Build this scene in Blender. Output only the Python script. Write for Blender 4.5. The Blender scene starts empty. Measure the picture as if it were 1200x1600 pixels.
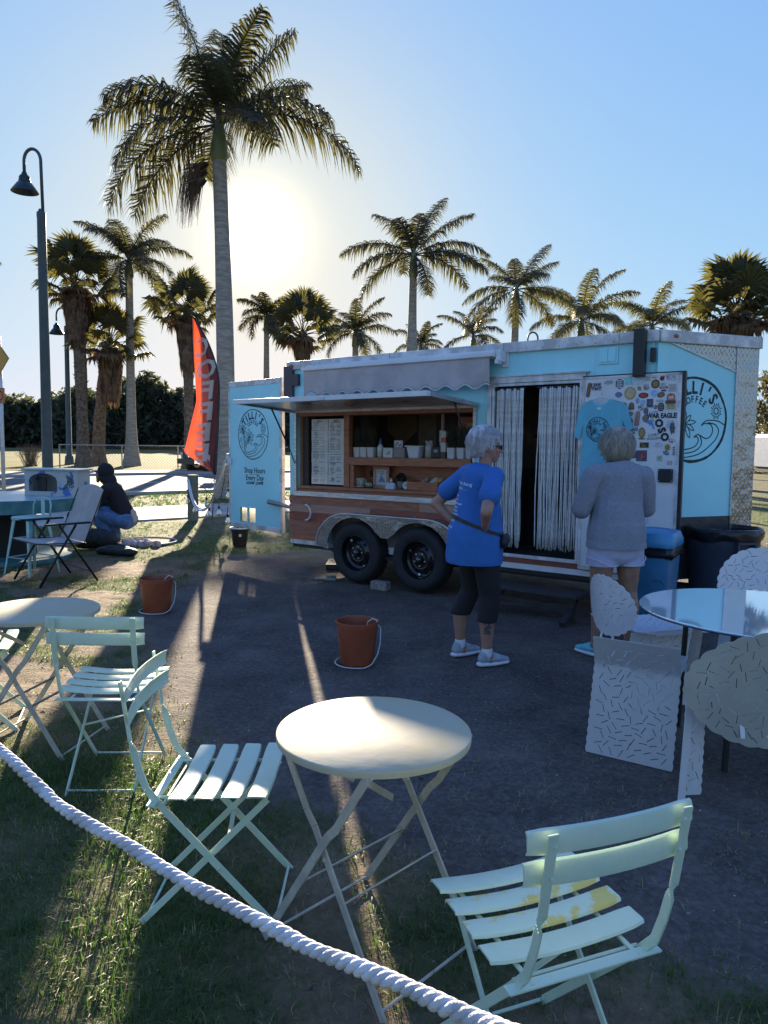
import bpy, bmesh, math, random
import numpy as np
from mathutils import Vector, Matrix, noise
from mathutils.geometry import delaunay_2d_cdt
from mathutils.bvhtree import BVHTree

R = math.radians
S = bpy.context.scene
C = S.collection
random.seed(7)

# ------------------------------------------------------------------ camera
PITCH, ROLL = R(5.319), R(0.944)
CAM_H = 1.604
cd = bpy.data.cameras.new('camera')
cam = bpy.data.objects.new('camera', cd); C.objects.link(cam)
right = Vector((1, 0, 0)); up0 = Vector((0, math.sin(PITCH), math.cos(PITCH))); fwd = Vector((0, math.cos(PITCH), -math.sin(PITCH)))
rt = right * math.cos(ROLL) + up0 * math.sin(ROLL) * 1.0
up = up0 * math.cos(ROLL) - right * math.sin(ROLL)
cam.matrix_world = Matrix(((rt.x, up.x, -fwd.x, 0), (rt.y, up.y, -fwd.y, 0), (rt.z, up.z, -fwd.z, CAM_H), (0, 0, 0, 1)))
cd.sensor_fit = 'VERTICAL'; cd.sensor_height = 36; cd.lens = 36 * 1155 / 1600
cd.clip_start = 0.05; cd.clip_end = 3000
S.camera = cam

# ------------------------------------------------------------------ sky, sun, exposure
SUN_AZ, SUN_EL = R(-9.87), R(15.0)       # azimuth from +Y towards +X
sd = Vector((math.sin(SUN_AZ) * math.cos(SUN_EL), math.cos(SUN_AZ) * math.cos(SUN_EL), math.sin(SUN_EL)))
W = bpy.data.worlds.new('World'); S.world = W; W.use_nodes = True
nt = W.node_tree; nt.nodes.clear()
sky = nt.nodes.new('ShaderNodeTexSky'); sky.sky_type = 'NISHITA'; sky.sun_disc = False
sky.sun_elevation = SUN_EL; sky.sun_rotation = SUN_AZ
sky.altitude = 0; sky.air_density = 1.0; sky.dust_density = 0.25; sky.ozone_density = 2.6
bg = nt.nodes.new('ShaderNodeBackground'); bg.inputs[1].default_value = 0.15
wo = nt.nodes.new('ShaderNodeOutputWorld')
tc = nt.nodes.new('ShaderNodeTexCoord')
# the sun itself and its aureole, as a function of the direction only
dot = nt.nodes.new('ShaderNodeVectorMath'); dot.operation = 'DOT_PRODUCT'
nrm = nt.nodes.new('ShaderNodeVectorMath'); nrm.operation = 'NORMALIZE'
nt.links.new(tc.outputs['Generated'], nrm.inputs[0]); nt.links.new(nrm.outputs[0], dot.inputs[0]); dot.inputs[1].default_value = sd
clampd = nt.nodes.new('ShaderNodeMath'); clampd.operation = 'MAXIMUM'; clampd.inputs[1].default_value = 0
nt.links.new(dot.outputs['Value'], clampd.inputs[0])
# the photograph's soft tone range: one response curve for the whole sky
sep = nt.nodes.new('ShaderNodeSeparateColor'); cmb = nt.nodes.new('ShaderNodeCombineColor'); nt.links.new(sky.outputs[0], sep.inputs[0])
for i, (k_, g_) in enumerate(((.137, .57), (.194, .55), (.300, .20))):
    m0 = nt.nodes.new('ShaderNodeMath'); m0.operation = 'MULTIPLY'; m0.inputs[1].default_value = .15
    m1 = nt.nodes.new('ShaderNodeMath'); m1.operation = 'POWER'; m1.inputs[1].default_value = g_
    m2 = nt.nodes.new('ShaderNodeMath'); m2.operation = 'MULTIPLY'; m2.inputs[1].default_value = k_ / .15
    nt.links.new(sep.outputs[i], m0.inputs[0]); nt.links.new(m0.outputs[0], m1.inputs[0]); nt.links.new(m1.outputs[0], m2.inputs[0])
    sq = nt.nodes.new('ShaderNodeMath'); sq.operation = 'POWER'; sq.inputs[1].default_value = 3      # soft shoulder: x / (1 + (x/w)^3)^(1/3)
    dv = nt.nodes.new('ShaderNodeMath'); dv.operation = 'DIVIDE'; dv.inputs[1].default_value = (1.36, 1.25, 1.42)[i]
    pl = nt.nodes.new('ShaderNodeMath'); pl.operation = 'ADD'; pl.inputs[1].default_value = 1
    rt3 = nt.nodes.new('ShaderNodeMath'); rt3.operation = 'POWER'; rt3.inputs[1].default_value = 1 / 3
    fin = nt.nodes.new('ShaderNodeMath'); fin.operation = 'DIVIDE'
    nt.links.new(m2.outputs[0], dv.inputs[0]); nt.links.new(dv.outputs[0], sq.inputs[0]); nt.links.new(sq.outputs[0], pl.inputs[0]); nt.links.new(pl.outputs[0], rt3.inputs[0])
    nt.links.new(m2.outputs[0], fin.inputs[0]); nt.links.new(rt3.outputs[0], fin.inputs[1]); nt.links.new(fin.outputs[0], cmb.inputs[i])
last = cmb.outputs[0]
for power, col in ((4200, (40, 37, 30)), (700, (1.3, 1.1, .7)), (38, (.30, .12, -.22))):
    pw = nt.nodes.new('ShaderNodeMath'); pw.operation = 'POWER'; pw.inputs[1].default_value = power
    nt.links.new(clampd.outputs[0], pw.inputs[0])
    sc = nt.nodes.new('ShaderNodeVectorMath'); sc.operation = 'SCALE'; sc.inputs[0].default_value = col
    nt.links.new(pw.outputs[0], sc.inputs['Scale'])
    ad = nt.nodes.new('ShaderNodeVectorMath'); ad.operation = 'ADD'
    nt.links.new(last, ad.inputs[0]); nt.links.new(sc.outputs[0], ad.inputs[1]); last = ad.outputs[0]
nt.links.new(last, bg.inputs[0]); nt.links.new(bg.outputs[0], wo.inputs[0])
sl = bpy.data.lights.new('sun', 'SUN'); sl.energy = 4.2; sl.angle = R(0.53); sl.color = (1.0, 0.84, 0.62)
so = bpy.data.objects.new('sun', sl); C.objects.link(so)
so.rotation_mode = 'QUATERNION'; so.rotation_quaternion = sd.to_track_quat('Z', 'Y')
S.view_settings.view_transform = 'Standard'; S.view_settings.look = 'None'
S.view_settings.exposure = 2.3; S.view_settings.gamma = 1; S.view_settings.use_curve_mapping = False
S.cycles.max_bounces = 8; S.cycles.transparent_max_bounces = 12

# ------------------------------------------------------------------ materials
MATS = {}
def M(name, col, rough=.6, metal=0, var=0, scale=6, bump=0, bscale=60, spec=.5, transl=0, col2=None, sheen=0, coat=0, alpha=None, cov=(.42, .62), stretch=None):
    if name in MATS: return MATS[name]
    m = bpy.data.materials.new(name); m.use_nodes = True; n = m.node_tree
    p = n.nodes['Principled BSDF']
    p.inputs['Base Color'].default_value = (*col, 1); p.inputs['Roughness'].default_value = rough
    p.inputs['Metallic'].default_value = metal; p.inputs['Specular IOR Level'].default_value = spec
    if sheen: p.inputs['Sheen Weight'].default_value = sheen
    if coat: p.inputs['Coat Weight'].default_value = coat
    t = n.nodes.new('ShaderNodeTexCoord'); vec = t.outputs['Object']
    if stretch:
        mp = n.nodes.new('ShaderNodeMapping'); mp.inputs['Scale'].default_value = stretch
        n.links.new(vec, mp.inputs[0]); vec = mp.outputs[0]
    if var or col2:
        nz = n.nodes.new('ShaderNodeTexNoise'); nz.inputs['Scale'].default_value = scale; nz.inputs['Detail'].default_value = 6; nz.inputs['Roughness'].default_value = .62
        n.links.new(vec, nz.inputs['Vector'])
        cr = n.nodes.new('ShaderNodeValToRGB'); cr.color_ramp.elements[0].position = cov[0]; cr.color_ramp.elements[1].position = cov[1]
        a = col if col2 else tuple(min(1, c * (1 - var)) for c in col); b = col2 if col2 else tuple(min(1, c * (1 + var)) for c in col)
        cr.color_ramp.elements[0].color = (*a, 1); cr.color_ramp.elements[1].color = (*b, 1)
        n.links.new(nz.outputs['Fac'], cr.inputs[0]); n.links.new(cr.outputs[0], p.inputs['Base Color'])
        # a little roughness variation goes with it
        mr = n.nodes.new('ShaderNodeMapRange'); mr.inputs[3].default_value = max(.03, rough - .08); mr.inputs[4].default_value = min(1, rough + .1)
        n.links.new(nz.outputs['Fac'], mr.inputs[0]); n.links.new(mr.outputs[0], p.inputs['Roughness'])
    if bump:
        nb = n.nodes.new('ShaderNodeTexNoise'); nb.inputs['Scale'].default_value = bscale; nb.inputs['Detail'].default_value = 5
        n.links.new(vec, nb.inputs['Vector'])
        bp = n.nodes.new('ShaderNodeBump'); bp.inputs['Strength'].default_value = bump; bp.inputs['Distance'].default_value = .01
        n.links.new(nb.outputs['Fac'], bp.inputs['Height']); n.links.new(bp.outputs[0], p.inputs['Normal'])
    if transl:
        tr = n.nodes.new('ShaderNodeBsdfTranslucent'); mx = n.nodes.new('ShaderNodeMixShader'); mx.inputs[0].default_value = transl
        tr.inputs[0].default_value = (min(1, col[0] * 2.2), min(1, col[1] * 2.2), min(1, col[2] * 1.4), 1)
        o = n.nodes['Material Output']; n.links.new(p.outputs[0], mx.inputs[1]); n.links.new(tr.outputs[0], mx.inputs[2]); n.links.new(mx.outputs[0], o.inputs[0])
    if alpha is not None: p.inputs['Alpha'].default_value = alpha
    MATS[name] = m; return m

def diamond(name, col, rough, sc=26):
    m = M(name, col, rough, .85); n = m.node_tree; p = n.nodes['Principled BSDF']
    t = n.nodes.new('ShaderNodeTexCoord'); sx = n.nodes.new('ShaderNodeSeparateXYZ'); n.links.new(t.outputs['Object'], sx.inputs[0])
    def mth(op, a, b=None):
        k = n.nodes.new('ShaderNodeMath'); k.operation = op
        for i, v in enumerate((a, b)):
            if v is None: continue
            if isinstance(v, (int, float)): k.inputs[i].default_value = v
            else: n.links.new(v, k.inputs[i])
        return k.outputs[0]
    u = mth('ADD', sx.outputs[0], sx.outputs[1])
    a = mth('MULTIPLY', mth('ADD', u, sx.outputs[2]), sc); b = mth('MULTIPLY', mth('SUBTRACT', u, sx.outputs[2]), sc)
    chk = mth('MODULO', mth('ADD', mth('FLOOR', a), mth('FLOOR', b)), 2.0)
    chk = mth('ABSOLUTE', chk)
    def bar(p_, q_):
        f1 = mth('ABSOLUTE', mth('SUBTRACT', mth('FRACT', p_), .5)); f2 = mth('ABSOLUTE', mth('SUBTRACT', mth('FRACT', q_), .5))
        return mth('MAXIMUM', mth('SUBTRACT', 1.0, mth('ADD', mth('MULTIPLY', f1, 2.2), mth('MULTIPLY', f2, 4.6))), 0.0)
    h = mth('ADD', mth('MULTIPLY', chk, bar(a, b)), mth('MULTIPLY', mth('SUBTRACT', 1.0, chk), bar(b, a)))
    bp = n.nodes.new('ShaderNodeBump'); bp.inputs['Strength'].default_value = 1; bp.inputs['Distance'].default_value = .006
    dn_ = n.nodes.new('ShaderNodeTexNoise'); dn_.inputs['Scale'].default_value = 5; dn_.inputs['Detail'].default_value = 3; n.links.new(t.outputs['Object'], dn_.inputs['Vector'])
    b0 = n.nodes.new('ShaderNodeBump'); b0.inputs['Strength'].default_value = .6; b0.inputs['Distance'].default_value = .03; n.links.new(dn_.outputs['Fac'], b0.inputs['Height']); n.links.new(b0.outputs[0], bp.inputs['Normal'])
    cm_ = n.nodes.new('ShaderNodeMixRGB'); n.links.new(h, cm_.inputs[0]); cm_.inputs[1].default_value = (*[c * .55 for c in col], 1); cm_.inputs[2].default_value = (*[min(1, c * 1.5) for c in col], 1); n.links.new(cm_.outputs[0], p.inputs['Base Color'])
    n.links.new(h, bp.inputs['Height']); n.links.new(bp.outputs[0], p.inputs['Normal'])
    return m

# ------------------------------------------------------------------ mesh helpers
class MB:
    def __init__(s): s.v = []; s.f = []
    def add(s, vs, fs, T=None):
        o = len(s.v)
        if T is not None: vs = [T @ Vector(v) for v in vs]
        s.v += [tuple(v) for v in vs]; s.f += [tuple(i + o for i in f) for f in fs]; return s
    def box(s, c, d, rz=0, T=None, bev=0):
        x, y, z = (a / 2 for a in d)
        if bev:
            b = min(bev, x * .9, y * .9, z * .9); vs = []
            bm = bmesh.new(); bmesh.ops.create_cube(bm, size=1)
            for v in bm.verts: v.co = Vector((v.co.x * 2 * x, v.co.y * 2 * y, v.co.z * 2 * z))
            bmesh.ops.bevel(bm, geom=bm.edges[:], offset=b, segments=2, affect='EDGES', profile=.6)
            bm.verts.index_update(); vs = [v.co.copy() for v in bm.verts]; fs = [[q.index for q in f.verts] for f in bm.faces]; bm.free()
        else:
            vs = [Vector(v) for v in ((-x, -y, -z), (x, -y, -z), (x, y, -z), (-x, y, -z), (-x, -y, z), (x, -y, z), (x, y, z), (-x, y, z))]
            fs = [(0, 3, 2, 1), (4, 5, 6, 7), (0, 1, 5, 4), (1, 2, 6, 5), (2, 3, 7, 6), (3, 0, 4, 7)]
        m = Matrix.Translation(c) @ Matrix.Rotation(rz, 4, 'Z')
        if T is not None: m = T @ m
        return s.add(vs, fs, m)
    def b2(s, p, q, T=None, bev=0):
        return s.box([(a + b) / 2 for a, b in zip(p, q)], [abs(a - b) for a, b in zip(p, q)], T=T, bev=bev)
    def bar(s, p, q, w, h, upv=(0, 0, 1), T=None, bev=0):
        p = Vector(p); q = Vector(q); d = (q - p); L = d.length; d.normalize(); u = Vector(upv)
        x = u.cross(d)
        if x.length < 1e-4: x = Vector((1, 0, 0)).cross(d)
        x.normalize(); u = d.cross(x)
        m = Matrix(((x.x, d.x, u.x, (p.x + q.x) / 2), (x.y, d.y, u.y, (p.y + q.y) / 2), (x.z, d.z, u.z, (p.z + q.z) / 2), (0, 0, 0, 1)))
        if T is not None: m = T @ m
        return s.box((0, 0, 0), (w, L, h), T=m, bev=bev)
    def tube(s, pts, r, n=8, T=None, caps=True, closed=False):
        pts = [Vector(p) for p in pts]; k = len(pts)
        rs = r if isinstance(r, (list, tuple)) else [r] * k
        vs = []; fs = []; prev = None
        for i, p in enumerate(pts):
            a = pts[(i - 1) % k] if (closed or i) else p; b = pts[(i + 1) % k] if (closed or i < k - 1) else p
            d = (b - a).normalized()
            if prev is None:
                x = d.orthogonal().normalized()
            else:
                x = prev - d * prev.dot(d)
                x = x.normalized() if x.length > 1e-5 else d.orthogonal().normalized()
            prev = x; y = d.cross(x)
            for j in range(n):
                t = 2 * math.pi * j / n; vs.append(p + (x * math.cos(t) + y * math.sin(t)) * rs[i])
        for i in range(k if closed else k - 1):
            i2 = (i + 1) % k
            for j in range(n):
                j2 = (j + 1) % n; fs.append((i * n + j, i * n + j2, i2 * n + j2, i2 * n + j))
        if caps and not closed:
            fs.append(tuple(range(n - 1, -1, -1))); fs.append(tuple((k - 1) * n + j for j in range(n)))
        return s.add(vs, fs, T)
    def lathe(s, prof, n=24, T=None, caps=False):
        vs = []; fs = []
        for r, z in prof:
            for j in range(n):
                t = 2 * math.pi * j / n; vs.append(Vector((r * math.cos(t), r * math.sin(t), z)))
        for i in range(len(prof) - 1):
            for j in range(n):
                j2 = (j + 1) % n; fs.append((i * n + j, i * n + j2, (i + 1) * n + j2, (i + 1) * n + j))
        if caps:
            fs.append(tuple(range(n - 1, -1, -1))); fs.append(tuple((len(prof) - 1) * n + j for j in range(n)))
        return s.add(vs, fs, T)
    def prism(s, poly, z0, z1, T=None):
        k = len(poly); vs = [Vector((x, y, z0)) for x, y in poly] + [Vector((x, y, z1)) for x, y in poly]
        fs = [tuple(range(k - 1, -1, -1)), tuple(range(k, 2 * k))] + [(i, (i + 1) % k, k + (i + 1) % k, k + i) for i in range(k)]
        return s.add(vs, fs, T)
    def ball(s, c, r, n=10, T=None):
        rr = r if isinstance(r, (tuple, list)) else (r, r, r); vs = []; fs = []; m = n // 2
        for i in range(m + 1):
            a = math.pi * i / m
            for j in range(n):
                b = 2 * math.pi * j / n; vs.append(Vector((c[0] + rr[0] * math.sin(a) * math.cos(b), c[1] + rr[1] * math.sin(a) * math.sin(b), c[2] + rr[2] * math.cos(a))))
        for i in range(m):
            for j in range(n):
                j2 = (j + 1) % n; fs.append((i * n + j, (i + 1) * n + j, (i + 1) * n + j2, i * n + j2))
        return s.add(vs, fs, T)
    def strip(s, pts, w, T=None, z=0, closed=False):      # 2-D ribbon in the xy plane
        k = len(pts); ws = w if isinstance(w, (list, tuple)) else [w] * k; vs = []; fs = []
        for i, p in enumerate(pts):
            a = pts[(i - 1) % k] if (closed or i) else p; b = pts[(i + 1) % k] if (closed or i < k - 1) else p
            dx, dy = b[0] - a[0], b[1] - a[1]; L = math.hypot(dx, dy) or 1; nx, ny = -dy / L, dx / L; h = ws[i] / 2
            vs += [Vector((p[0] + nx * h, p[1] + ny * h, z)), Vector((p[0] - nx * h, p[1] - ny * h, z))]
        for i in range(k if closed else k - 1):
            j = (i + 1) % k; fs.append((2 * i, 2 * i + 1, 2 * j + 1, 2 * j))
        return s.add(vs, fs, T)
    def mesh(s, name):
        me = bpy.data.meshes.new(name); me.from_pydata(s.v, [], s.f); me.update(); return me
    def build(s, name, mat, parent=None, smooth=False, angle=None, label=None, kind=None):
        return mk(name, s.mesh(name), mat, parent, smooth, angle, label, kind)

def mk(name, me, mat, parent=None, smooth=False, angle=None, label=None, kind=None):
    if mat is not None and not me.materials: me.materials.append(mat)
    if smooth:
        me.polygons.foreach_set('use_smooth', [True] * len(me.polygons))
        if angle is not None:
            try: me.set_sharp_from_angle(angle=R(angle))
            except Exception: pass
    o = bpy.data.objects.new(name, me); C.objects.link(o)
    if parent is not None: o.parent = parent
    if label: o['label'] = label
    if kind: o['kind'] = kind
    return o
def thing(name, label, cat, loc=(0, 0, 0), rz=0, group=None, rot=None):
    o = bpy.data.objects.new(name, None); C.objects.link(o); o.empty_display_size = .1
    o.location = loc; o.rotation_euler = rot if rot else (0, 0, rz)
    o['label'] = label; o['category'] = cat
    if group: o['group'] = group
    return o
def tag(o, label, cat, group=None):
    o['label'] = label; o['category'] = cat
    if group: o['group'] = group
    return o
def copy_thing(root, loc, rz, label, group=None):
    r = root.copy(); C.objects.link(r); r.location = loc; r.rotation_euler = (0, 0, rz); r['label'] = label
    if group: r['group'] = group
    for ch in list(root.children):
        c = ch.copy(); C.objects.link(c); c.parent = r
        for g in list(ch.children):
            d = g.copy(); C.objects.link(d); d.parent = c
    return r
def plane(o, x, y):                                       # matrix: local xy plane laid at o along x and y
    x = Vector(x).normalized(); y = Vector(y).normalized(); z = x.cross(y); o = Vector(o)
    return Matrix(((x.x, y.x, z.x, o.x), (x.y, y.y, z.y, o.y), (x.z, y.z, z.z, o.z), (0, 0, 0, 1)))
_tc = {}
def text_geo(s, bold=0.0, shear=0.0):
    key = (s, bold, shear)
    if key in _tc: return _tc[key]
    cu = bpy.data.curves.new('t', 'FONT'); cu.body = s; cu.size = 1; cu.offset = bold; cu.shear = shear; cu.resolution_u = 2
    cu.align_x = 'CENTER'; cu.align_y = 'CENTER'
    ob = bpy.data.objects.new('t', cu); C.objects.link(ob)
    dg = bpy.context.evaluated_depsgraph_get(); me = bpy.data.meshes.new_from_object(ob.evaluated_get(dg))
    r = ([v.co.copy() for v in me.vertices], [tuple(p.vertices) for p in me.polygons])
    bpy.data.objects.remove(ob); bpy.data.curves.remove(cu); bpy.data.meshes.remove(me)
    _tc[key] = r; return r
def text(mb, s, cx, cy, size, T, rot=0, bold=.01, z=0, sx=1, shear=0):
    v, f = text_geo(s, bold, shear)
    m = T @ Matrix.Translation((cx, cy, z)) @ Matrix.Rotation(rot, 4, 'Z') @ Matrix.Diagonal((size * sx, size, 1, 1))
    mb.add(v, f, m)
def text_width(s, bold=.01):
    v, f = text_geo(s, bold); xs = [q.x for q in v]; return (max(xs) - min(xs)) if xs else .3
def arc_text(mb, s, r, size, a0, a1, T, bold=.02, z=0, sx=1):
    for i, ch in enumerate(s):
        a = a0 + (a1 - a0) * i / (len(s) - 1)
        if ch == ' ': continue
        text(mb, ch, r * math.cos(a), r * math.sin(a), size, T, rot=a - math.pi / 2, bold=bold, z=z, sx=sx)
def poly_mesh(outline, holes=(), step=.05, fn=None):       # triangulated sheet with holes; fn maps (u, v) to 3-D
    pts = [Vector(p) for p in outline]; edges = [(i, (i + 1) % len(outline)) for i in range(len(outline))]
    for h in holes:
        o = len(pts); pts += [Vector(p) for p in h]; edges += [(o + i, o + (i + 1) % len(h)) for i in range(len(h))]
    xs = [p[0] for p in outline]; ys = [p[1] for p in outline]
    x = min(xs) + step / 2
    while x < max(xs):
        y = min(ys) + step / 2
        while y < max(ys):
            pts.append(Vector((x, y))); y += step
        x += step
    r = delaunay_2d_cdt(pts, edges, [], 0, 1e-6); V, F = r[0], r[2]
    O = np.array(outline, float)
    def inside(P, Q):
        x, y = P[:, 0], P[:, 1]; c = np.zeros(len(P), bool); j = len(Q) - 1
        for i in range(len(Q)):
            xi, yi = Q[i]; xj, yj = Q[j]
            if yi != yj:
                c ^= ((yi > y) != (yj > y)) & (x < (xj - xi) * (y - yi) / (yj - yi) + xi)
            j = i
        return c
    VA = np.array([(v.x, v.y) for v in V]); FA = [f for f in F if len(f) == 3]
    cen = np.array([VA[list(f)].mean(0) for f in FA]); keep = inside(cen, O)
    for h in holes:
        H = np.array(h); lo = H.min(0); hi = H.max(0)
        m = (cen > lo).all(1) & (cen < hi).all(1)
        if m.any(): keep[m] &= ~inside(cen[m], H)
    fs = [tuple(f) for f, k in zip(FA, keep) if k]
    used = sorted({i for f in fs for i in f}); mp = {i: k for k, i in enumerate(used)}
    vs = [fn(*VA[i]) if fn else (VA[i][0], VA[i][1], 0) for i in used]
    return vs, [tuple(mp[i] for i in f) for f in fs]
def solid(vs, fs, th):                                     # give a sheet its thickness
    me = bpy.data.meshes.new('t'); me.from_pydata([tuple(v) for v in vs], [], fs); me.update()
    ob = bpy.data.objects.new('t', me); C.objects.link(ob)
    md = ob.modifiers.new('s', 'SOLIDIFY'); md.thickness = th; md.offset = 0
    dg = bpy.context.evaluated_depsgraph_get(); r = bpy.data.meshes.new_from_object(ob.evaluated_get(dg))
    bpy.data.objects.remove(ob); bpy.data.meshes.remove(me); return r
# ------------------------------------------------------------------ ground
def nz(x, y, s, k=0): return noise.noise(Vector((x * s + 17.3 * k, y * s - 9.1 * k, k * 3.7)))
YB = [(1.6, 3.0), (2.1, 1.1), (2.35, .75), (2.7, .12), (3.1, -.35), (3.6, -.9), (4.5, -1.35), (6, -1.85), (7.5, -2.2), (9, -2.3), (10, -2.2), (11, -1.2)]
def yard(x, y):                                            # 1 on the trodden dark yard, 0 on the grass
    if y < 1.6: b = 3 + (1.6 - y) * 4
    elif y > 11: return 0.0 if x < 2 + (y - 11) else max(0., 1 - (y - 11) / 2)
    else:
        for (ya, xa), (yb, xb) in zip(YB, YB[1:]):
            if ya <= y <= yb: b = xa + (xb - xa) * (y - ya) / (yb - ya); break
    d = x - b + .35 * nz(x, y, 1.3, 1) + .12 * nz(x, y, 5, 2)
    if x > 4.2: d = min(d, 5.6 - x + .5 * nz(x, y, .8, 3))
    return max(0., min(1., d / .35 + .5))
def cover(x, y):                                           # how much grass grows here
    g = 1 - yard(x, y)
    if -9 < x < 6 and 3.2 < y < 10.6:                      # the worn, patchy dirt left of the yard
        w = min(1, (y - 3.2) / 1.5) * min(1, max(0, 10.6 - y) / 1.2)
        g *= 1 - w * max(0, min(1, .72 - 1.5 * nz(x, y, 1.1, 4) - 1.0 * nz(x, y, 4.3, 5)))
    else:
        g *= max(0, min(1, .85 + 1.2 * nz(x, y, 1.6, 6)))
    return g
def gz(x, y):
    if abs(x) > 14 or y > 16 or y < -3: return 0.0
    f = min(1, (14 - abs(x)) / 3, (16 - y) / 3)
    a = 1 - yard(x, y)
    return f * (.012 * nz(x, y, 1.1, 7) * (1 + a) + a * (.016 * nz(x, y, 5.5, 8) + .010 * nz(x, y, 14, 9)) + (1 - a) * .0025 * nz(x, y, 11, 10)) - .006
def axis(lo, hi, fine, far):
    a = list(np.arange(lo, hi, fine)); s = fine; x = a[0]
    L = []
    while x > -far: s *= 1.22; x -= s; L.append(x)
    s = fine; x = a[-1]; H = []
    while x < far: s *= 1.22; x += s; H.append(x)
    return L[::-1] + a + H
gx = axis(-4.6, 3.0, .045, 1500); gy = axis(.9, 10.5, .05, 1500)
vs = []; cov = []
for y in gy:
    for x in gx:
        vs.append((x, y, gz(x, y))); cov += [yard(x, y), cover(x, y), 0, 1]
nx_ = len(gx); fs = [(j * nx_ + i, j * nx_ + i + 1, (j + 1) * nx_ + i + 1, (j + 1) * nx_ + i) for j in range(len(gy) - 1) for i in range(nx_ - 1)]
gm = bpy.data.meshes.new('ground'); gm.from_pydata(vs, [], fs); gm.update()
ca = gm.color_attributes.new('cover', 'FLOAT_COLOR', 'POINT'); ca.data.foreach_set('color', cov)
def ground_mat():
    m = bpy.data.materials.new('ground'); m.use_nodes = True; n = m.node_tree; p = n.nodes['Principled BSDF']; L = n.links.new
    t = n.nodes.new('ShaderNodeTexCoord'); at = n.nodes.new('ShaderNodeAttribute'); at.attribute_name = 'cover'
    sp = n.nodes.new('ShaderNodeSeparateColor'); L(at.outputs['Color'], sp.inputs[0])
    def noise_(s, d=6, r=.6):
        k = n.nodes.new('ShaderNodeTexNoise'); k.inputs['Scale'].default_value = s; k.inputs['Detail'].default_value = d; k.inputs['Roughness'].default_value = r
        L(t.outputs['Object'], k.inputs['Vector']); return k.outputs['Fac']
    def ramp(f, st):
        k = n.nodes.new('ShaderNodeValToRGB'); e = k.color_ramp.elements
        e[0].position, e[0].color = st[0][0], (*st[0][1], 1); e[1].position, e[1].color = st[-1][0], (*st[-1][1], 1)
        for q, c in st[1:-1]:
            z = e.new(q); z.color = (*c, 1)
        L(f, k.inputs[0]); return k.outputs[0]
    def mix(f, a, b, mode='MIX'):
        k = n.nodes.new('ShaderNodeMixRGB'); k.blend_type = mode
        if isinstance(f, float): k.inputs[0].default_value = f
        else: L(f, k.inputs[0])
        L(a, k.inputs[1]); L(b, k.inputs[2]); return k.outputs[0]
    yardc = mix(.40, ramp(noise_(1.5, 10, .74), [(.34, (.046, .037, .032)), (.5, (.112, .092, .080)), (.66, (.195, .165, .145))]),
                ramp(noise_(38, 4, .7), [(.36, (.045, .038, .036)), (.5, (.115, .098, .090)), (.66, (.22, .195, .175))]))
    peb = ramp(noise_(210, 2, .5), [(.69, (0, 0, 0)), (.75, (1, 1, 1))])
    whitec = n.nodes.new('ShaderNodeRGB'); whitec.outputs[0].default_value = (.36, .34, .31, 1)
    yardc = mix(peb, yardc, whitec.outputs[0])
    dirt = mix(.4, ramp(noise_(2.6, 8, .7), [(.3, (.12, .080, .052)), (.5, (.21, .145, .095)), (.7, (.31, .225, .155))]),
               ramp(noise_(30, 5, .75), [(.32, (.045, .035, .025)), (.5, (.16, .125, .09)), (.7, (.33, .28, .20))]))
    grass = mix(.5, ramp(noise_(.9, 7, .7), [(.3, (.05, .062, .02)), (.5, (.085, .095, .032)), (.7, (.15, .135, .06))]),
                ramp(noise_(24, 5, .8), [(.33, (.02, .028, .008)), (.5, (.08, .095, .03)), (.7, (.19, .18, .08))]))
    c = mix(sp.outputs[1], dirt, grass); c = mix(sp.outputs[0], c, yardc)
    L(c, p.inputs['Base Color']); p.inputs['Roughness'].default_value = .92; p.inputs['Specular IOR Level'].default_value = .22
    b = n.nodes.new('ShaderNodeBump'); b.inputs['Distance'].default_value = .012; b.inputs['Strength'].default_value = .8
    s = n.nodes.new('ShaderNodeMath'); s.operation = 'ADD'; L(noise_(48, 6, .72), s.inputs[0])
    s2 = n.nodes.new('ShaderNodeMath'); s2.operation = 'MULTIPLY'; s2.inputs[1].default_value = 1.4; L(noise_(12, 5, .6), s2.inputs[0]); L(s2.outputs[0], s.inputs[1])
    L(s.outputs[0], b.inputs['Height']); b.inputs['Distance'].default_value = .018; L(b.outputs[0], p.inputs['Normal'])
    return m
mk('ground', gm, ground_mat(), smooth=True, kind='structure')

# strips along the road; n is the distance across it
RD = Vector((.747, .665, 0)).normalized(); RN = Vector((-RD.y, RD.x, 0))
RT = Matrix(((RD.x, RN.x, 0, 0), (RD.y, RN.y, 0, 0), (0, 0, 1, 0), (0, 0, 0, 1)))
asph = M('asphalt', (.15, .145, .14), .85, var=.22, scale=1.4, bump=.5, bscale=70, spec=.2)
conc = M('pale concrete', (.36, .34, .31), .85, var=.15, scale=1.1, bump=.3, bscale=50)
white_paint = M('road paint', (.7, .69, .65), .7, var=.15, scale=9)
def strip_box(name, n0, n1, z0, z1, mat, a0=-90, a1=190, kind='structure'):
    return MB().b2((a0, n0, z0), (a1, n1, z1), T=RT).build(name, mat, kind=kind)
for i in range(22):                                        # the path beside the trailer, poured in bays
    a = -16 + i * 2.2
    o = MB().b2((a, 13.95, -.05), (a + 2.19, 16.6, .028 + .002 * (i % 2)), T=RT, bev=.006).build('slab', conc)
    if i == 0: walk = o; o.name = 'pavement'; o['kind'] = 'structure'
    else: o.parent = walk
strip_box('kerb', 20.6, 20.78, -.05, .09, conc)
strip_box('road', 20.78, 31.8, -.05, .012, asph)
strip_box('far_kerb', 31.8, 31.98, -.05, .12, conc)
strip_box('far_pavement', 31.98, 35.2, -.05, .10, M('worn concrete', (.33, .31, .28), .9, var=.2, scale=.6))
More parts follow.
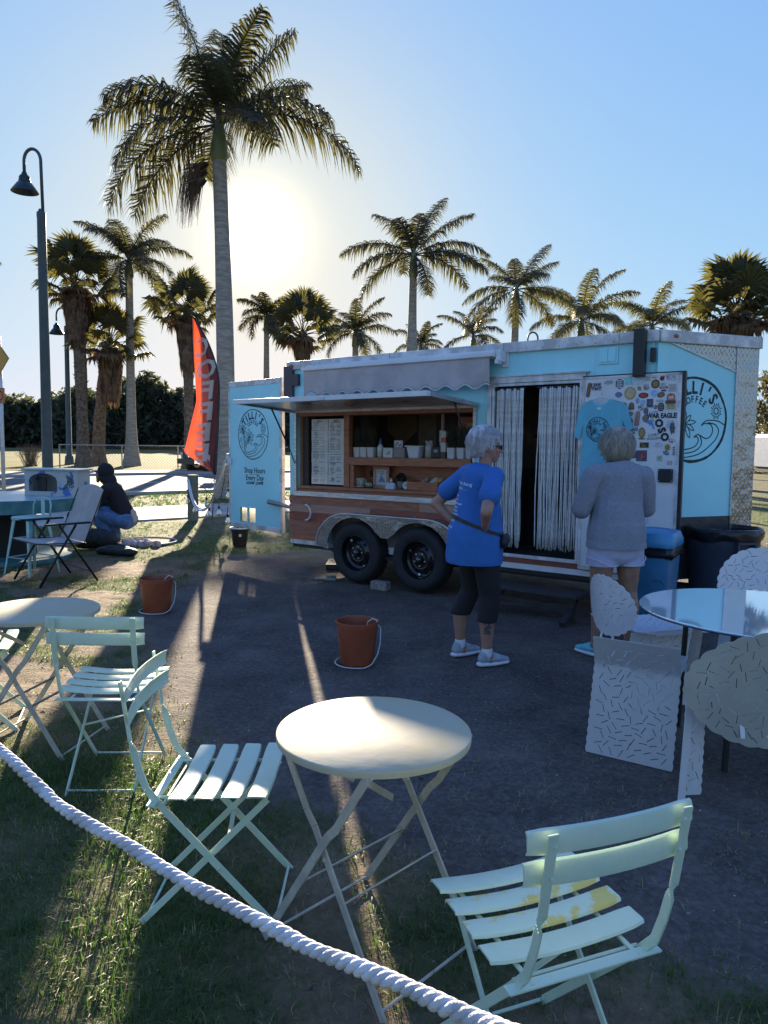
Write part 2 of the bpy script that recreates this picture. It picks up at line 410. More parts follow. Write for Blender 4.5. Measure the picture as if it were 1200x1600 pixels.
strip_box('road_marking', 26.2, 26.32, .012, .018, white_paint)
strip_box('road_marking', 21.9, 22.02, .012, .018, white_paint)
strip_box('road_marking', 30.7, 30.82, .012, .018, white_paint)
# sunlit field behind the fence
fieldm = M('dry field grass', (.085, .092, .026), .95, col2=(.17, .155, .065), scale=.16, cov=(.35, .65), bump=.6, bscale=4, spec=.03)
MB().b2((-260, 37.5, -.05), (420, 260, .015), T=RT).build('field', fieldm, kind='structure')

# ------------------------------------------------------------------ chain link fence
galv = M('galvanised steel', (.30, .30, .29), .5, .7, var=.15, scale=8)
ft = thing('chain_link_fence', 'low grey chain link fence running along the edge of the sunlit field beyond the road', 'fence', (0, 0, 0))
FN = 37.0; f0, f1 = 12.0, 47.0
MB().tube([RT @ Vector((f0, FN, 1.28)), RT @ Vector((f1, FN, 1.28))], .032, 6).build('top_rail', galv, ft)
x = f0
while x < f1:
    MB().tube([RT @ Vector((x, FN, 0)), RT @ Vector((x, FN, 1.31))], .035, 6).build('post', galv, ft); x += 3.05
w = MB(); st = .16; h = 1.26; x = f0
while x < f1:
    w.bar(RT @ Vector((x, FN - .006, .02)), RT @ Vector((x + h, FN - .006, .02 + h)), .006, .006)
    w.bar(RT @ Vector((x + h, FN + .006, .02)), RT @ Vector((x, FN + .006, .02 + h)), .006, .006); x += st
w.build('wire_mesh', M('fence wire', (.2, .2, .19), .5, .6), ft, kind='stuff')

# ------------------------------------------------------------------ foliage helpers
def leaf_cloud(name, centers, radii, n, size, mat, parent=None, kind=None, seed=1, flat=.0):
    rg = np.random.RandomState(seed); cs = np.array(centers, float); rs = np.array(radii, float)
    vol = rs.prod(1) ** .75; pick = rg.choice(len(cs), n, p=vol / vol.sum())
    d = rg.normal(size=(n, 3)); d /= np.linalg.norm(d, axis=1)[:, None]; rad = rg.uniform(.55, 1.06, n) ** .6
    P = cs[pick] + d * rs[pick] * rad[:, None]
    a = rg.normal(size=(n, 3)); a /= np.linalg.norm(a, axis=1)[:, None]
    b = np.cross(a, rg.normal(size=(n, 3))); b /= np.linalg.norm(b, axis=1)[:, None]
    s = size * rg.uniform(.5, 1.3, n)[:, None]
    V = np.stack([P - a * s, P + b * s * .45, P + a * s, P - b * s * .45], 1).reshape(-1, 3)
    V[:, 2] = np.maximum(V[:, 2], .02)
    me = bpy.data.meshes.new(name); me.vertices.add(len(V)); me.vertices.foreach_set('co', V.ravel())
    me.loops.add(n * 4); me.loops.foreach_set('vertex_index', np.arange(n * 4)); me.polygons.add(n)
    me.polygons.foreach_set('loop_start', np.arange(0, n * 4, 4)); me.polygons.foreach_set('loop_total', np.full(n, 4)); me.update()
    return mk(name, me, mat, parent, kind=kind)
hedge = M('dark evergreen leaves', (.050, .056, .030), .7, var=.6, scale=.4, transl=.3)
rg = random.Random(5); cs = []; rs = []
for i in range(150):                                       # the far belt of trees behind the field
    x = -78 + i * .62 + rg.uniform(-1, 1); y = 118 + .12 * (x + 40) + rg.uniform(-3, 3)
    hh = 8.3 + 2.6 * nz(x, 0, .11, 21) * 2 + rg.uniform(-1.1, 1.0) + (1.5 if -42 < x < -22 else 0)
    cs.append((x, y, hh * .42)); rs.append((rg.uniform(1.6, 3.2), 3, hh * .56))
    cs.append((x, y - 1.5, hh * .25)); rs.append((2.4, 2.4, hh * .3))
leaf_cloud('tree_belt', cs, rs, 75000, .62, hedge, kind='stuff', seed=3)
cs = []; rs = []
for i in range(60):
    x = 30 + i * 2.2; cs.append((x, 70 + rg.uniform(-3, 3), 2.2 + rg.uniform(-.5, .6))); rs.append((2.6, 2.5, 2.6 + rg.uniform(-.6, 1.2)))
leaf_cloud('far_shrubs', cs, rs, 14000, .35, hedge, kind='stuff', seed=4)
# dry brush against the fence, far left
twig = M('dry twigs', (.14, .11, .08), .9, var=.3)
for k, (bx, by, lab) in enumerate(((-19.6, 41.0, 'brown leafless bush growing against the fence at the left edge'), (-12.2, 46.6, 'low dry bush leaning out from the base of the smooth grey royal palm'))):
    mb = MB(); rb = random.Random(k + 3)
    for i in range(110):
        a = rb.uniform(0, 6.28); l = rb.uniform(.7, 1.5 - .5 * k); t = rb.uniform(.1, .8)
        p = Vector((rb.uniform(-.3, .3), rb.uniform(-.2, .2), 0)); q = p + Vector((math.cos(a) * t, math.sin(a) * t * .6, 1)).normalized() * l * .6
        r_ = q + Vector((rb.uniform(-.4, .4), rb.uniform(-.3, .3), rb.uniform(.1, .6))) * .7
        mb.tube([p, q, r_], [.012, .008, .003], 3)
        for j in range(3):
            mb.tube([q.lerp(r_, rb.random()), q + Vector((rb.uniform(-.5, .5), rb.uniform(-.4, .4), rb.uniform(.0, .6)))], [.006, .002], 3)
    o = mb.build('dry_bush', twig); o.location = (bx, by, 0); tag(o, lab, 'bush')

# ------------------------------------------------------------------ palms
frondm = [M('palm frond', (.052, .050, .026), .55, var=.4, scale=2, transl=.40), M('olive palm frond', (.075, .070, .026), .55, var=.35, scale=2, transl=.32)]
deadm = M('dead palm thatch', (.13, .085, .055), .9, var=.4, scale=3, transl=.15)
trunkm = M('royal palm trunk', (.30, .27, .23), .85, var=.25, scale=3, bump=.6, bscale=14, stretch=(1, 1, 6))
roughtrunk = M('rough palm trunk', (.14, .105, .075), .95, var=.4, scale=7, bump=1, bscale=14)
shaftm = M('green crown shaft', (.13, .15, .06), .5, var=.25, scale=2)
def frond_geo(L, e0, droop, ll, seed, n=62, side=0.0, hang=.55, wdt=.021):
    rg = random.Random(seed); mb = MB(); K = 16; P = [Vector((0, 0, 0))]; e = e0
    for i in range(K):
        s = (i + .5) / K; e = e0 - droop * s ** 1.25
        P.append(P[-1] + Vector((math.cos(e), side * s * .5, math.sin(e))).normalized() * (L / K))
    mb.tube(P, [.034 * (1 - .8 * i / K) for i in range(K + 1)], 4)
    def at(s):
        x = s * K; i = min(K - 1, int(x)); return P[i].lerp(P[i + 1], x - i), (P[i + 1] - P[i]).normalized()
    for i in range(n):
        s = .13 + .87 * i / (n - 1); p, d = at(s)
        l0 = ll * (math.sin(math.pi * min(1, (s * .86 + .10))) ** .6) * rg.uniform(.82, 1.1)
        sideV = d.cross(Vector((0, 0, 1)))
        sideV = sideV.normalized() if sideV.length > .05 else Vector((0, 1, 0)); upV = sideV.cross(d)
        for sg in (-1, 1):
            lift = rg.uniform(-.35, .55)
            v = (sideV * sg * 1.0 + d * rg.uniform(.35, .75) + upV * lift).normalized()
            m1 = p + v * l0 * .5 + Vector((0, 0, -hang * .16 * l0)); tip = p + v * l0 * .88 + Vector((0, 0, -hang * l0 * rg.uniform(.5, 1.05)))
            wd = d * wdt
            mb.add([p - wd, p + wd, m1 + wd * 1.1, m1 - wd * 1.1, tip], [(0, 1, 2, 3), (3, 2, 4)])
    return mb
_fr = {}
def frond_mesh(L, e0, droop, ll, seed, mat, hang=.55, n=62):
    k = (round(L, 1), round(e0, 1), round(droop, 1), ll, seed % 3, mat.name, hang, n)
    if k not in _fr:
        me = frond_geo(L, e0, droop, ll, seed, n=n, hang=hang).mesh('frond'); me.materials.append(mat); _fr[k] = me
    return _fr[k]
def royal_palm(label, x, y, h, L=3.2, r=.22, fronds=None, n=15, seed=1, mat=0, lean=(0, 0), bulge=.25, ll=.75, group='palms standing along the road', name='royal_palm', fscale=1.05, flare=.55):
    t = thing(name, label, 'palm tree', (x, y, 0), group=group); rg = random.Random(seed)
    hs = h - .95; pr = []
    for i in range(15):
        s = i / 14; rr = r * (1 + flare * math.exp(-s * 9) + bulge * math.exp(-((s - .5) / .22) ** 2) - .22 * s)
        pr.append((Vector((lean[0] * s * s, lean[1] * s * s, hs * s)), rr))
    mb = MB().tube([p for p, _ in pr], [q for _, q in pr], 14, caps=False)
    mb.build('trunk', trunkm, t, smooth=True)
    top = pr[-1][0]; rt_ = pr[-1][1]
    MB().tube([top, top + Vector((0, 0, .1)), top + Vector((0, 0, .5)), top + Vector((0, 0, 1.0)), top + Vector((0, 0, 1.25))], [rt_, rt_ * 1.25, rt_ * 1.1, rt_ * .6, rt_ * .25], 12).build('crown_shaft', shaftm, t, smooth=True)
    c = top + Vector((0, 0, .95))
    if fronds is None:
        fronds = []
        for i in range(n):
            az = 360 * i * .381966 + rg.uniform(-12, 12); e0 = 78 - 88 * (i / n) ** 1.1 + rg.uniform(-8, 8)
            fronds.append((az, e0, 55 + 45 * (1 - abs(e0) / 90) + rg.uniform(-10, 15), L * rg.uniform(.85, 1.08)))
    for i, (az, e0, dr, l_) in enumerate(fronds):
        l_ *= fscale
        me = frond_mesh(l_, R(e0), R(dr), ll, seed * 7 + i, frondm[mat], n=int(50 + l_ * 16), hang=.75)
        o = bpy.data.objects.new('frond', me); C.objects.link(o); o.parent = t; o.location = c; o.rotation_euler = (R(rg.uniform(-10, 10)), 0, R(az))
    return t, c
def fan_leaf(seed, pet=.9, rad=.85, dead=False, mat=None):
    rg = random.Random(seed); mb = MB(); d = Vector((1, 0, 0))
    q = Vector((pet, 0, -.10 * pet)); mb.tube([Vector((0, 0, 0)), Vector((pet * .5, 0, .0)), q], [.022, .017, .012], 4)
    n = 26
    for i in range(n):
        a = R(-118 + 236 * i / (n - 1)); ln = rad * (.72 + .28 * math.cos(a * .8)) * rg.uniform(.88, 1.06)
        v = Vector((math.cos(a), math.sin(a), .28 * math.cos(a * 1.3) + .05)); sd_ = Vector((-math.sin(a), math.cos(a), 0))
        m1 = q + v * ln * .6; fold = Vector((0, 0, .03 * (1 if i % 2 else -1)))
        tip = q + v * ln * .92 + Vector((0, 0, -ln * rg.uniform(.15, .5)))
        w = ln * .075
        mb.add([q, m1 - sd_ * w + fold, tip, m1 + sd_ * w - fold], [(0, 1, 2, 3)])
    me = mb.mesh('fan_leaf'); me.materials.append(mat); return me
FAN = [fan_leaf(s, pet=1.1, mat=frondm[s % 2]) for s in range(4)]; FAND = [fan_leaf(s + 9, pet=.5, rad=.9, mat=deadm) for s in range(3)]
def fan_palm(label, x, y, h, n=34, size=1.0, skirt=0, r=.2, seed=1, lean=(0, 0), ragged=True, group='palms standing along the road'):
    t = thing('fan_palm', label, 'palm tree', (x, y, 0), group=group); rg = random.Random(seed); pts = []; rs_ = []
    for i in range(13):
        s = i / 12; pts.append(Vector((lean[0] * s * s, lean[1] * s * s, h * s))); rs_.append(r * (1 + .7 * math.exp(-s * 14)) * rg.uniform(.92, 1.1))
    mb = MB().tube(pts, rs_, 10, caps=False)
    if ragged:                                             # old leaf bases
        for i in range(150):
            s = rg.uniform(.03, .97); p = Vector((lean[0] * s * s, lean[1] * s * s, h * s)); a = rg.uniform(0, 6.28); d = Vector((math.cos(a), math.sin(a), 0))
            b = p + d * r * .95; e = b + d * rg.uniform(.05, .16) + Vector((0, 0, rg.uniform(.06, .22))); sv = Vector((-d.y, d.x, 0)) * .05
            mb.add([b - sv, b + sv, e + sv * .5, e - sv * .5, b + Vector((0, 0, .1))], [(0, 1, 2, 3), (0, 3, 4), (1, 4, 2)])
    mb.build('trunk', roughtrunk, t)
    c = pts[-1]
    for i in range(n):
        az = i * 137.5 + rg.uniform(-15, 15); el = 82 - 118 * (i / n) + rg.uniform(-9, 9)
        dead = i > n * .82
        o = bpy.data.objects.new('fan_leaf', (FAND if dead else FAN)[i % (3 if dead else 4)]); C.objects.link(o); o.parent = t
        o.location = c + Vector((0, 0, -.25 * i / n)); o.rotation_euler = (R(rg.uniform(-25, 25)), R(-el), R(az)); sc = size * rg.uniform(.85, 1.15); o.scale = (sc, sc, sc)
    if skirt:
        mb = MB()
        for i in range(int(260 * skirt)):                  # hanging thatch, uncountable
            a = rg.uniform(0, 6.28); s = rg.random(); z = h - .1 - s * skirt * .75; d = Vector((math.cos(a), math.sin(a), 0)); sv = Vector((-d.y, d.x, 0))
            p0 = Vector((lean[0], lean[1], z)) * 1 + d * r * .9; rr = r + .35 * size * (1 - s * .6) * rg.uniform(.6, 1.1)
            p1 = Vector((lean[0], lean[1], z - .25)) + d * rr; p2 = Vector((lean[0], lean[1], z - rg.uniform(.7, 1.2))) + d * rr * rg.uniform(.7, 1.0)
            w = rg.uniform(.03, .10); mb.add([p0 - sv * w * .4, p0 + sv * w * .4, p1 + sv * w, p1 - sv * w, p2 + sv * w * .2], [(0, 1, 2, 3), (3, 2, 4)])
        mb.build('thatch_skirt', deadm, t, kind='stuff')
    return t
tall, tallc = royal_palm('tallest palm, smooth trunk rising behind the open blue trailer door', -4.42, 20.73, 10.05, r=.24, bulge=.10, ll=1.1, seed=2, fronds=[
    (172, 74, 16, 4.7), (120, 82, 34, 3.4), (80, 80, 40, 2.8), (12, 64, 22, 3.5), (-30, 72, 40, 3.0), (30, 50, 40, 3.0),
    (178, 34, 74, 3.7), (-168, 44, 80, 3.2), (2, 22, 84, 4.3), (-14, 34, 80, 3.4),
    (-176, -8, 66, 3.9), (-158, 10, 84, 3.3), (170, -20, 50, 3.5), (60, 42, 80, 2.6), (-90, 50, 70, 2.4), (-60, 10, 60, 2.6), (110, 20, 80, 2.6)], fscale=1.0, lean=(-.18, 0))
mb = MB(); rg = random.Random(8)                            # drooping seed stalks below the crown shaft
for k in range(3):
    base = tallc + Vector((-.12, -.12 * k, -1.0 - .25 * k))
    for i in range(90):
        a = rg.uniform(150, 215); l = rg.uniform(.5, 1.25); d = Vector((math.cos(R(a)), math.sin(R(a)), 0)); p = base + d * .2
        q = p + d * rg.uniform(.2, .6) * l + Vector((0, 0, -.2 * l)); e = q + d * .12 + Vector((0, 0, -l * rg.uniform(.5, 1)))
        mb.tube([p, q, e], [.012, .009, .004], 3)
mb.build('seed_stalks', deadm, tall, kind='stuff')
royal_palm('slender grey palm on the far verge between the fan palms and the red flag', -15.1, 44.2, 11.9, L=3.5, r=.27, bulge=.0, flare=1.1, seed=3, n=17, ll=.9)
fan_palm('fan palm with a shaggy dead skirt right behind the near street lamp', -17.5, 43.0, 10.3, n=28, size=1.5, skirt=3.4, r=.33, seed=4, lean=(-.2, 0))
fan_palm('shortest fan palm, leaning, with a wide brown thatch skirt', -17.2, 44.5, 7.2, n=26, size=1.35, skirt=3.6, r=.33, seed=5, lean=(.8, 0))
fan_palm('fan palm standing behind the red feather flag', -11.1, 42.0, 8.7, n=24, size=1.3, skirt=3.3, r=.26, seed=6)
royal_palm('thin palm just right of the tall trunk and above the open blue door', -7.2, 45.0, 9.0, L=2.1, r=.2, seed=7, n=13, bulge=.1, ll=.7)
fan_palm('fan palm rising over the left end of the trailer roof', -4.7, 42.0, 7.7, n=26, size=1.25, skirt=1.2, r=.24, seed=8)
royal_palm('small bushy palm seen over the awning, left of the big centre palm', -2.0, 48.0, 8.6, L=2.7, r=.25, seed=9, n=14, ll=.7)
royal_palm('large palm with a swollen trunk above the middle of the trailer roof', 1.10, 33.0, 9.75, L=3.5, r=.21, seed=10, ll=.8, bulge=.45, fronds=[
    (170, 32, 68, 3.3), (135, 64, 50, 3.2), (48, 70, 34, 3.4), (20, 52, 36, 3.5), (85, 78, 30, 2.2), (-165, 8, 66, 2.9), (175, -12, 62, 3.0), (12, 20, 62, 3.4),
    (-10, 12, 58, 3.3), (25, 8, 70, 3.0), (-60, -30, 50, 2.4), (-110, 60, 70, 2.2), (5, 34, 72, 3.4), (100, 30, 80, 2.6)])
royal_palm('farthest tiny palm peeping over the roof beside the big centre trunk', 2.7, 60.0, 9.4, L=2.6, r=.2, seed=11, n=12, ll=.6)
royal_palm('far palm half hidden behind the drooping fronds over the curtain door', 6.3, 55.0, 9.5, L=3.0, r=.2, seed=12, n=12, ll=.7)
royal_palm('palm with one long frond swept up to the right over the curtain door', 6.8, 40.0, 9.8, L=3.2, r=.23, seed=13, mat=1, ll=.8, fronds=[
    (150, 62, 44, 2.6), (120, 50, 60, 2.5), (40, 60, 26, 3.5), (22, 50, 34, 2.8), (170, 18, 70, 2.9), (-170, -5, 62, 3.2), (-155, -20, 55, 3.0), (10, 15, 50, 3.3),
    (-8, 5, 52, 3.2), (25, -10, 60, 2.9), (-100, -35, 50, 2.4), (80, 75, 30, 2.0), (-60, 40, 70, 2.4)])
royal_palm('wide palm above the sticker covered door', 11.6, 45.0, 9.0, L=3.6, r=.24, seed=14, n=15, mat=1, ll=.9)
royal_palm('palm over the front corner of the trailer roof', 17.6, 50.0, 9.6, L=3.5, r=.24, seed=15, n=14, mat=1, ll=.9)
fan_palm('full green palm at the right edge above the trailer nose', 13.9, 30.0, 7.1, n=40, size=1.2, skirt=1.0, r=.36, seed=16)
royal_palm('palm mostly outside the left edge, one frond tip showing', -26.2, 44.0, 11.6, L=3.3, r=.24, seed=17, n=14, ll=.9)
# shrubs at the right edge, each its own
for k, (x, y, rr, hh, lab) in enumerate(((25.6, 50.0, 1.7, 6.6, 'dark leafy tree at the right edge rising behind the white motorhome'), (29.5, 53.0, 2.0, 6.0, 'second leafy tree just outside the right edge beyond the motorhome'))):
    t = thing('leafy_tree', lab, 'tree', (x, y, 0)); leaf_cloud('foliage', [(0, 0, hh * .55), (rr * .4, 0, hh * .75), (-rr * .4, .3, hh * .35)], [(rr, rr, hh * .5), (rr * .7, rr * .7, hh * .35), (rr * .8, rr * .8, hh * .4)], 2600, .2, frondm[k], t, seed=30 + k)
    MB().tube([(0, 0, 0), (.05, 0, hh * .5), (0, 0, hh * .8)], [.12, .09, .03], 7).build('trunk', roughtrunk, t)
# ------------------------------------------------------------------ coffee trailer
YAW = R(-36.834); TILT = R(-0.645)
tr = thing('coffee_trailer', 'pale aqua coffee trailer with wooden lower boards, an open serving hatch and a macrame doorway', 'trailer', (-1.166, 9.187, 0), rot=(0, TILT, YAW))
TM = Matrix.Translation((-1.166, 9.187, 0)) @ Matrix.Rotation(YAW, 4, 'Z') @ Matrix.Rotation(TILT, 4, 'Y'); TINV = TM.inverted()
def TW(x, y, z=0): return TINV @ Vector((x, y, z))
aqua = M('aqua paint', (.36, .78, .86), .38, var=.07, scale=.8, bump=.04, bscale=8, spec=.5)
alu = M('brushed aluminium', (.55, .56, .58), .42, .85, var=.18, scale=7, stretch=(1, 1, 8))
alud = M('dull aluminium trim', (.60, .60, .61), .5, .4, var=.25, scale=6)
whitep = M('white gelcoat', (.70, .71, .72), .35, var=.06, scale=3)
blackp = M('black plastic', (.018, .018, .02), .45, var=.2, scale=9)
ink = M('black ink', (.012, .018, .028), .55)
dark_in = M('dark interior wall', (.26, .20, .17), .8, var=.3, scale=2)
floor_in = M('interior floor', (.12, .11, .10), .6, var=.3, scale=4)
def wood(name, a, b, st=(2.2, 14, 14), rough=.55, sc=3):
    return M(name, a, rough, col2=b, scale=sc, stretch=st, cov=(.34, .66), bump=.35, bscale=9)
W1 = [wood('reddish cedar board', (.30, .090, .046), (.46, .165, .085)), wood('brown cedar board', (.25, .092, .052), (.40, .155, .09)),
      wood('pale cedar board', (.36, .19, .14), (.48, .26, .19)), wood('deep red board', (.21, .055, .034), (.33, .095, .055))]
WC = wood('counter wood', (.27, .095, .048), (.42, .165, .08), rough=.4)
L0, NXv, NYv, ZT, ZB = 4.439, .617, .98, 2.54, .36
WX0, WX1, WZ0, WZ1 = .13, 2.61, 1.0, 1.95
DX0, DX1, DZ0, DZ1 = 2.82, 3.77, .47, 2.18
w = MB()
for a, b in (((0, 0, ZB), (WX0, .05, ZT)), ((WX0, 0, ZB), (WX1, .05, WZ0)), ((WX0, 0, WZ1), (WX1, .05, ZT)), ((WX1, 0, ZB), (DX0, .05, ZT)),
             ((DX0, 0, DZ1), (DX1, .05, ZT)), ((DX0, 0, ZB), (DX1, .05, DZ0)), ((DX1, 0, ZB), (L0 - .03, .05, ZT))): w.b2(a, b)
w.build('side_wall', aqua, tr)
TIPv = Vector((L0 + NXv, NYv, 0)); C0v = Vector((L0, 0, 0)); nu_ = (TIPv - C0v).normalized(); NL = (TIPv - C0v).length; nn_ = Vector((nu_.y, -nu_.x, 0))  # outward
NM = plane(C0v, nu_, (0, 0, 1))                              # local x along the nose face, y up, z outward
MB().b2((.0, .93, -.05), (.91, ZT, 0), T=NM).build('nose_panel', aqua, tr)
dia = diamond('diamond plate', (.60, .59, .57), .24); dia2 = diamond('large diamond plate', (.70, .68, .64), .2, 15); diad = diamond('dark diamond plate', (.16, .16, .17), .42)
MB().prism([(.02, 2.51), (.885, 2.51), (.885, 2.252), (.02, 2.50)], .001, .006, T=NM).build('stone_guard', dia2, tr)
MB().b2((.895, .62, .001), (NL, 2.51, .008), T=NM).build('stone_guard', dia2, tr)
MB().b2((.885, .93, .001), (.897, 2.51, .016), T=NM).build('guard_seam', alu, tr)
MB().prism([(.02, 2.497), (.885, 2.247), (.885, 2.259), (.02, 2.512)], .006, .012, T=NM).build('guard_seam', alu, tr)
MB().b2((.0, ZB, -.04), (.895, .93, .0), T=NM).build('lower_nose_plate', diad, tr)
N2 = plane((L0 + NXv, NYv, 0), Vector((-NXv, NYv, 0)), (0, 0, 1))
MB().b2((0, ZB, -.05), (NL, ZT, .0), T=N2).build('nose_panel', aqua, tr)
MB().b2((0, 2 * NYv - .05, ZB), (L0, 2 * NYv, ZT)).build('far_wall', aqua, tr)
MB().b2((0, .05, ZB), (.04, 2 * NYv - .05, ZT)).build('rear_sun_board', dark_in, tr)  # unseen board added across the open rear end to keep the sun out
rf = MB().prism([(-.02, -.02), (L0, -.02), (L0 + NXv + .02, NYv), (L0, 2 * NYv + .02), (-.02, 2 * NYv + .02)], ZT, ZT + .03); rf.build('roof', whitep, tr)
# cornice rail round the roof edge with rivets
MB().b2((-.02, -.035, 2.475), (L0 + .01, -.001, 2.575), bev=.006).build('roof_rail', alud, tr)
MB().b2((.0, 2.47, .008), (NL + .01, 2.575, .035), T=NM, bev=.006).build('roof_rail', alud, tr)
rv = MB()
for i in range(26): rv.ball((.1 + i * .172, -.036, 2.50), .006, 6)
for x in (.22, 1.55, 2.95, 4.1): rv.b2((x, -.038, 2.475), (x + .004, -.035, 2.575))
rv.build('rivets', M('steel rivets', (.25, .25, .26), .4, .8), tr, kind='stuff')
for T_, x in ((Matrix.Translation((.06, -.04, 2.52)), 0), (NM @ Matrix.Translation((.16, 2.525, .03)) @ Matrix.Rotation(R(-90), 4, 'X'), 0)):
    MB().ball((0, 0, 0), (.035, .012, .02), 12, T=T_).build('marker_light', M('amber lens', (.32, .10, .03), .25), tr, smooth=True)
for x in (1.22, 2.715, 3.86): MB().b2((x, -.0025, 2.0 if x < 2.6 else ZB + .12), (x + .014, -.0005, 2.474)).build('panel_seam', aqua, tr)
rv = MB()
for z in (2.44, 2.24):
    for i in range(12): rv.ball((2.95 + i * .13, -.001, z), .0045, 6)
for i in range(20): rv.ball((2.722, -.003, .5 + i * .1), .0045, 6)
rv.build('rivets', aqua, tr, kind='stuff')
# lower chassis rail and skirt
MB().b2((.02, -.012, .345), (.60, .04, .398)).build('bottom_rail', alud, tr)
MB().b2((2.72, -.012, .345), (L0 + .2, .04, .398)).build('bottom_rail', whitep, tr)
MB().b2((2.70, -.006, .40), (L0 - .02, .0, .452)).build('plank', W1[3], tr)
MB().b2((2.74, -.03, .455), (L0 - .62, .0, .49), bev=.004).build('door_sill', alud, tr)
MB().b2((.03, .02, .30), (L0, 2 * NYv - .05, .36)).build('chassis', blackp, tr)
MB().b2((.3, .45, .20), (L0 + .3, .52, .30)).build('frame_rail', blackp, tr)
MB().b2((.3, 1.5, .20), (L0 + .3, 1.57, .30)).build('frame_rail', blackp, tr)
MB().b2((.03, .05, .36), (L0, 2 * NYv - .05, .44)).build('floor', floor_in, tr)
# siding boards, each its own, mitred round the fender
WH1, WH2, WR = 1.20, 2.06, .345
def fend_top(x):                                            # top outline of the fender
    if x < WH1 - .58 or x > WH2 + .58: return 0
    if x < WH1 - .12: return .40 + .385 * math.sin(math.acos(min(1, (WH1 - .12 - x) / .46)))
    if x > WH2 + .12: return .40 + .385 * math.sin(math.acos(min(1, (x - WH2 - .12) / .46)))
    return .785
rows = [(.845, .955), (.745, .843), (.642, .743), (.560, .640), (.478, .558), (.398, .476)]
joints = [[.0, 1.95, 2.80], [.0, 1.28, 2.1, 2.80], [.0, .63, 1.7, 2.80], [.0, .52, 2.80], [.0, .63, 2.80], [.0, .9, 2.80]]
pats = [[1, 2], [2, 3, 3], [3, 1, 0], [1, 3], [1, 1], [0, 0]]; rg = random.Random(4)
for r_, ((z0, z1), js) in enumerate(zip(rows, joints)):
    for k, (a, b) in enumerate(zip(js, js[1:])):
        for (a2, b2) in ([(a, b)] if fend_top((a + b) / 2) < z0 and all(fend_top(a + (b - a) * q / 8) < z0 for q in range(9)) else [(a, min(b, WH1 - .12 - .46 * math.sqrt(max(0, 1 - ((z1 - .40) / .385) ** 2)) if z1 < .785 else 99)), (max(a, WH2 + .12 + .46 * math.sqrt(max(0, 1 - ((z1 - .40) / .385) ** 2)) if z1 < .785 else 0), b)]):
            if b2 - a2 < .05: continue
            if z0 < .785 and a2 < 1.0 and b2 > 2.4: continue
            d = .014 + rg.uniform(0, .006)
            MB().b2((a2 + .0015, -d, z0 + .001), (b2 - .0015, -.001, z1 - .001), bev=.002).build('plank', W1[pats[r_][k % len(pats[r_])]], tr)
sc_ = MB()
for z in (.9, .79, .69, .52, .44):
    for x in (.05, .62, 1.15, 1.9, 2.45): sc_.ball((x, -.02, z), .006, 6)
sc_.build('screws', alu, tr, kind='stuff')
# handle on the boards
MB().tube([(.31, -.02, .645), (.31, -.055, .65), (.36, -.062, .66), (.395, -.062, .70), (.405, -.062, .745), (.395, -.062, .79), (.36, -.062, .83), (.31, -.055, .84), (.31, -.02, .845)], .010, 8).build('grab_handle', whitep, tr, smooth=True)
# wheels
tyre_m = M('tyre rubber', (.016, .016, .018), .75, var=.25, scale=12, bump=.3, bscale=40); rim_m = M('black steel rim', (.012, .012, .014), .28, .3, coat=.3)
for k, wx in enumerate((WH1, WH2)):
    T = Matrix.Translation((wx, -.09, WR)) @ Matrix.Rotation(R(90), 4, 'X')
    ty = MB().lathe([(.205, -.09), (.225, -.105), (.29, -.112), (.325, -.100), (.341, -.075), (.345, -.03), (.345, .03), (.341, .075), (.325, .100), (.29, .112), (.225, .105), (.205, .09)], 48, T=T)
    for i in range(64):
        a = 2 * math.pi * i / 64
        for zz, tw in ((-.06, .3), (-.01, -.3), (.045, .3)):
            m = T @ Matrix.Rotation(a, 4, 'Z') @ Matrix.Translation((.345, 0, zz)) @ Matrix.Rotation(tw, 4, 'X'); ty.box((0, 0, 0), (.012, .017, .034), T=m)
    wh = ty.build('wheel', tyre_m, tr, smooth=True, angle=40)
    rr = MB().lathe([(.207, .095), (.200, .10), (.193, .085), (.185, .03), (.160, .018), (.135, .032), (.105, .050), (.075, .044), (.055, .052), (.042, .052), (.040, .085), (.030, .092), (0.001, .092)], 40, T=T)
    rr.build('rim', rim_m, wh, smooth=True, angle=35)
    hl = MB()
    for i in range(8):
        a = 2 * math.pi * i / 8 + k; hl.lathe([(.0001, .046), (.017, .046), (.019, .040)], 10, T=T @ Matrix.Translation((.132 * math.cos(a), .132 * math.sin(a), -.001)))
    hl.build('vent_holes', M('rim hole shadow', (.003, .003, .003), .9), wh)
    nu2 = MB()
    for i in range(5):
        a = 2 * math.pi * i / 5 + k; nu2.lathe([(.011, .05), (.011, .068), (.0001, .07)], 6, T=T @ Matrix.Translation((.070 * math.cos(a), .070 * math.sin(a), 0)))
    nu2.build('wheel_nuts', M('nut steel', (.4, .4, .42), .3, .9), wh)
    MB().lathe([(.026, .092), (.026, .099), (.020, .103), (.0001, .103)], 16, T=T).build('hub_cap', M('hub steel', (.12, .12, .13), .25, .8), wh, smooth=True, angle=40)
    tg = MB()
    for a, s_ in ((2.25 if k == 0 else 4.6, 1), (5.2 if k == 0 else 2.6, .45)): tg.box((.165 * math.cos(a), .165 * math.sin(a), .036), (.030 * s_, .022 * s_, .004), T=T)
    tg.build('balance_tag', whitep, wh)
    MB().tube([(wx, .0, WR), (wx, .5, WR - .05)], .04, 8).build('axle', blackp, tr)
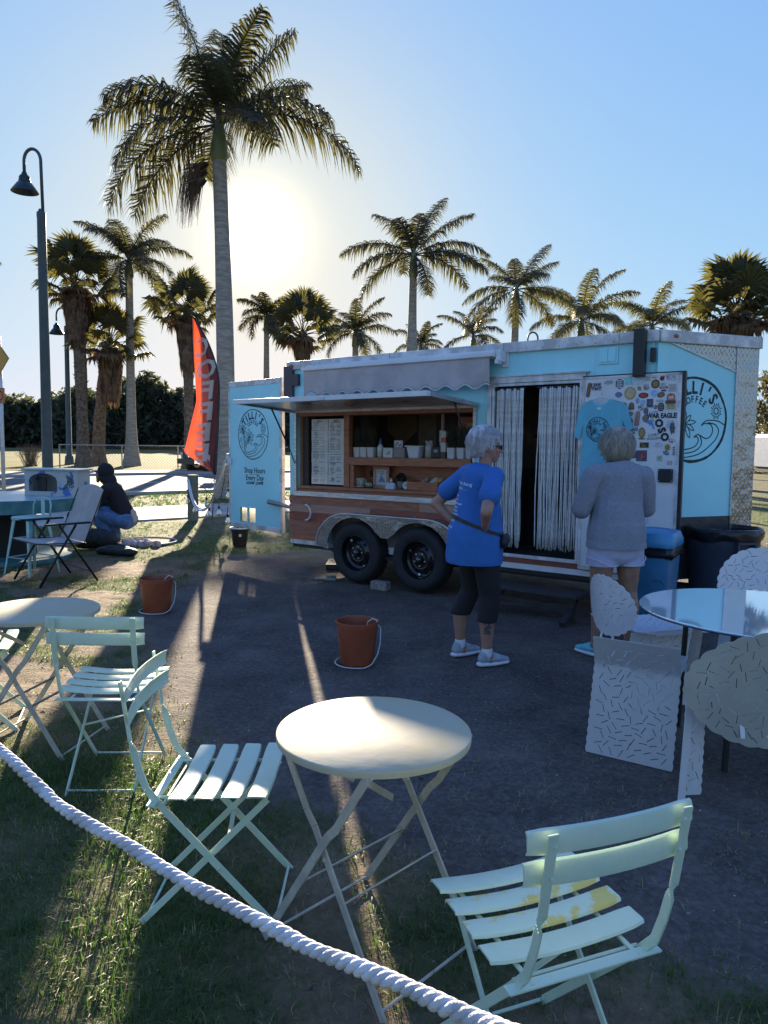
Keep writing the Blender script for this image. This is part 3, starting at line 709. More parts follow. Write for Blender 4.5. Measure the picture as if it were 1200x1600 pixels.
# fender
outer = []; x = WH1 - .58
for i in range(11): a = R(180 - 9 * i); outer.append((WH1 - .12 + .46 * math.cos(a), .40 + .385 * math.sin(a)))
for i in range(11): a = R(90 - 9 * i); outer.append((WH2 + .12 + .46 * math.cos(a), .40 + .385 * math.sin(a)))
FY = -.205
fm = MB(); n = len(outer)
vs = [Vector((x, y, z)) for (x, z) in outer for y in (FY, 0)]; fm.add(vs, [(2 * i, 2 * i + 1, 2 * i + 3, 2 * i + 2) for i in range(n - 1)])
fm.build('fender_top', dia, tr)
face = list(outer); arc2 = []
for i in range(15): a = R(0 + 180 * i / 14); arc2.append((WH2 + .012 + .405 * math.cos(a), .36 + .385 * math.sin(a)))
arc1 = []
for i in range(15): a = R(0 + 180 * i / 14); arc1.append((WH1 - .012 + .405 * math.cos(a), .36 + .385 * math.sin(a)))
arc2 = [p for p in arc2 if p[0] > (WH1 + WH2) / 2 + .06 or p[1] > .56]; arc2 = [p for p in arc2 if not (p[0] < WH2 and p[1] < .555)]
arc1 = [p for p in arc1 if not (p[0] > WH1 and p[1] < .555)]
face += arc2 + [((WH1 + WH2) / 2 + .05, .545), ((WH1 + WH2) / 2 - .05, .545)] + arc1
v_, f_ = poly_mesh(face, step=.06)
me = solid([Vector((a, FY, b)) for a, b, _ in v_], f_, .006); mk('fender_face', me, dia, tr)
edge = MB().tube([Vector((a, FY - .003, b)) for a, b in outer], .008, 6); edge.build('fender_edge', alu, tr)
for s0, s1, xx in ((0, 1, WH1 - .415), (1, 0, WH2 + .415)):
    MB().b2((xx - .012, FY + .004, .36), (xx + .012, -.004, .43)).build('fender_end', alud, tr)
MB().b2((WH1 - .5, -.013, .42), (WH2 + .5, -.001, .775)).build('wheel_well', M('grey wheel well', (.16, .16, .165), .8, var=.2, scale=4), tr)
MB().b2((WH1 - .1, -.010, .34), (WH2 + .1, .0, .50)).build('wheel_skirt', whitep, tr)
MB().bar((WH1 - .2, -.06, .30), (WH2 + .2, -.06, .30), .04, .04).build('spring_bar', blackp, tr)

# ------------------------------------------------------------------ serving window
fr = MB()
for a, b in (((WX0 - .04, -.025, WZ0 - .045), (WX1 + .04, -.001, WZ0)), ((WX0 - .04, -.025, WZ1), (WX1 + .04, -.001, WZ1 + .03)), ((WX0 - .04, -.025, WZ0), (WX0, -.001, WZ1)), ((WX1, -.025, WZ0), (WX1 + .04, -.001, WZ1))): fr.b2(a, b, bev=.003)
fr.b2((WX0 - .03, -.04, WZ0 - .055), (WX1 + .03, -.026, WZ0 - .03)); wf = fr.build('window_frame', alu, tr)
rvl = MB().b2((WX0, 0, WZ0), (WX1, .34, WZ0 + .03)).b2((WX0, .0, WZ1 - .04), (WX1, .3, WZ1)).b2((WX0, .051, WZ0 + .03), (WX0 + .04, .3, WZ1 - .04)).b2((WX1 - .04, .051, WZ0 + .03), (WX1, .3, WZ1 - .04))
rvl.build('window_reveal', WC, tr)
MB().b2((WX0 + .02, -.03, WZ0 + .035), (WX1 - .02, .36, WZ0 + .07), bev=.004).build('counter', WC, tr)
MB().b2((.845, .03, WZ0 + .072), (.925, .10, WZ1 - .042)).build('post', WC, tr)
MB().b2((.926, .02, 1.335), (WX1 - .042, .26, 1.425), bev=.003).build('shelf', WC, tr)
MB().b2((.926, .27, WZ0 + .072), (WX1 - .042, .285, 1.334)).build('back_board', WC, tr)
MB().b2((.926, .045, WZ0 + .072), (.985, .26, 1.334)).build('shelf_bracket', WC, tr)
MB().b2((.17, .06, WZ0 + .072), (.255, .1, WZ1 - .042)).build('post', M('dark post', (.05, .035, .03), .6), tr)
# menu sheets behind plastic
paper = M('laminated paper', (.60, .62, .62), .25, var=.06, scale=5, coat=.5)
mn = MB(); rg = random.Random(3)
for j in range(2):
    for i in range(6):
        x0, x1 = .285 + j * .27, .55 + j * .27; z0 = 1.09 + i * .131
        mn.b2((x0, .085 + .004 * (i % 2), z0), (x1, .09 + .004 * (i % 2), z0 + .130))
menu = mn.build('menu_board', paper, tr)
pr = MB(); PL = plane((0, .083, 0), (1, 0, 0), (0, 0, 1))
for j in range(2):
    x0 = .30 + j * .27; z = 1.85
    text(pr, 'TILLI\'S' if j == 0 else 'MENU', x0 + .115, z, .03, PL)
    while z > 1.13:
        z -= rg.choice((.013, .017, .017, .03)); ln = rg.uniform(.05, .11)
        if rg.random() < .16: text(pr, rg.choice(('Coffee', 'Espresso', 'Latte', 'Iced', 'Smoothies', 'Bagels', 'Tea')), x0 + .06, z, .019, PL, bold=.02); continue
        pr.box((x0 + .01 + ln / 2, z, 0), (ln, .004, .001), T=PL)
        if j == 0:
            for q in (.14, .165, .19): pr.box((x0 + q, z, 0), (.013, .004, .001), T=PL)
        else: pr.box((x0 + .15, z, 0), (rg.uniform(.04, .10), .004, .001), T=PL)
pr.box((.553, 1.48, 0), (.002, .76, .001), T=PL)
pr.build('menu_print', ink, menu)
# inside the trailer
MB().b2((.05, 1.84, .44), (L0, 1.87, 2.53)).build('inner_wall', dark_in, tr)
MB().b2((.70, 1.80, 1.36), (1.19, 1.835, 2.10)).build('wall_poster', M('pale poster', (.60, .50, .38), .8, var=.15, scale=6), tr)
MB().b2((-.35 + .42, 1.78, 1.90), (.69, 1.835, 2.02)).build('wall_shelf', wood('interior board', (.20, .12, .07), (.28, .17, .10)), tr)
MB().b2((.05, 1.5, 1.36), (.7, 1.83, 1.40)).build('wall_shelf', W1[1], tr)
mc = MB(); rg = random.Random(9)
for i in range(60):
    x = .20 + i * .0085; l = .42 - .22 * abs(i / 30 - 1); mc.tube([(x, 1.76, 1.98), (x + rg.uniform(-.004, .004), 1.755, 1.98 - l * .5), (x, 1.76, 1.98 - l)], .0035, 3)
mc.build('wall_macrame', M('tan yarn', (.50, .36, .22), .9), tr, kind='stuff')
MB().b2((1.25, .9, .44), (2.65, 1.2, 1.30)).build('work_bench', M('stainless bench', (.2, .2, .21), .4, .6), tr)
MB().b2((1.28, 1.35, 1.2), (1.75, 1.83, 2.2)).build('tall_cabinet', M('grey cabinet', (.10, .095, .095), .6), tr)
MB().bar((1.93, .8, 1.55), (2.15, 1.0, 2.1), .10, .02).build('rafter_board', W1[1], tr)
MB().bar((2.10, .8, 1.55), (2.32, 1.0, 2.1), .06, .02).build('rafter_board', W1[1], tr)
MB().b2((2.75, 1.0, .44), (3.75, 1.5, 1.32)).build('back_counter', M('dark cabinet', (.03, .028, .03), .5), tr)
MB().b2((2.7, 1.2, 1.66), (3.8, 1.5, 1.70)).build('rack_shelf', blackp, tr)
# roof lining, so no daylight leaks in
MB().b2((.05, .05, 2.50), (L0, 2 * NYv - .05, 2.535)).build('ceiling', dark_in, tr)

# ------------------------------------------------------------------ hatch (opened outwards)
H0, H1 = .07, 2.68; hz0, hz1, hy = 1.975, 2.035, -.955
hm = M('hatch lining', (.56, .50, .46), .28, .35, var=.35, scale=1.5, bump=.15, bscale=3)
hat = MB().add([(H0 + .03, -.03, hz0), (H1 - .03, -.03, hz0), (H1 - .03, hy + .03, hz1), (H0 + .03, hy + .03, hz1), (H0 + .03, -.03, hz0 + .02), (H1 - .03, -.03, hz0 + .02), (H1 - .03, hy + .03, hz1 + .02), (H0 + .03, hy + .03, hz1 + .02)],
    [(0, 1, 2, 3), (7, 6, 5, 4), (0, 4, 5, 1), (1, 5, 6, 2), (2, 6, 7, 3), (3, 7, 4, 0)]).build('hatch', hm, tr)
MB().bar((H0, hy, hz1), (H1, hy, hz1), .06, .050, bev=.004).build('hatch_edge', whitep, hat)
MB().bar((H0 + .015, hy + .03, hz1), (H0 + .015, -.03, hz0), .03, .046, bev=.003).build('hatch_edge', alu, hat)
MB().bar((H1 - .015, hy + .03, hz1), (H1 - .015, -.03, hz0), .03, .046, bev=.003).build('hatch_edge', alu, hat)
MB().b2((1.35, hy - .045, hz1 - .022), (1.44, hy - .03, hz1 + .006), bev=.003).build('hatch_latch', alud, hat)
for xx in (H0 + .04, H1 - .05):
    s_ = MB().tube([(xx, -.42, hz0 + .01), (xx, -.12, 1.52)], .010, 8); s_.tube([(xx, -.12, 1.52), (xx, -.028, 1.34)], .006, 6); s_.build('gas_strut', blackp, hat, smooth=True)
for xx in (.5, 1.3, 2.1): MB().b2((xx, -.05, hz0 - .004), (xx + .25, -.03, hz0 + .03)).build('hinge', alud, hat)

# ------------------------------------------------------------------ awning (rolled, valance hanging)
aw = MB().b2((.36, -.19, 2.43), (2.93, -.135, 2.475), bev=.010).build('awning', whitep, tr)
MB().b2((.40, -.134, 2.42), (2.90, -.02, 2.50), bev=.01).build('awning_case', whitep, aw)
cloth = M('grey awning cloth', (.46, .41, .39), .85, var=.1, scale=4, bump=.2, bscale=160)
def val(u, v):
    drop = .285 + .022 * math.cos(u / .232 * 2 * math.pi) * 1.0
    return Vector((.39 + u, -.165 + .012 * math.sin(u * 3.1) * v + .008 * math.sin(u * 9 + v * 3) * v, 2.435 - v * drop))
V_ = []; F_ = []; NU = 150; NV = 8
for j in range(NV + 1):
    for i in range(NU + 1): V_.append(val(2.48 * i / NU, j / NV))
F_ = [(j * (NU + 1) + i, j * (NU + 1) + i + 1, (j + 1) * (NU + 1) + i + 1, (j + 1) * (NU + 1) + i) for j in range(NV) for i in range(NU)]
mk('valance', solid(V_, F_, .003), cloth, aw, smooth=True)
MB().tube([val(2.48 * i / NU, 1.0) + Vector((0, -.002, 0)) for i in range(NU + 1)], .005, 5).build('valance_piping', whitep, aw)
br = MB().b2((2.93, -.16, 2.38), (2.985, -.04, 2.49), bev=.01).b2((2.94, -.19, 2.36), (2.97, -.1, 2.40)).b2((2.94, -.03, 2.34), (3.0, .0, 2.5)); br.build('awning_bracket', whitep, aw)

# box on the rear corner, hatch window, pipe
MB().b2((-.06, -.045, 2.12), (.085, -.002, 2.52), bev=.004).build('corner_box', M('brown metal box', (.09, .065, .07), .6, var=.1), tr)
MB().b2((.086, -.045, 2.28), (.18, -.004, 2.42), bev=.004).build('corner_box', M('brown metal box', (.09, .065, .07)), tr)
v = MB().b2((3.905, -.012, 2.305), (4.09, -.001, 2.46), bev=.004).b2((3.925, -.020, 2.325), (3.995, -.012, 2.445), bev=.003).b2((4.0, -.020, 2.325), (4.07, -.012, 2.445), bev=.003); v.build('vent_cover', aqua, tr)
MB().b2((4.255, -.115, 2.17), (4.355, -.037, 2.585), bev=.01).build('stove_pipe', blackp, tr)
MB().b2((4.385, -.05, 2.30), (4.425, -.002, 2.42), bev=.004).build('junction_box', blackp, tr)

# ------------------------------------------------------------------ doorway
fr = MB()
for a, b in (((DX0 - .045, -.028, DZ0), (DX0, -.001, DZ1 + .06)), ((DX1, -.028, DZ0), (DX1 + .03, -.001, DZ1 + .06)), ((DX0, -.028, DZ1), (DX1, -.001, DZ1 + .06)),
             ((DX0 + .005, -.018, DZ0), (DX0 + .03, .05, DZ1)), ((DX1 - .03, -.018, DZ0), (DX1 - .005, .05, DZ1)), ((DX0 + .03, -.018, DZ1 - .03), (DX1 - .03, .05, DZ1 - .002))): fr.b2(a, b, bev=.003)
fr.build('door_frame', alud, tr)
MB().b2((DX0 - .05, -.04, DZ1 + .061), (DX1 + .06, -.001, DZ1 + .075)).build('drip_edge', alud, tr)
yarn = M('cotton cord', (.72, .71, .68), .9, var=.12, scale=20, bump=.5, bscale=120)
def cord(seed):
    rg = random.Random(seed); ph = rg.uniform(0, 6); pts = []
    for i in range(15):
        s = i / 14; pts.append((.006 * math.sin(s * 7 + ph) * s + rg.uniform(-.0016, .0016), .008 * math.sin(s * 5 + ph * 2), -s * (1.60 + rg.uniform(0, .001))))
    return MB().tube(pts, [.0052 + .0007 * math.sin(i * 2.1 + ph) for i in range(15)], 5).mesh('cord')
CORD = [cord(i) for i in range(9)]
for m_ in CORD: m_.materials.append(yarn); m_.polygons.foreach_set('use_smooth', [True] * len(m_.polygons))
CM = TM
for k, (x0, x1, lab) in enumerate(((2.865, 3.165, 'left half of the white cord curtain hanging in the trailer doorway'), (3.33, 3.745, 'right half of the white cord curtain, next to the sticker covered door'))):
    ct = thing('cord_curtain', lab, 'curtain', TM @ Vector((0, 0, 0)), rot=(0, TILT, YAW), group='cord curtains in the doorway')
    MB().tube([(x0 - .02, .0, 2.125), (x1 + .02, .0, 2.125)], .012, 8).build('curtain_rod', blackp, ct)
    rg = random.Random(k + 5); n = int((x1 - x0) / .0066); bunch = 0
    for i in range(n):
        x = x0 + (x1 - x0) * i / n + .004 * math.sin(i * .9); y = .004 + .012 * math.sin(i * .55) + rg.uniform(-.01, .006)
        o = bpy.data.objects.new('cord', CORD[rg.randrange(9)]); C.objects.link(o); o.parent = ct
        o.location = (x, y, 2.125); o.scale = (1, 1, rg.uniform(.955, 1.0) * .985); sway = rg.uniform(-.7, .3) + (-.6 if k == 0 else -.4) * (i / n - .2) * .4
        o.rotation_euler = (R(rg.uniform(-.8, .4)), R(rg.uniform(-.35, .35) - sway * 1.0 - (.5 if rg.random() < .1 else 0)), rg.uniform(0, 6.28) if rg.random() < .5 else 0)

# ------------------------------------------------------------------ hand-drawn round emblem
def blob_ring(r, w, seed, n=90):
    rg = random.Random(seed); pts = []; ws = []
    for i in range(n):
        a = 2 * math.pi * i / n; pts.append((r * math.cos(a) * (1 + .006 * math.sin(9 * a)), r * math.sin(a) * (1 + .006 * math.cos(7 * a)))); ws.append(w * (1 + .28 * math.sin(a * 5 + seed) * .5 + rg.uniform(-.14, .14)))
    return pts, ws
def smooth_pts(pts, n=5):
    out = []; P = [pts[0]] + list(pts) + [pts[-1]]
    for i in range(1, len(P) - 2):
        for k in range(n):
            t = k / n; a, b, c, d = P[i - 1], P[i], P[i + 1], P[i + 2]
            out.append(tuple(.5 * (2 * b[j] + (c[j] - a[j]) * t + (2 * a[j] - 5 * b[j] + 4 * c[j] - d[j]) * t * t + (3 * b[j] - a[j] - 3 * c[j] + d[j]) * t ** 3) for j in (0, 1)))
    out.append(pts[-1]); return out
def emblem(mb, T, r, lw=.022, ring=.05):
    T = T @ Matrix.Diagonal((r, r, 1, 1))
    p, w = blob_ring(.97, ring, 3); mb.strip(p, w, T, closed=True)
    arc_text(mb, "TILLI'S", .73, .40, R(140), R(42), T, bold=.035, sx=.85)
    arc_text(mb, 'COFFEE', .47, .22, R(128), R(52), T, bold=.02, sx=.8)
    c = (.66, .22); mb.strip([(c[0] + .065 * math.cos(a), c[1] + .075 * math.sin(a)) for a in np.linspace(0, 6.28, 16)[:-1]], lw, T, closed=True)
    for i in range(16):
        a = 2 * math.pi * i / 16; e = .175 if i % 2 else .15
        mb.strip([(c[0] + .105 * math.cos(a), c[1] + .115 * math.sin(a)), (c[0] + e * math.cos(a), c[1] + e * 1.15 * math.sin(a))], lw * .9, T)
    def leafp(c, s, seed=0):
        for i in range(9):
            a = R(90 + 40 * i + 6); L = s * (1, .85, .9, .95, .8, 1.0, .85, .95, .8)[i]; d = (math.cos(a), math.sin(a)); nrm_ = (-d[1], d[0]); dr = -.12 * L * abs(d[0])
            for sg in (1, -1):
                mb.strip(smooth_pts([c, (c[0] + d[0] * L * .4 + nrm_[0] * sg * L * .13, c[1] + d[1] * L * .4 + nrm_[1] * sg * L * .13), (c[0] + d[0] * L * .75 + nrm_[0] * sg * L * .12, c[1] + d[1] * L * .75 + nrm_[1] * sg * L * .12 + dr * .5), (c[0] + d[0] * L, c[1] + d[1] * L + dr)]), lw * .8, T)
    leafp((-.25, -.10), .34); leafp((-.68, .22), .26)
    for pts in ([(-.28, -.13), (-.44, -.31), (-.56, -.53), (-.62, -.76)], [(-.22, -.16), (-.37, -.34), (-.48, -.55), (-.53, -.80)],
                [(-.69, .18), (-.64, -.1), (-.60, -.35), (-.60, -.55)], [(-.64, .18), (-.58, -.1), (-.54, -.30), (-.545, -.45)], [(-.86, -.30), (-.78, -.1), (-.74, -.3), (-.72, -.55)],
                [(.23, -.13), (.36, -.02), (.55, 0), (.75, -.02), (.94, -.11)], [(.23, -.13), (.34, -.08), (.51, -.10), (.58, -.24), (.51, -.38), (.39, -.43), (.27, -.39), (.16, -.34), (.08, -.36), (.02, -.41)],
                [(.02, -.41), (.11, -.39), (.16, -.49), (.06, -.62), (-.15, -.68), (-.36, -.71), (-.50, -.69)], [(.20, -.36), (.26, -.51), (.20, -.64), (.02, -.74), (-.25, -.78), (-.48, -.77)],
                [(.42, -.06), (.65, -.10), (.76, -.24), (.70, -.42), (.51, -.60), (.20, -.79), (-.18, -.87), (-.42, -.85)]):
        mb.strip(smooth_pts(pts), lw, T)
emb = MB(); emblem(emb, NM @ Matrix.Translation((.425, 1.806, .002)), .385, ring=.062, lw=.026); emb.build('emblem', ink, tr)

# ------------------------------------------------------------------ rear door, swung open
A = TW(-1.32, 9.6); B = TW(-2.18, 10.45); A.z = B.z = 0; DL = (A - B).length
DM = plane(B, (A - B), (0, 0, 1)); z0, z1 = .42, 2.42        # local x to the hinge side, y up, z towards the viewer
vx0, vx1, vz0, vz1 = .25, .62, .50, .70
panel = MB()
for a, b in (((0, z0), (DL, vz0)), ((0, vz1), (DL, z1)), ((0, vz0), (vx0, vz1)), ((vx1, vz0), (DL, vz1))): panel.b2((a[0], a[1], -.035), (b[0], b[1], 0), T=DM)
rd = panel.build('rear_door', aqua, tr)
tm_ = MB()
for a, b in (((0, z0 - .01), (DL, z0 + .055)), ((0, z1 - .06), (DL, z1 + .01)), ((-.008, z0), (.022, z1)), ((DL - .055, z0), (DL + .008, z1))): tm_.b2((a[0], a[1], -.04), (b[0], b[1], .006), T=DM, bev=.003)
tm_.build('door_trim', alud, rd)
for i in range(8):                                         # vent louvers with daylight between them
    z = vz0 + .013 + i * .025
    MB().add([(vx0, z + .010, -.075), (vx1, z + .010, -.075), (vx1, z - .010, .0), (vx0, z - .010, .0)], [(0, 1, 2, 3)], DM).build('louver', M('cream louver', (.40, .39, .26), .6, transl=.2), rd)
lf = MB()
for a, b in (((vx0 - .02, vz0 - .02), (vx1 + .02, vz0)), ((vx0 - .02, vz1), (vx1 + .02, vz1 + .02)), ((vx0 - .02, vz0), (vx0, vz1)), ((vx1, vz0), (vx1 + .02, vz1)), (((vx0 + vx1) / 2 - .01, vz0), ((vx0 + vx1) / 2 + .01, vz1))): lf.b2((a[0], a[1], -.02), (b[0], b[1], .006), T=DM)
lf.build('vent_frame', aqua, rd)
e2 = MB(); emblem(e2, DM @ Matrix.Translation((.57, 1.705, .002)) @ Matrix.Diagonal((1.02, 1, 1, 1)), .345, ring=.035, lw=.022)
text(e2, 'Shop Hours', .60, 1.215, .105, DM, z=.002, bold=.012, sx=.95); text(e2, 'Every Day', .60, 1.115, .105, DM, z=.002, bold=.012, sx=.95); text(e2, '6:30AM  2:00PM', .60, 1.045, .058, DM, z=.002, bold=.02, sx=1.0); e2.box((.60, 1.165, .002), (.26, .004, .001), T=DM)
e2.build('emblem', ink, rd)
MB().b2((-.05, 1.27, .0), (.0, 1.44, .03), T=DM, bev=.005).b2((.0, 1.30, .006), (.06, 1.38, .025), T=DM, bev=.005).build('door_latch', alud, rd)
MB().tube([DM @ Vector((DL - .28, .80, .03)), DM @ Vector((DL - .23, .815, .05)), DM @ Vector((DL + .07, .79, .05)), TW(-1.17, 9.25, .78)], [.012, .032, .026, .02], 10).build('door_stay', galv, tr, smooth=True)

# ------------------------------------------------------------------ entry door folded back against the wall, covered with stickers
EX0, EX1, EZ0, EZ1, EY = 3.79, 4.665, .425, 2.195, -.05
ed = MB().b2((EX0, EY, EZ0), (EX1, -.032, EZ1)).build('entry_door', whitep, tr)
fr = MB()
for a, b in (((EX0 - .004, EZ0), (EX0 + .018, EZ1)), ((EX1 - .03, EZ0), (EX1, EZ1)), ((EX0, EZ0 - .01), (EX1, EZ0 + .025)), ((EX0, EZ1 - .02), (EX1, EZ1))): fr.b2((a[0], EY - .006, a[1]), (b[0], EY - .001, b[1]))
fr.build('door_edge', alud, ed)
MB().b2((EX0 - .01, EY + .004, EZ1), (EX1 + .025, -.01, EZ1 + .012)).b2((EX1, EY - .008, EZ0 - .02), (EX1 + .028, -.01, EZ1)).build('door_gasket', blackp, ed)
MB().b2((4.495, EY - .024, 1.253), (4.622, EY - .002, 1.372), bev=.010).build('door_lock', blackp, ed)
for x, z in ((4.505, 1.36), (4.61, 1.36), (4.61, 1.265), (4.505, 1.265)): MB().ball((x + .003, EY - .025, z), .005, 6).build('bolt', alu, ed)
PLD = plane((0, EY - .0022, 0), (1, 0, 0), (0, 0, 1))
SC = {}
def colm(c): 
    k = 'sticker print %02d%02d%02d' % tuple(int(x * 99) for x in c)
    return M(k, c, .35, var=.12, scale=60)
def shape(kind, w, h, seed=0):
    rg = random.Random(seed)
    if kind in ('e', 'c'): return [(w / 2 * math.cos(a), h / 2 * math.sin(a)) for a in np.linspace(0, 2 * math.pi, 25)[:-1]]
    if kind == 'r': return [(-w / 2, -h / 2), (w / 2, -h / 2), (w / 2, h / 2), (-w / 2, h / 2)]
    if kind == 'a': return [(-w / 2, -h / 2), (w / 2, -h / 2)] + [(w / 2 * math.cos(a), h * .05 + h * .45 * math.sin(a)) for a in np.linspace(0, math.pi, 14)]
    if kind == 's': return [(-w / 2, h * .32), (-w * .25, h * .42), (0, h / 2), (w * .25, h * .42), (w / 2, h * .32), (w / 2, -h * .25), (w * .2, -h * .4), (0, -h / 2), (-w * .2, -h * .4), (-w / 2, -h * .25)]
    if kind == 'k': return [(w / 2 * math.cos(a), h / 2 - w / 2 + w / 2 * math.sin(a)) for a in np.linspace(0, math.pi, 9)] + [(w / 2 * math.cos(a), -h / 2 + w / 2 + w / 2 * math.sin(a)) for a in np.linspace(math.pi, 2 * math.pi, 9)]
    n = 18; return [(w / 2 * (1 + rg.uniform(-.35, .12)) * math.cos(2 * math.pi * i / n), h / 2 * (1 + rg.uniform(-.35, .12)) * math.sin(2 * math.pi * i / n)) for i in range(n)]
def sticker(x, z, w, h, kind, c1, c2=None, rot=0, txt=None, style=0, tc=(.015, .02, .03)):
    k = .00080; w *= k; h *= k * 1.03; seed = int(x * 991 + z * 77)
    T = PLD @ Matrix.Translation((x, z, 0)) @ Matrix.Rotation(R(rot), 4, 'Z')
    P = shape(kind, w, h, seed)
    st = MB().prism(P, -.0005, .0010, T=T).build('sticker', colm(c1), ed)
    if c2:
        m = MB(); rg = random.Random(seed)
        if style == 0:
            m.add([Vector((a * .72, b * .72, .0014)) for a, b in P], [tuple(range(len(P)))], T)
            in_ = MB()
            for i in range(3): in_.add([Vector((a * .22 + rg.uniform(-.18, .18) * w, b * .2 + (.22 - .22 * i) * h, .0018)) for a, b in shape('b', w, h, seed + i)], [tuple(range(18))], T)
        elif style == 1:                                    # bands
            in_ = None
            for i in range(4): m.box((0, h * (.3 - .2 * i), .0015), (w * (.78 - .1 * (i % 2)), h * .09, .0004), T=T)
        elif style == 2:                                    # line drawing
            in_ = None
            m.strip([(a * .9, b * .9) for a, b in P], min(w, h) * .06, T, z=.0015, closed=True)
            for i in range(4):
                q = [(rg.uniform(-.35, .35) * w, rg.uniform(-.35, .35) * h) for _ in range(4)]; m.strip(smooth_pts(q), min(w, h) * .06, T, z=.0015)
        elif style == 3:                                    # mountain / skyline
            in_ = None
            m.add([Vector((a * w, b * h, .0015)) for a, b in ((-.42, -.2), (-.15, .22), (.0, .02), (.2, .3), (.42, -.2))], [(0, 1, 2, 3, 4)], T); m.box((0, -h * .3, .0015), (w * .7, h * .08, .0004), T=T)
        if style == 0: in_ and 0
        # bpy text stays off these small prints unless legible
        m_ = mk('sticker_print', m.mesh('sticker_print'), colm(c2), ed)
    if txt:
        m = MB(); tw = text_width(txt); text(m, txt, 0, 0, min(h * .55, w * .8 / tw), T, z=.002, bold=.03); m.build('sticker_print', colm(tc), ed)
navy = (.03, .04, .10); brn = (.16, .09, .05); blk = (.015, .015, .018); wht = (.68, .69, .70)
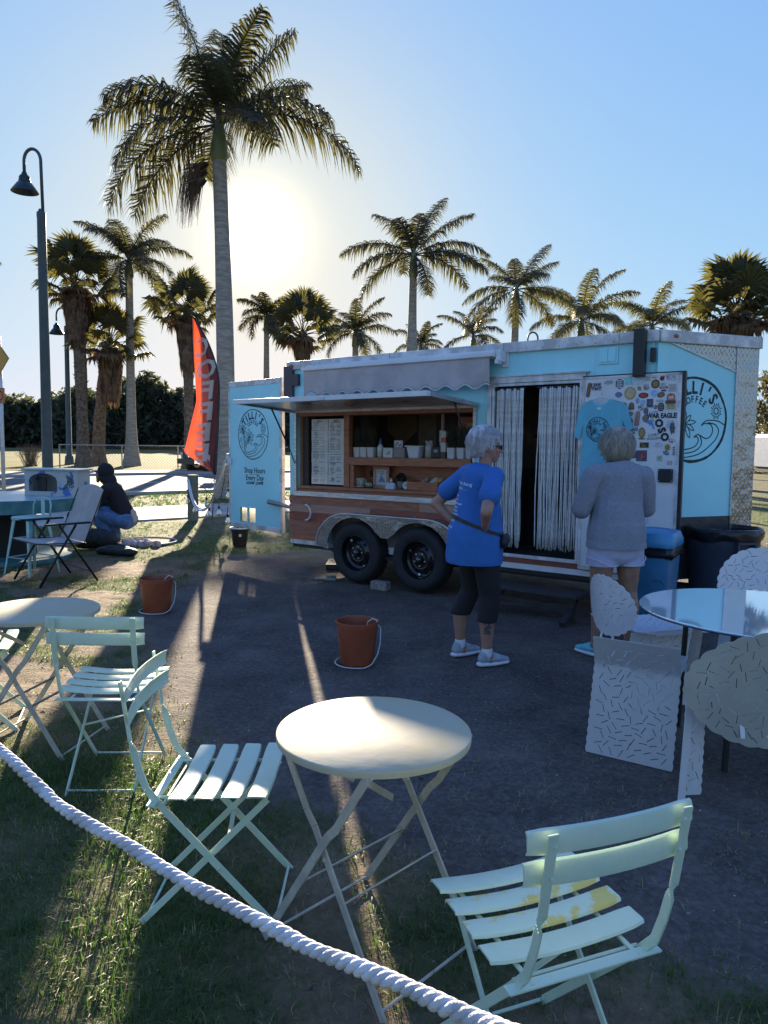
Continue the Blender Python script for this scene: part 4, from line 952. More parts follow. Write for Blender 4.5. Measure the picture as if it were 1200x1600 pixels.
for a in [
 (3.842, 2.076, 46, 165, 'k', brn, (.24, .15, .08), -8, None, 2), (4.027, 2.138, 112, 46, 'e', (.28, .32, .34), (.45, .5, .5), 3, None, 2),
 (4.126, 2.119, 88, 112, 's', navy, wht, 0, None, 1), (4.12, 2.024, 76, 60, 'e', (.03, .06, .22), (.25, .4, .6), -5, None, 1), (4.202, 2.144, 74, 84, 'r', (.22, .62, .62)),
 (4.286, 2.137, 128, 78, 'r', (.42, .62, .72), (.58, .72, .8), 0, None, 1), (4.375, 2.152, 66, 50, 'r', (.55, .56, .57), (.2, .22, .25), 0, None, 1), (4.43, 2.16, 60, 14, 'e', (.45, .46, .48), (.2, .2, .2), 0, None, 1),
 (4.497, 2.151, 58, 62, 'b', (.38, .03, .05), blk, 0, None, 0), (4.505, 2.10, 52, 30, 'e', (.35, .5, .55), (.2, .3, .35), 0, None, 1), (4.593, 2.147, 60, 56, 'c', wht, (.12, .2, .35), 0, None, 2), (4.548, 2.155, 42, 64, 'b', (.45, .6, .75), (.35, .06, .08), 20, None, 2),
 (4.441, 2.105, 90, 94, 'c', blk, (.30, .19, .05), 0, None, 0), (4.224, 2.033, 130, 138, 'c', (.42, .30, .12), (.55, .42, .26), 0, None, 0), (4.304, 2.072, 56, 56, 'b', (.50, .38, .24), (.3, .2, .12), 0, None, 2),
 (4.366, 2.079, 76, 80, 'b', wht, (.12, .12, .14), 0, None, 2), (4.342, 2.01, 108, 60, 'e', blk, (.42, .04, .04), 0, None, 0), (4.432, 2.025, 78, 78, 'c', (.25, .50, .78), (.5, .68, .85), 0, None, 2),
 (4.492, 2.01, 80, 56, 'e', (.05, .035, .03), (.32, .15, .04), 15, None, 0), (4.513, 2.073, 80, 26, 'r', (.22, .03, .06), wht, 0, None, 1), (4.513, 2.045, 60, 20, 'e', (.04, .05, .1), None, 0), (4.586, 2.066, 80, 78, 'r', (.46, .44, .38), (.30, .36, .38), 0, None, 3),
 (4.576, 1.989, 86, 74, 'a', (.46, .08, .04), (.62, .55, .45), 0, None, 3), (4.575, 1.944, 108, 34, 'r', (.06, .055, .06)), (4.577, 1.909, 108, 70, 'r', (.60, .52, .25), (.12, .1, .08), 0, None, 1),
 (4.291, 1.965, 42, 64, 'e', (.16, .26, .36), (.4, .5, .6), 0, None, 1), (4.339, 1.947, 48, 58, 'r', (.20, .38, .62), (.45, .6, .75), 0, None, 1), (4.40, 1.941, 70, 90, 'r', (.035, .05, .08), (.12, .2, .26), 0, None, 2),
 (4.487, 1.959, 105, 32, 'e', wht, (.15, .25, .35), 0, None, 1), (4.24, 1.921, 60, 80, 'a', (.15, .07, .05), (.3, .18, .12), 0, None, 1), (4.449, 1.907, 46, 50, 'c', (.35, .38, .4), blk, 0, None, 2), (4.496, 1.905, 68, 92, 'k', blk, (.22, .24, .25), 0, None, 1),
 (4.368, 1.873, 54, 74, 'e', (.10, .07, .12), (.2, .16, .25), 0, None, 1), (4.321, 1.902, 78, 66, 'b', wht, (.03, .03, .05), 0, None, 2), (4.237, 1.853, 60, 46, 'e', (.35, .42, .34), (.15, .22, .15), 0, None, 1),
 (4.296, 1.808, 54, 162, 'k', (.42, .25, .22), (.3, .16, .14), -4, None, 2), (4.24, 1.786, 50, 74, 'b', (.18, .13, .10), (.3, .25, .2), 0, None, 1), (4.367, 1.809, 68, 78, 'c', (.05, .06, .10), (.38, .33, .14), 0, None, 1),
 (4.418, 1.862, 60, 26, 'e', (.38, .55, .72), None, 0), (4.455, 1.866, 46, 18, 'e', (.25, .4, .6), None, -8), (4.43, 1.79, 36, 34, 'b', (.42, .38, .12), None, 0), (4.575, 1.775, 74, 36, 'e', (.58, .58, .66), (.4, .4, .5), 0, None, 1), (4.56, 1.745, 40, 50, 'b', (.4, .45, .55), None, 0),
 (4.597, 1.727, 62, 146, 'b', (.05, .07, .09), (.12, .15, .16), 0, None, 2), (4.34, 1.684, 74, 114, 'e', (.20, .13, .06), (.38, .26, .10), 0, None, 0), (4.34, 1.632, 84, 20, 'e', (.25, .18, .12), None, 0),
 (4.364, 1.576, 98, 58, 'r', blk, (.30, .22, .06), 0, None, 2), (4.487, 1.579, 90, 56, 'e', wht, (.35, .38, .45), 0, None, 2), (4.564, 1.556, 60, 70, 'c', (.48, .36, .05), (.2, .12, .05), 0, None, 2),
 (4.597, 1.616, 72, 58, 'b', wht, (.35, .07, .06), 0, None, 2), (4.554, 1.509, 74, 56, 'b', (.06, .08, .18), (.35, .42, .6), -20, None, 2), (4.617, 1.526, 18, 88, 'r', (.05, .05, .07), wht, 0, None, 1),
 (4.50, 1.461, 58, 58, 'r', (.45, .52, .42), (.3, .38, .25), 0, None, 2), (4.589, 1.424, 70, 52, 'e', wht, (.42, .10, .08), 0, None, 1), (4.345, 1.482, 116, 116, 'r', (.07, .07, .16)), (4.351, 1.482, 84, 92, 'r', (.26, .05, .07), (.42, .2, .18), 0, None, 2), (4.282, 1.489, 52, 70, 'r', (.05, .06, .12), (.15, .2, .3), 0, None, 1),
 (4.254, 1.60, 60, 50, 'b', wht, blk, 0, None, 2), (4.27, 1.55, 60, 40, 'b', wht, blk, 0, None, 2), (4.18, 1.93, 34, 60, 'e', (.35, .3, .1), (.1, .12, .1), 0, None, 1)]:
    sticker(*a)
m = MB(); text(m, 'I SAW', 3.911, 2.120, .042, PLD, z=.001, bold=.05, sx=.8); text(m, 'THAT!', 3.913, 2.085, .042, PLD, z=.001, bold=.05, sx=.8); m.build('sticker_lettering', ink, ed)
m = MB(); text(m, 'WAR EAGLE!', 4.509, 1.829, .058, PLD, z=.001, bold=.045, sx=.78); m.build('sticker_lettering', ink, ed)
for ch, x, z in (('O', 4.482, 1.765), ('S', 4.508, 1.703), ('O', 4.535, 1.645)):
    m = MB(); text(m, ch, x, z, .088, PLD, rot=R(-68), z=.0015, bold=.06); m.build('sticker_lettering', ink, ed)
m = MB(); text(m, 'CORY', 4.441, 1.662, .036, PLD, rot=R(8), z=.001, bold=.0, shear=.2); text(m, 'WOLSEN', 4.441, 1.632, .030, PLD, rot=R(6), z=.001, bold=0, shear=.2); text(m, 'BRAG', 4.254, 1.715, .040, PLD, z=.001, bold=.02); text(m, 'ON', 4.254, 1.685, .034, PLD, z=.001, bold=.02); m.build('sticker_lettering', ink, ed)
dol = [(-.5, .25), (-.35, .42), (-.1, .5), (.05, .62), (.06, .46), (.25, .3), (.38, .05), (.42, -.2), (.55, -.42), (.40, -.38), (.3, -.5), (.3, -.3), (.2, -.08), (.0, .08), (-.05, -.1), (-.14, .1), (-.3, .18)]
MB().prism([(a * .075, b * .085) for a, b in dol], 0, .0012, T=PLD @ Matrix.Translation((4.41, 1.75, 0))).build('sticker', colm((.05, .24, .62)), ed)
# note sheets low on the door
MB().box((4.385, 1.10, .001), (.075, .42, .0015), T=PLD).build('paper_note', M('lilac paper', (.55, .58, .72), .6), ed)
m = MB().box((4.375, 1.02, .003), (.035, .05, .001), T=PLD).box((4.372, 1.14, .003), (.03, .004, .001), T=PLD); m.build('sticker_print', ink, ed)

# steps under the doorway
stp = thing('door_step', 'low dark wooden step bench on the ground below the cord curtain doorway', 'step', TM @ Vector((2.98, -.42, 0)) - Vector((0, 0, (TM @ Vector((2.98, -.42, 0))).z)), YAW)
dw = wood('dark stained wood', (.020, .018, .02), (.045, .04, .04))
MB().b2((0, 0, .235), (.95, .28, .265), bev=.005).build('tread', dw, stp)
for x in (.07, .85):
    MB().b2((x, .06, 0), (x + .05, .12, .233)).build('leg', dw, stp); MB().bar((x + .025, -.12, .02), (x + .025, .25, .2), .05, .05).build('brace', dw, stp)
MB().b2((.05, .10, .10), (.9, .13, .16)).build('rail', dw, stp)
cin = MB().box((0, 0, .05), (.21, .11, .10), bev=.018).build('cement_block', M('cement', (.23, .21, .19), .95, var=.25, scale=22, bump=1, bscale=40)); cin.location = (TM @ Vector((1.63, -.27, 0))) * 1; cin.location.z = 0; cin.rotation_euler.z = YAW + .1
tag(cin, 'grey cement block wedged between the two trailer tyres', 'block')
cin = MB().box((0, 0, .012), (.26, .09, .022), bev=.006).box((.05, .08, .02), (.12, .05, .03), rz=.6, bev=.006).build('cement_shard', M('cement', (.23, .21, .19))); cin.location = (TM @ Vector((.78, -.22, 0))); cin.location.z = 0; cin.rotation_euler.z = YAW + .5
tag(cin, 'broken flat piece of cement on the ground behind the left tyre', 'rubble')
cin = MB().box((0, 0, .03), (.25, .5, .06), bev=.008).build('wheel_chock', dw); cin.location = (TM @ Vector((.25, .6, 0))); cin.location.z = 0; tag(cin, 'dark board lying under the rear end of the trailer', 'board')
# ------------------------------------------------------------------ folding bistro chairs
def painted(name, base, worn, amt=.62, rough=.38):
    m = M(name, base, rough, col2=worn, scale=9, cov=(amt, amt + .05), bump=.12, bscale=25); return m
mint = M('mint chair paint', (.50, .63, .49), .42, col2=(.58, .69, .54), scale=9, cov=(.3, .6), bump=.14, bscale=30, spec=.3)
mintworn = painted('mint paint worn to yellow', (.55, .67, .53), (.62, .52, .15), .535)
def slat_geo(L, w, sag, th=.005, n=12, back=False):          # a curved board with rolled edges
    V = []; prof = [(-w / 2, -.004), (-w / 2 + .003, .003), (-w / 2 + .01, .005), (w / 2 - .01, .005), (w / 2 - .003, .003), (w / 2, -.004), (w / 2 - .004, -.005), (w / 2 - .01, .0), (-w / 2 + .01, .0), (-w / 2 + .004, -.005)]
    k = len(prof); F = []
    for i in range(n + 1):
        s = 2 * i / n - 1; x = s * L / 2; d = sag * (s * s)
        e = 1 - .10 * max(0, abs(s) - .93) / .07
        for (a, b) in prof: V.append(Vector((x, a * e, b + d)))
    for i in range(n):
        for j in range(k): j2 = (j + 1) % k; F.append((i * k + j, (i + 1) * k + j, (i + 1) * k + j2, i * k + j2))
    F.append(tuple(range(k))); F.append(tuple(n * k + j for j in range(k - 1, -1, -1))); return V, F
sv, sf = slat_geo(.425, .068, .016)
SL = {}
def slat_mesh(mat):
    if mat.name not in SL:
        mb = MB().add(sv, sf)
        for x in (-.155, .155): mb.ball((x, 0, .010), (.008, .008, .003), 8)
        me = mb.mesh('slat'); me.materials.append(mat); me.polygons.foreach_set('use_smooth', [True] * len(me.polygons)); me.set_sharp_from_angle(angle=R(40)); SL[mat.name] = me
    return SL[mat.name]
bv, bf = slat_geo(.425, .056, -.021)
def twist_bar(mb, pts, w, th, tw0=None):
    for a, b in zip(pts, pts[1:]): mb.bar(a, b, th, w, upv=(0, 1, 0))
def bistro(label, loc, rz, slatmat, group='mint folding bistro chairs'):
    t = thing('bistro_chair', label, 'chair', loc, rz, group)
    for k, y in enumerate((.160, .075, -.010, -.095)):
        o = bpy.data.objects.new('slat', slat_mesh(slatmat[k % len(slatmat)])); C.objects.link(o); o.parent = t; o.location = (0, y, .455 - .004 * k); o.rotation_euler.x = R(-2 + k)
    for k, z in enumerate((.731, .804)):
        mb = MB().add(bv, bf, Matrix.Translation((0, -.258 - .12 * (z - .695), z)) @ Matrix.Rotation(R(90 - 5), 4, 'X') @ Matrix.Rotation(R(0), 4, 'Z'))
        for x in (-.165, .165): mb.ball((x, -.258 - .12 * (z - .695) - .012, z), (.006, .004, .006), 8)
        mb.build('backrest_slat', slatmat[-1] if k else mint, t, smooth=True, angle=40)
    for s in (-1, 1):
        x = s * .172
        mb = MB()
        P = [(x, .225, .0), (x, -.165, .425), (x, -.205, .475), (x, -.228, .54), (x, -.243, .60)]
        for a, b in zip(P, P[1:]): mb.bar(a, b, .007, .024, upv=(0, 1, 1), bev=.002)
        # twisted middle, then flat behind the back boards
        n = 6
        for i in range(n):
            s0, s1 = i / n, (i + 1) / n; a = Vector((x, -.243 - .012 * s0, .60 + .04 * s0)); b = Vector((x, -.243 - .012 * s1, .60 + .04 * s1)); th = R(90 * (s0 + s1) / 2)
            mb.bar(a, b, .007, .024, upv=(math.sin(th), math.cos(th), 0))
        mb.bar((x, -.255, .64), (x, -.284, .832), .024, .006, upv=(0, 1, .2), bev=.002)
        mb.ball((x + s * .006, .03, .21), (.005, .009, .009), 8)
        mb.build('front_leg', mint, t)
        x2 = s * .150
        mb = MB().bar((x2, .185, .435), (x2, -.235, .0), .007, .022, upv=(0, 1, 1), bev=.002); mb.build('rear_leg', mint, t)
        MB().tube([(s * .142, .185, .440), (s * .142, .0, .437), (s * .142, -.19, .432)], .006, 6).build('seat_rail', mint, t)
    mb = MB().bar((-.205, -.182, .432), (.205, -.182, .432), .030, .006, bev=.002); mb.build('rear_rail', mint, t)
    MB().tube([(-.17, -.150, .425), (.17, -.150, .425)], .005, 6).build('rod', mint, t); MB().tube([(-.16, .18, .437), (.16, .18, .437)], .006, 6).build('rod', mint, t)
    MB().tube([(-.172, .215, .014), (.172, .215, .014)], .005, 6).build('foot_rod', mint, t)
    MB().tube([(-.15, -.215, .022), (.15, -.215, .022)], .005, 6).build('foot_rod', mint, t)
    mb = MB().bar((-.172, .01, .235), (.150, .06, .30), .016, .005, bev=.001); mb.build('brace', mint, t)
    return t
bistro('mint folding chair with yellow worn patches on its slats, nearest the camera', (.405, 1.735, 0), R(21.5), [mint, mintworn, mintworn, mint])
bistro('mint folding chair side-on at the left of the near round table, facing it', (-.552, 2.475, 0), R(-90), [mint])
bistro('mint folding chair with its back to the camera beside the farther left round table', (-1.265, 3.42, 0), R(2), [mint])
bistro('mint folding chair cut off by the left edge under the farther round table', (-2.26, 4.02, 0), R(-72), [mint])

# ------------------------------------------------------------------ folding round tables
creamw = M('cream table top, sun bleached', (.48, .445, .32), .62, col2=(.49, .40, .18), scale=3.2, cov=(.50, .80), bump=.10, bscale=14, spec=.12)
creamf = M('cream steel', (.46, .42, .34), .45, var=.14, scale=12, bump=.1, bscale=30)
def round_table(label, loc, rz, r=.305, H=.71):
    t = thing('round_table', label, 'table', loc, rz, 'round folding cafe tables')
    MB().lathe([(.0001, H), (r - .006, H + .001), (r - .001, H - .002), (r, H - .008), (r - .001, H - .020), (r - .006, H - .022), (r - .008, H - .010), (.0001, H - .008)], 72).build('table_top', creamw, t, smooth=True, angle=35)
    for s, tag_ in ((-1, 'a'), (1, 'b')):                    # frame pair s: tops on one side, feet on the other
        w = .228 if s < 0 else .208
        P = lambda f, y: Vector((-s * .20 + s * .46 * f, y, (H - .02) * (1 - f)))
        for yy in (-w, w):
            a = P(0, yy); b = P(.28, yy) + Vector((s * -.006, 0, 0)); c = P(.34, yy) + Vector((s * .005, 0, 0)); d = P(1, yy)
            mb = MB()
            for u, v in ((a, b), (b, c), (c, d)): mb.bar(u, v, .007, .026, upv=(1, 0, 1), bev=.002)
            mb.ball(P(.46, yy) + Vector((0, -.006, 0)), (.009, .004, .009), 8)
            mb.build('leg', creamf, t)
        MB().bar(P(.62, -w), P(.62, w), .006, .030, upv=(1, 0, 1), bev=.002).build('cross_brace', creamf, t)
        MB().tube([P(.97, -w), P(.97, w)], .005, 6).build('foot_rod', creamf, t)
        mb = MB().bar(P(0, -w), P(0, w), .025, .006).bar(P(0, -w) + Vector((0, 0, -.01)), P(.25, 0), .004, .02); mb.build('top_rail', creamf, t)
    return t
round_table('cream round folding table in the middle foreground, half lit by the low sun', (-.02, 2.245, 0), R(-44))
round_table('cream round folding table at the left edge, farther from the camera', (-1.80, 3.80, 0), R(-10))

# ------------------------------------------------------------------ slotted sheet metal chairs
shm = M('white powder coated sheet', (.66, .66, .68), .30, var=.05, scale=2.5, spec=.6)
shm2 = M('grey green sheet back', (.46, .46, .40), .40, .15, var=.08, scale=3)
def slots(x0, x1, y0, y1, inside, seed, step=.053, ln=.043, w=.0038):
    rg = random.Random(seed); H = []; y = y0; row = 0
    while y < y1:
        x = x0 + (step / 2 if row % 2 else 0)
        while x < x1:
            cx, cy = x + rg.uniform(-.008, .008), y + rg.uniform(-.007, .007); a = R(rg.choice((20, -25, 70, -55, 50, -80, 5)) + rg.uniform(-14, 14))
            L = ln / 2 * rg.uniform(.85, 1.05); dx, dy = math.cos(a), math.sin(a)
            if inside(cx, cy):
                H.append([(cx + dx * L - dy * w / 2, cy + dy * L + dx * w / 2), (cx - dx * L - dy * w / 2, cy - dy * L + dx * w / 2), (cx - dx * L + dy * w / 2, cy - dy * L - dx * w / 2), (cx + dx * L + dy * w / 2, cy + dy * L - dx * w / 2)])
            x += step
        y += step * .62; row += 1
    # drop slots that would cross another
    keep = []
    for h in H:
        c = np.mean(h, 0); d = Vector((h[0][0] - h[1][0], h[0][1] - h[1][1])).normalized(); ok = True
        for k in keep:
            e = np.mean(k, 0)
            if abs(c[0] - e[0]) < .05 and abs(c[1] - e[1]) < .05:
                from mathutils.geometry import intersect_line_line_2d as il
                s = 1.25
                def ex(q):
                    m = Vector(np.mean(q, 0)); return m + (Vector(q[0]) - m) * s, m + (Vector(q[1]) - m) * s
                a0, a1 = ex(h); b0, b1 = ex(k)
                if il(a0, a1, b0, b1): ok = False; break
        if ok: keep.append(h)
    return keep
def scallop_disc(rx, ry, n=26, amp=.010, cut=None):
    P = []
    for i in range(n * 6):
        a = 2 * math.pi * i / (n * 6); k = 1 + amp / rx * abs(math.sin(n * a / 2)); P.append((rx * k * math.cos(a), ry * k * math.sin(a)))
    return P
def wavy_rect(w, h, amp=.006, per=.045):
    P = []; n = int(h / per) * 6
    P += [(-w / 2, -h / 2), (w / 2, -h / 2)]
    for i in range(1, n): y = -h / 2 + h * i / n; P.append((w / 2 + amp * abs(math.sin(math.pi * (y + h / 2) / per)), y))
    P += [(w / 2, h / 2), (-w / 2, h / 2)]
    for i in range(1, n): y = h / 2 - h * i / n; P.append((-w / 2 - amp * abs(math.sin(math.pi * (y + h / 2) / per)), y))
    return P
def sheet_part(name, outline, seed, fn, mat, parent, inset=.035, th=.0040, step=.05):
    O = np.array(outline); x0, y0 = O.min(0); x1, y1 = O.max(0)
    def ins(x, y):
        c = False; j = len(outline) - 1; dmin = 9
        for i in range(len(outline)):
            xi, yi = outline[i]; xj, yj = outline[j]
            if (yi > y) != (yj > y) and x < (xj - xi) * (y - yi) / (yj - yi) + xi: c = not c
            j = i
        return c and min(np.hypot(O[:, 0] - x, O[:, 1] - y)) > inset * .72 and x0 + inset < x < x1 - inset and y0 + inset * .8 < y < y1 - inset * .8
    H = slots(x0, x1, y0, y1, ins, seed)
    v, f = poly_mesh(outline, H, step, fn); return mk(name, solid(v, f, th), mat, parent, smooth=True, angle=30)
def sheet_chair(label, loc, rz, seed, backmat=shm, sides=(True, True), group='slotted white metal chairs round the glass table', rx=.25, ry=.20, bz=.60, sw=.45, sdp=.42, bx=0, so=0):
    t = thing('metal_chair', label, 'chair', loc, rz, group)
    # scalloped back, dished and leaning
    def bk(u, v): return Vector((u + bx, -.235 - .20 * (v + .2) * .55 + .075 * (u / .27) ** 2, bz + v))
    sheet_part('backrest', scallop_disc(rx, ry), seed, bk, backmat, t)
    def st(u, v): return Vector((u + bx * 1.8, v + so, .445 - .018 * (1 - (u / .23) ** 2) + .02 * max(0, (-v - .12) / .1)))
    sheet_part('seat', wavy_rect(sw, sdp), seed + 1, st, shm, t)
    for s, on in zip((-1, 1), sides):
        if not on: continue
        def sd_(u, v): return Vector((s * (.232 + .05 * max(0, -(v - .19)) / .42 + .10 * max(0, v - .19)), u, .24 + v))
        sheet_part('side_panel', wavy_rect(.44, .47), seed + 3 + s, sd_, shm, t)
    for q in (-.06, .06): MB().bar((q, -.236, .36), (q, -.215, .45), .02, .004).build('back_bracket', shm, t)
    return t
sheet_chair('slotted metal chair left of the glass table, scalloped back turned to the steps', (1.66, 4.72, 0), R(-72), 11, rx=.24, ry=.19, bz=.60, sw=.50, sdp=.58, so=.10, sides=(False, True))
sheet_chair('slotted metal chair beyond the glass table, in front of the grey bin', (2.62, 4.95, 0), R(165), 21, rx=.29, ry=.24, bz=.66)
# the chair with its wide side panel turned to the camera
t = thing('metal_chair', 'slotted metal chair showing its broad flat side panel, between the table and the camera', 'chair', (1.27, 3.66, 0), R(-32.5), 'slotted white metal chairs round the glass table')
def pn(u, v):                                               # leans in to the bend, then out again
    return Vector((u, (.10 * (v / .46) if v < .46 else .10 - .35 * (v - .46)), v))
O_ = [(a, b + .305) for a, b in wavy_rect(.43, .61)]
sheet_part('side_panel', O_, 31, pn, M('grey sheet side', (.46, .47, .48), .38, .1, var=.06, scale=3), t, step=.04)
sheet_part('seat', wavy_rect(.40, .40), 32, lambda u, v: Vector((u, .33 + v, .45)), shm, t)
sheet_part('backrest', scallop_disc(.2, .16, 22), 33, lambda u, v: Vector((.205 + .06 * (v + .16) + .02, .34 + u, .56 + v)), shm, t)
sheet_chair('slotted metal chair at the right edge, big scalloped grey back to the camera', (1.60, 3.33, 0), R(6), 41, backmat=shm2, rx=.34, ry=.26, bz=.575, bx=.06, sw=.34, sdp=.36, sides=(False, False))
ch5 = [o for o in bpy.data.objects if o.name.startswith('metal_chair')][-1]
sheet_part('leg_panel', wavy_rect(.09, .46), 44, lambda u, v: Vector((-.165 + u, -.03, .24 + v)), shm, ch5, inset=.018)
MB().bar((-.235, -.075, 0), (-.225, -.085, .47), .035, .004, upv=(0, 1, 0), bev=.001).build('leg_edge', shm, ch5)
MB().bar((-.0, .20, 0), (-.0, .20, .44), .035, .004, bev=.001).build('leg', shm, ch5)
MB().bar((.33, -.08, 0), (.26, -.08, .5), .05, .004, bev=.001).build('leg', shm, ch5)

# ------------------------------------------------------------------ glass table
gt = thing('glass_table', 'round glass topped table at the right edge reflecting the aqua trailer', 'table', (2.02, 3.86, 0))
gl = M('table glass', (.75, .88, .88), .04); gp = gl.node_tree.nodes['Principled BSDF']; gp.inputs['Transmission Weight'].default_value = .55; gp.inputs['IOR'].default_value = 1.6; gp.inputs['Specular IOR Level'].default_value = .9
nb = gl.node_tree.nodes.new('ShaderNodeTexNoise'); nb.inputs['Scale'].default_value = 7; b_ = gl.node_tree.nodes.new('ShaderNodeBump'); b_.inputs['Strength'].default_value = .012; b_.inputs['Distance'].default_value = .01
gl.node_tree.links.new(nb.outputs[0], b_.inputs['Height']); gl.node_tree.links.new(b_.outputs[0], gp.inputs['Normal'])
MB().lathe([(.0001, .75), (.618, .75), (.622, .747), (.622, .743), (.618, .740), (.0001, .740)], 90).build('glass_top', gl, gt, smooth=True, angle=35)
MB().lathe([(.612, .733), (.6235, .735), (.6235, .742), (.612, .739)], 90).build('rim_band', M('dark rim', (.05, .06, .07), .3, .5), gt, smooth=True)
for i in range(4):
    a = R(45 + 90 * i); MB().tube([(.42 * math.cos(a), .42 * math.sin(a), 0), (.40 * math.cos(a), .40 * math.sin(a), .735)], .016, 8).build('leg', blackp, gt)
MB().lathe([(.40, .715), (.42, .715), (.42, .733), (.40, .733), (.40, .715)], 40).build('support_ring', blackp, gt)

# ------------------------------------------------------------------ bins
bb = thing('recycling_bin', 'slim blue recycling bin with a blue lid beside the sticker covered door', 'bin', (2.20, 6.00, 0), R(-33))
blue = M('blue bin plastic', (.030, .17, .33), .42, var=.1, scale=5, bump=.1, bscale=20); lidb = M('lighter blue lid', (.05, .25, .46), .35, var=.08, scale=5)
def rr(w, d, z, r=.05, n=4):
    P = []
    for cx, cy, a0 in ((w / 2 - r, d / 2 - r, 0), (-w / 2 + r, d / 2 - r, 90), (-w / 2 + r, -d / 2 + r, 180), (w / 2 - r, -d / 2 + r, 270)):
        for i in range(n + 1): a = R(a0 + 90 * i / n); P.append(Vector((cx + r * math.cos(a), cy + r * math.sin(a), z)))
    return P
def loft(rings, cap0=True, cap1=True):
    V = []; F = []; k = len(rings[0])
    for r_ in rings: V += r_
    for i in range(len(rings) - 1):
        for j in range(k): j2 = (j + 1) % k; F.append((i * k + j, i * k + j2, (i + 1) * k + j2, (i + 1) * k + j))
    if cap0: F.append(tuple(range(k - 1, -1, -1)))
    if cap1: F.append(tuple((len(rings) - 1) * k + j for j in range(k)))
    return V, F
MB().add(*loft([rr(.30, .36, .02), rr(.32, .38, .10), rr(.36, .42, .62), rr(.37, .43, .78)])).build('bin_body', blue, bb, smooth=True, angle=40)
for x in (-.10, .10): MB().tube([(x - .05, -.205, .54), (x - .02, -.212, .565), (x + .03, -.212, .56), (x + .06, -.206, .53)], .006, 6).build('grip', blue, bb)
V, F = loft([rr(.39, .45, .74), rr(.41, .47, .76), rr(.40, .46, .80), rr(.385, .44, .815)], True, False)
rg = random.Random(5)
for v in V: v.x *= 1 + rg.uniform(-.03, .03); v.y *= 1 + rg.uniform(-.03, .03); v.z += rg.uniform(-.02, .02)
bag = M('black bin liner', (.010, .010, .012), .28, bump=.5, bscale=25)
MB().add(V, F).build('bin_liner', bag, bb, smooth=True)
MB().add(*loft([rr(.40, .47, .815, .08, 6), rr(.42, .49, .825, .1, 6), rr(.42, .49, .87, .1, 6), rr(.38, .45, .93, .12, 6), rr(.26, .30, .945, .12, 6), rr(.25, .29, .935, .12, 6)])).build('lid', lidb, bb, smooth=True, angle=45)
gc = thing('garbage_can', 'big round dark grey garbage can with a black liner in front of the trailer nose', 'bin', (3.06, 6.62, 0), R(20))
gcm = M('slate plastic', (.045, .055, .085), .45, var=.1, scale=5, bump=.15, bscale=30)
MB().lathe([(.0001, .02), (.23, .02), (.245, .05), (.275, .45), (.30, .72), (.305, .73), (.31, .86), (.318, .862), (.318, .885), (.30, .885), (.295, .86), (.28, .70), (.22, .10), (.0001, .10)], 48).build('can_body', gcm, gc, smooth=True, angle=40)
for a in (-100, 80):
    T = Matrix.Rotation(R(a), 4, 'Z') @ Matrix.Translation((.30, 0, .72)); h = MB()
    h.box((.018, 0, .075), (.05, .17, .02), T=T).box((.018, -.08, .0), (.05, .015, .15), T=T).box((.018, .08, .0), (.05, .015, .15), T=T).box((.018, 0, -.07), (.05, .17, .012), T=T); h.build('handle', gcm, gc)
rg = random.Random(6); ring = []; prof = [(.322, .80), (.330, .83), (.332, .875), (.325, .905), (.305, .908), (.290, .87), (.28, .70)]
V = []; n = 56
for (r_, z) in prof:
    for j in range(n): a = 2 * math.pi * j / n; V.append(Vector(((r_ + .006 * math.sin(9 * a + z * 40) + rg.uniform(-.002, .002)) * math.cos(a), (r_ + .006 * math.sin(9 * a + z * 40)) * math.sin(a), z + .012 * math.sin(5 * a) * (z < .85) + rg.uniform(-.003, .003))))
F = [(i * n + j, i * n + (j + 1) % n, (i + 1) * n + (j + 1) % n, (i + 1) * n + j) for i in range(len(prof) - 1) for j in range(n)]
MB().add(V, F).build('bin_liner', bag, gc, smooth=True)
MB().box((.24, .20, .955), (.03, .012, .12), rz=.4, bev=.004).build('litter', M('dark wrapper', (.10, .09, .08), .5), gc)

# ------------------------------------------------------------------ buckets
terra = M('terracotta plastic', (.28, .070, .030), .42, var=.12, scale=7, bump=.12, bscale=30); soil = M('dark soil', (.035, .025, .02), .95, var=.5, scale=30, bump=1, bscale=60); sand = M('sandy fill', (.22, .17, .12), .95, var=.3, scale=18, bump=.6, bscale=40)
cordm = M('white cord', (.62, .62, .62), .7, bump=.4, bscale=200)
def bucket(label, loc, fill, rz, up_=True):
    t = thing('bucket', label, 'bucket', loc, rz, 'terracotta buckets on the dark yard')
    MB().lathe([(.0001, .005), (.118, .005), (.122, .012), (.150, .29), (.156, .292), (.158, .318), (.154, .322), (.148, .318), (.140, .26), (.139, .25)], 40).build('bucket_body', terra, t, smooth=True, angle=35)
    MB().lathe([(.0001, .262), (.09, .258), (.141, .25)], 24).build('soil', fill, t, smooth=True)
    pts = []
    for i in range(26):
        a = R(200 + 230 * i / 25 ); pts.append((.172 * math.cos(a), .172 * math.sin(a), .012))
    pts = [(.150, .03, .30), (.166, .045, .275), (.172, .03, .17), (.166, .0, .09)] + [( .16 * math.cos(R(-q)) , .16 * math.sin(R(-q)), .012 + .04 * max(0, 1 - q / 40)) for q in range(20, 210, 12)]
    MB().tube(pts, .0042, 5).build('cord', cordm, t, smooth=True)
    MB().tube([(.150, .03, .30), (.145, .02, .335), (.115, .01, .345), (.085, .0, .32), (.07, .0, .27)], .0042, 5).build('cord', cordm, t, smooth=True)
    return t
bucket('terracotta bucket on the left, white cord looped round its foot', (-2.11, 6.80, 0), sand, R(-8))
bucket('terracotta bucket in the middle of the yard, filled with dark soil', (-.18, 5.27, 0), soil, R(-25))
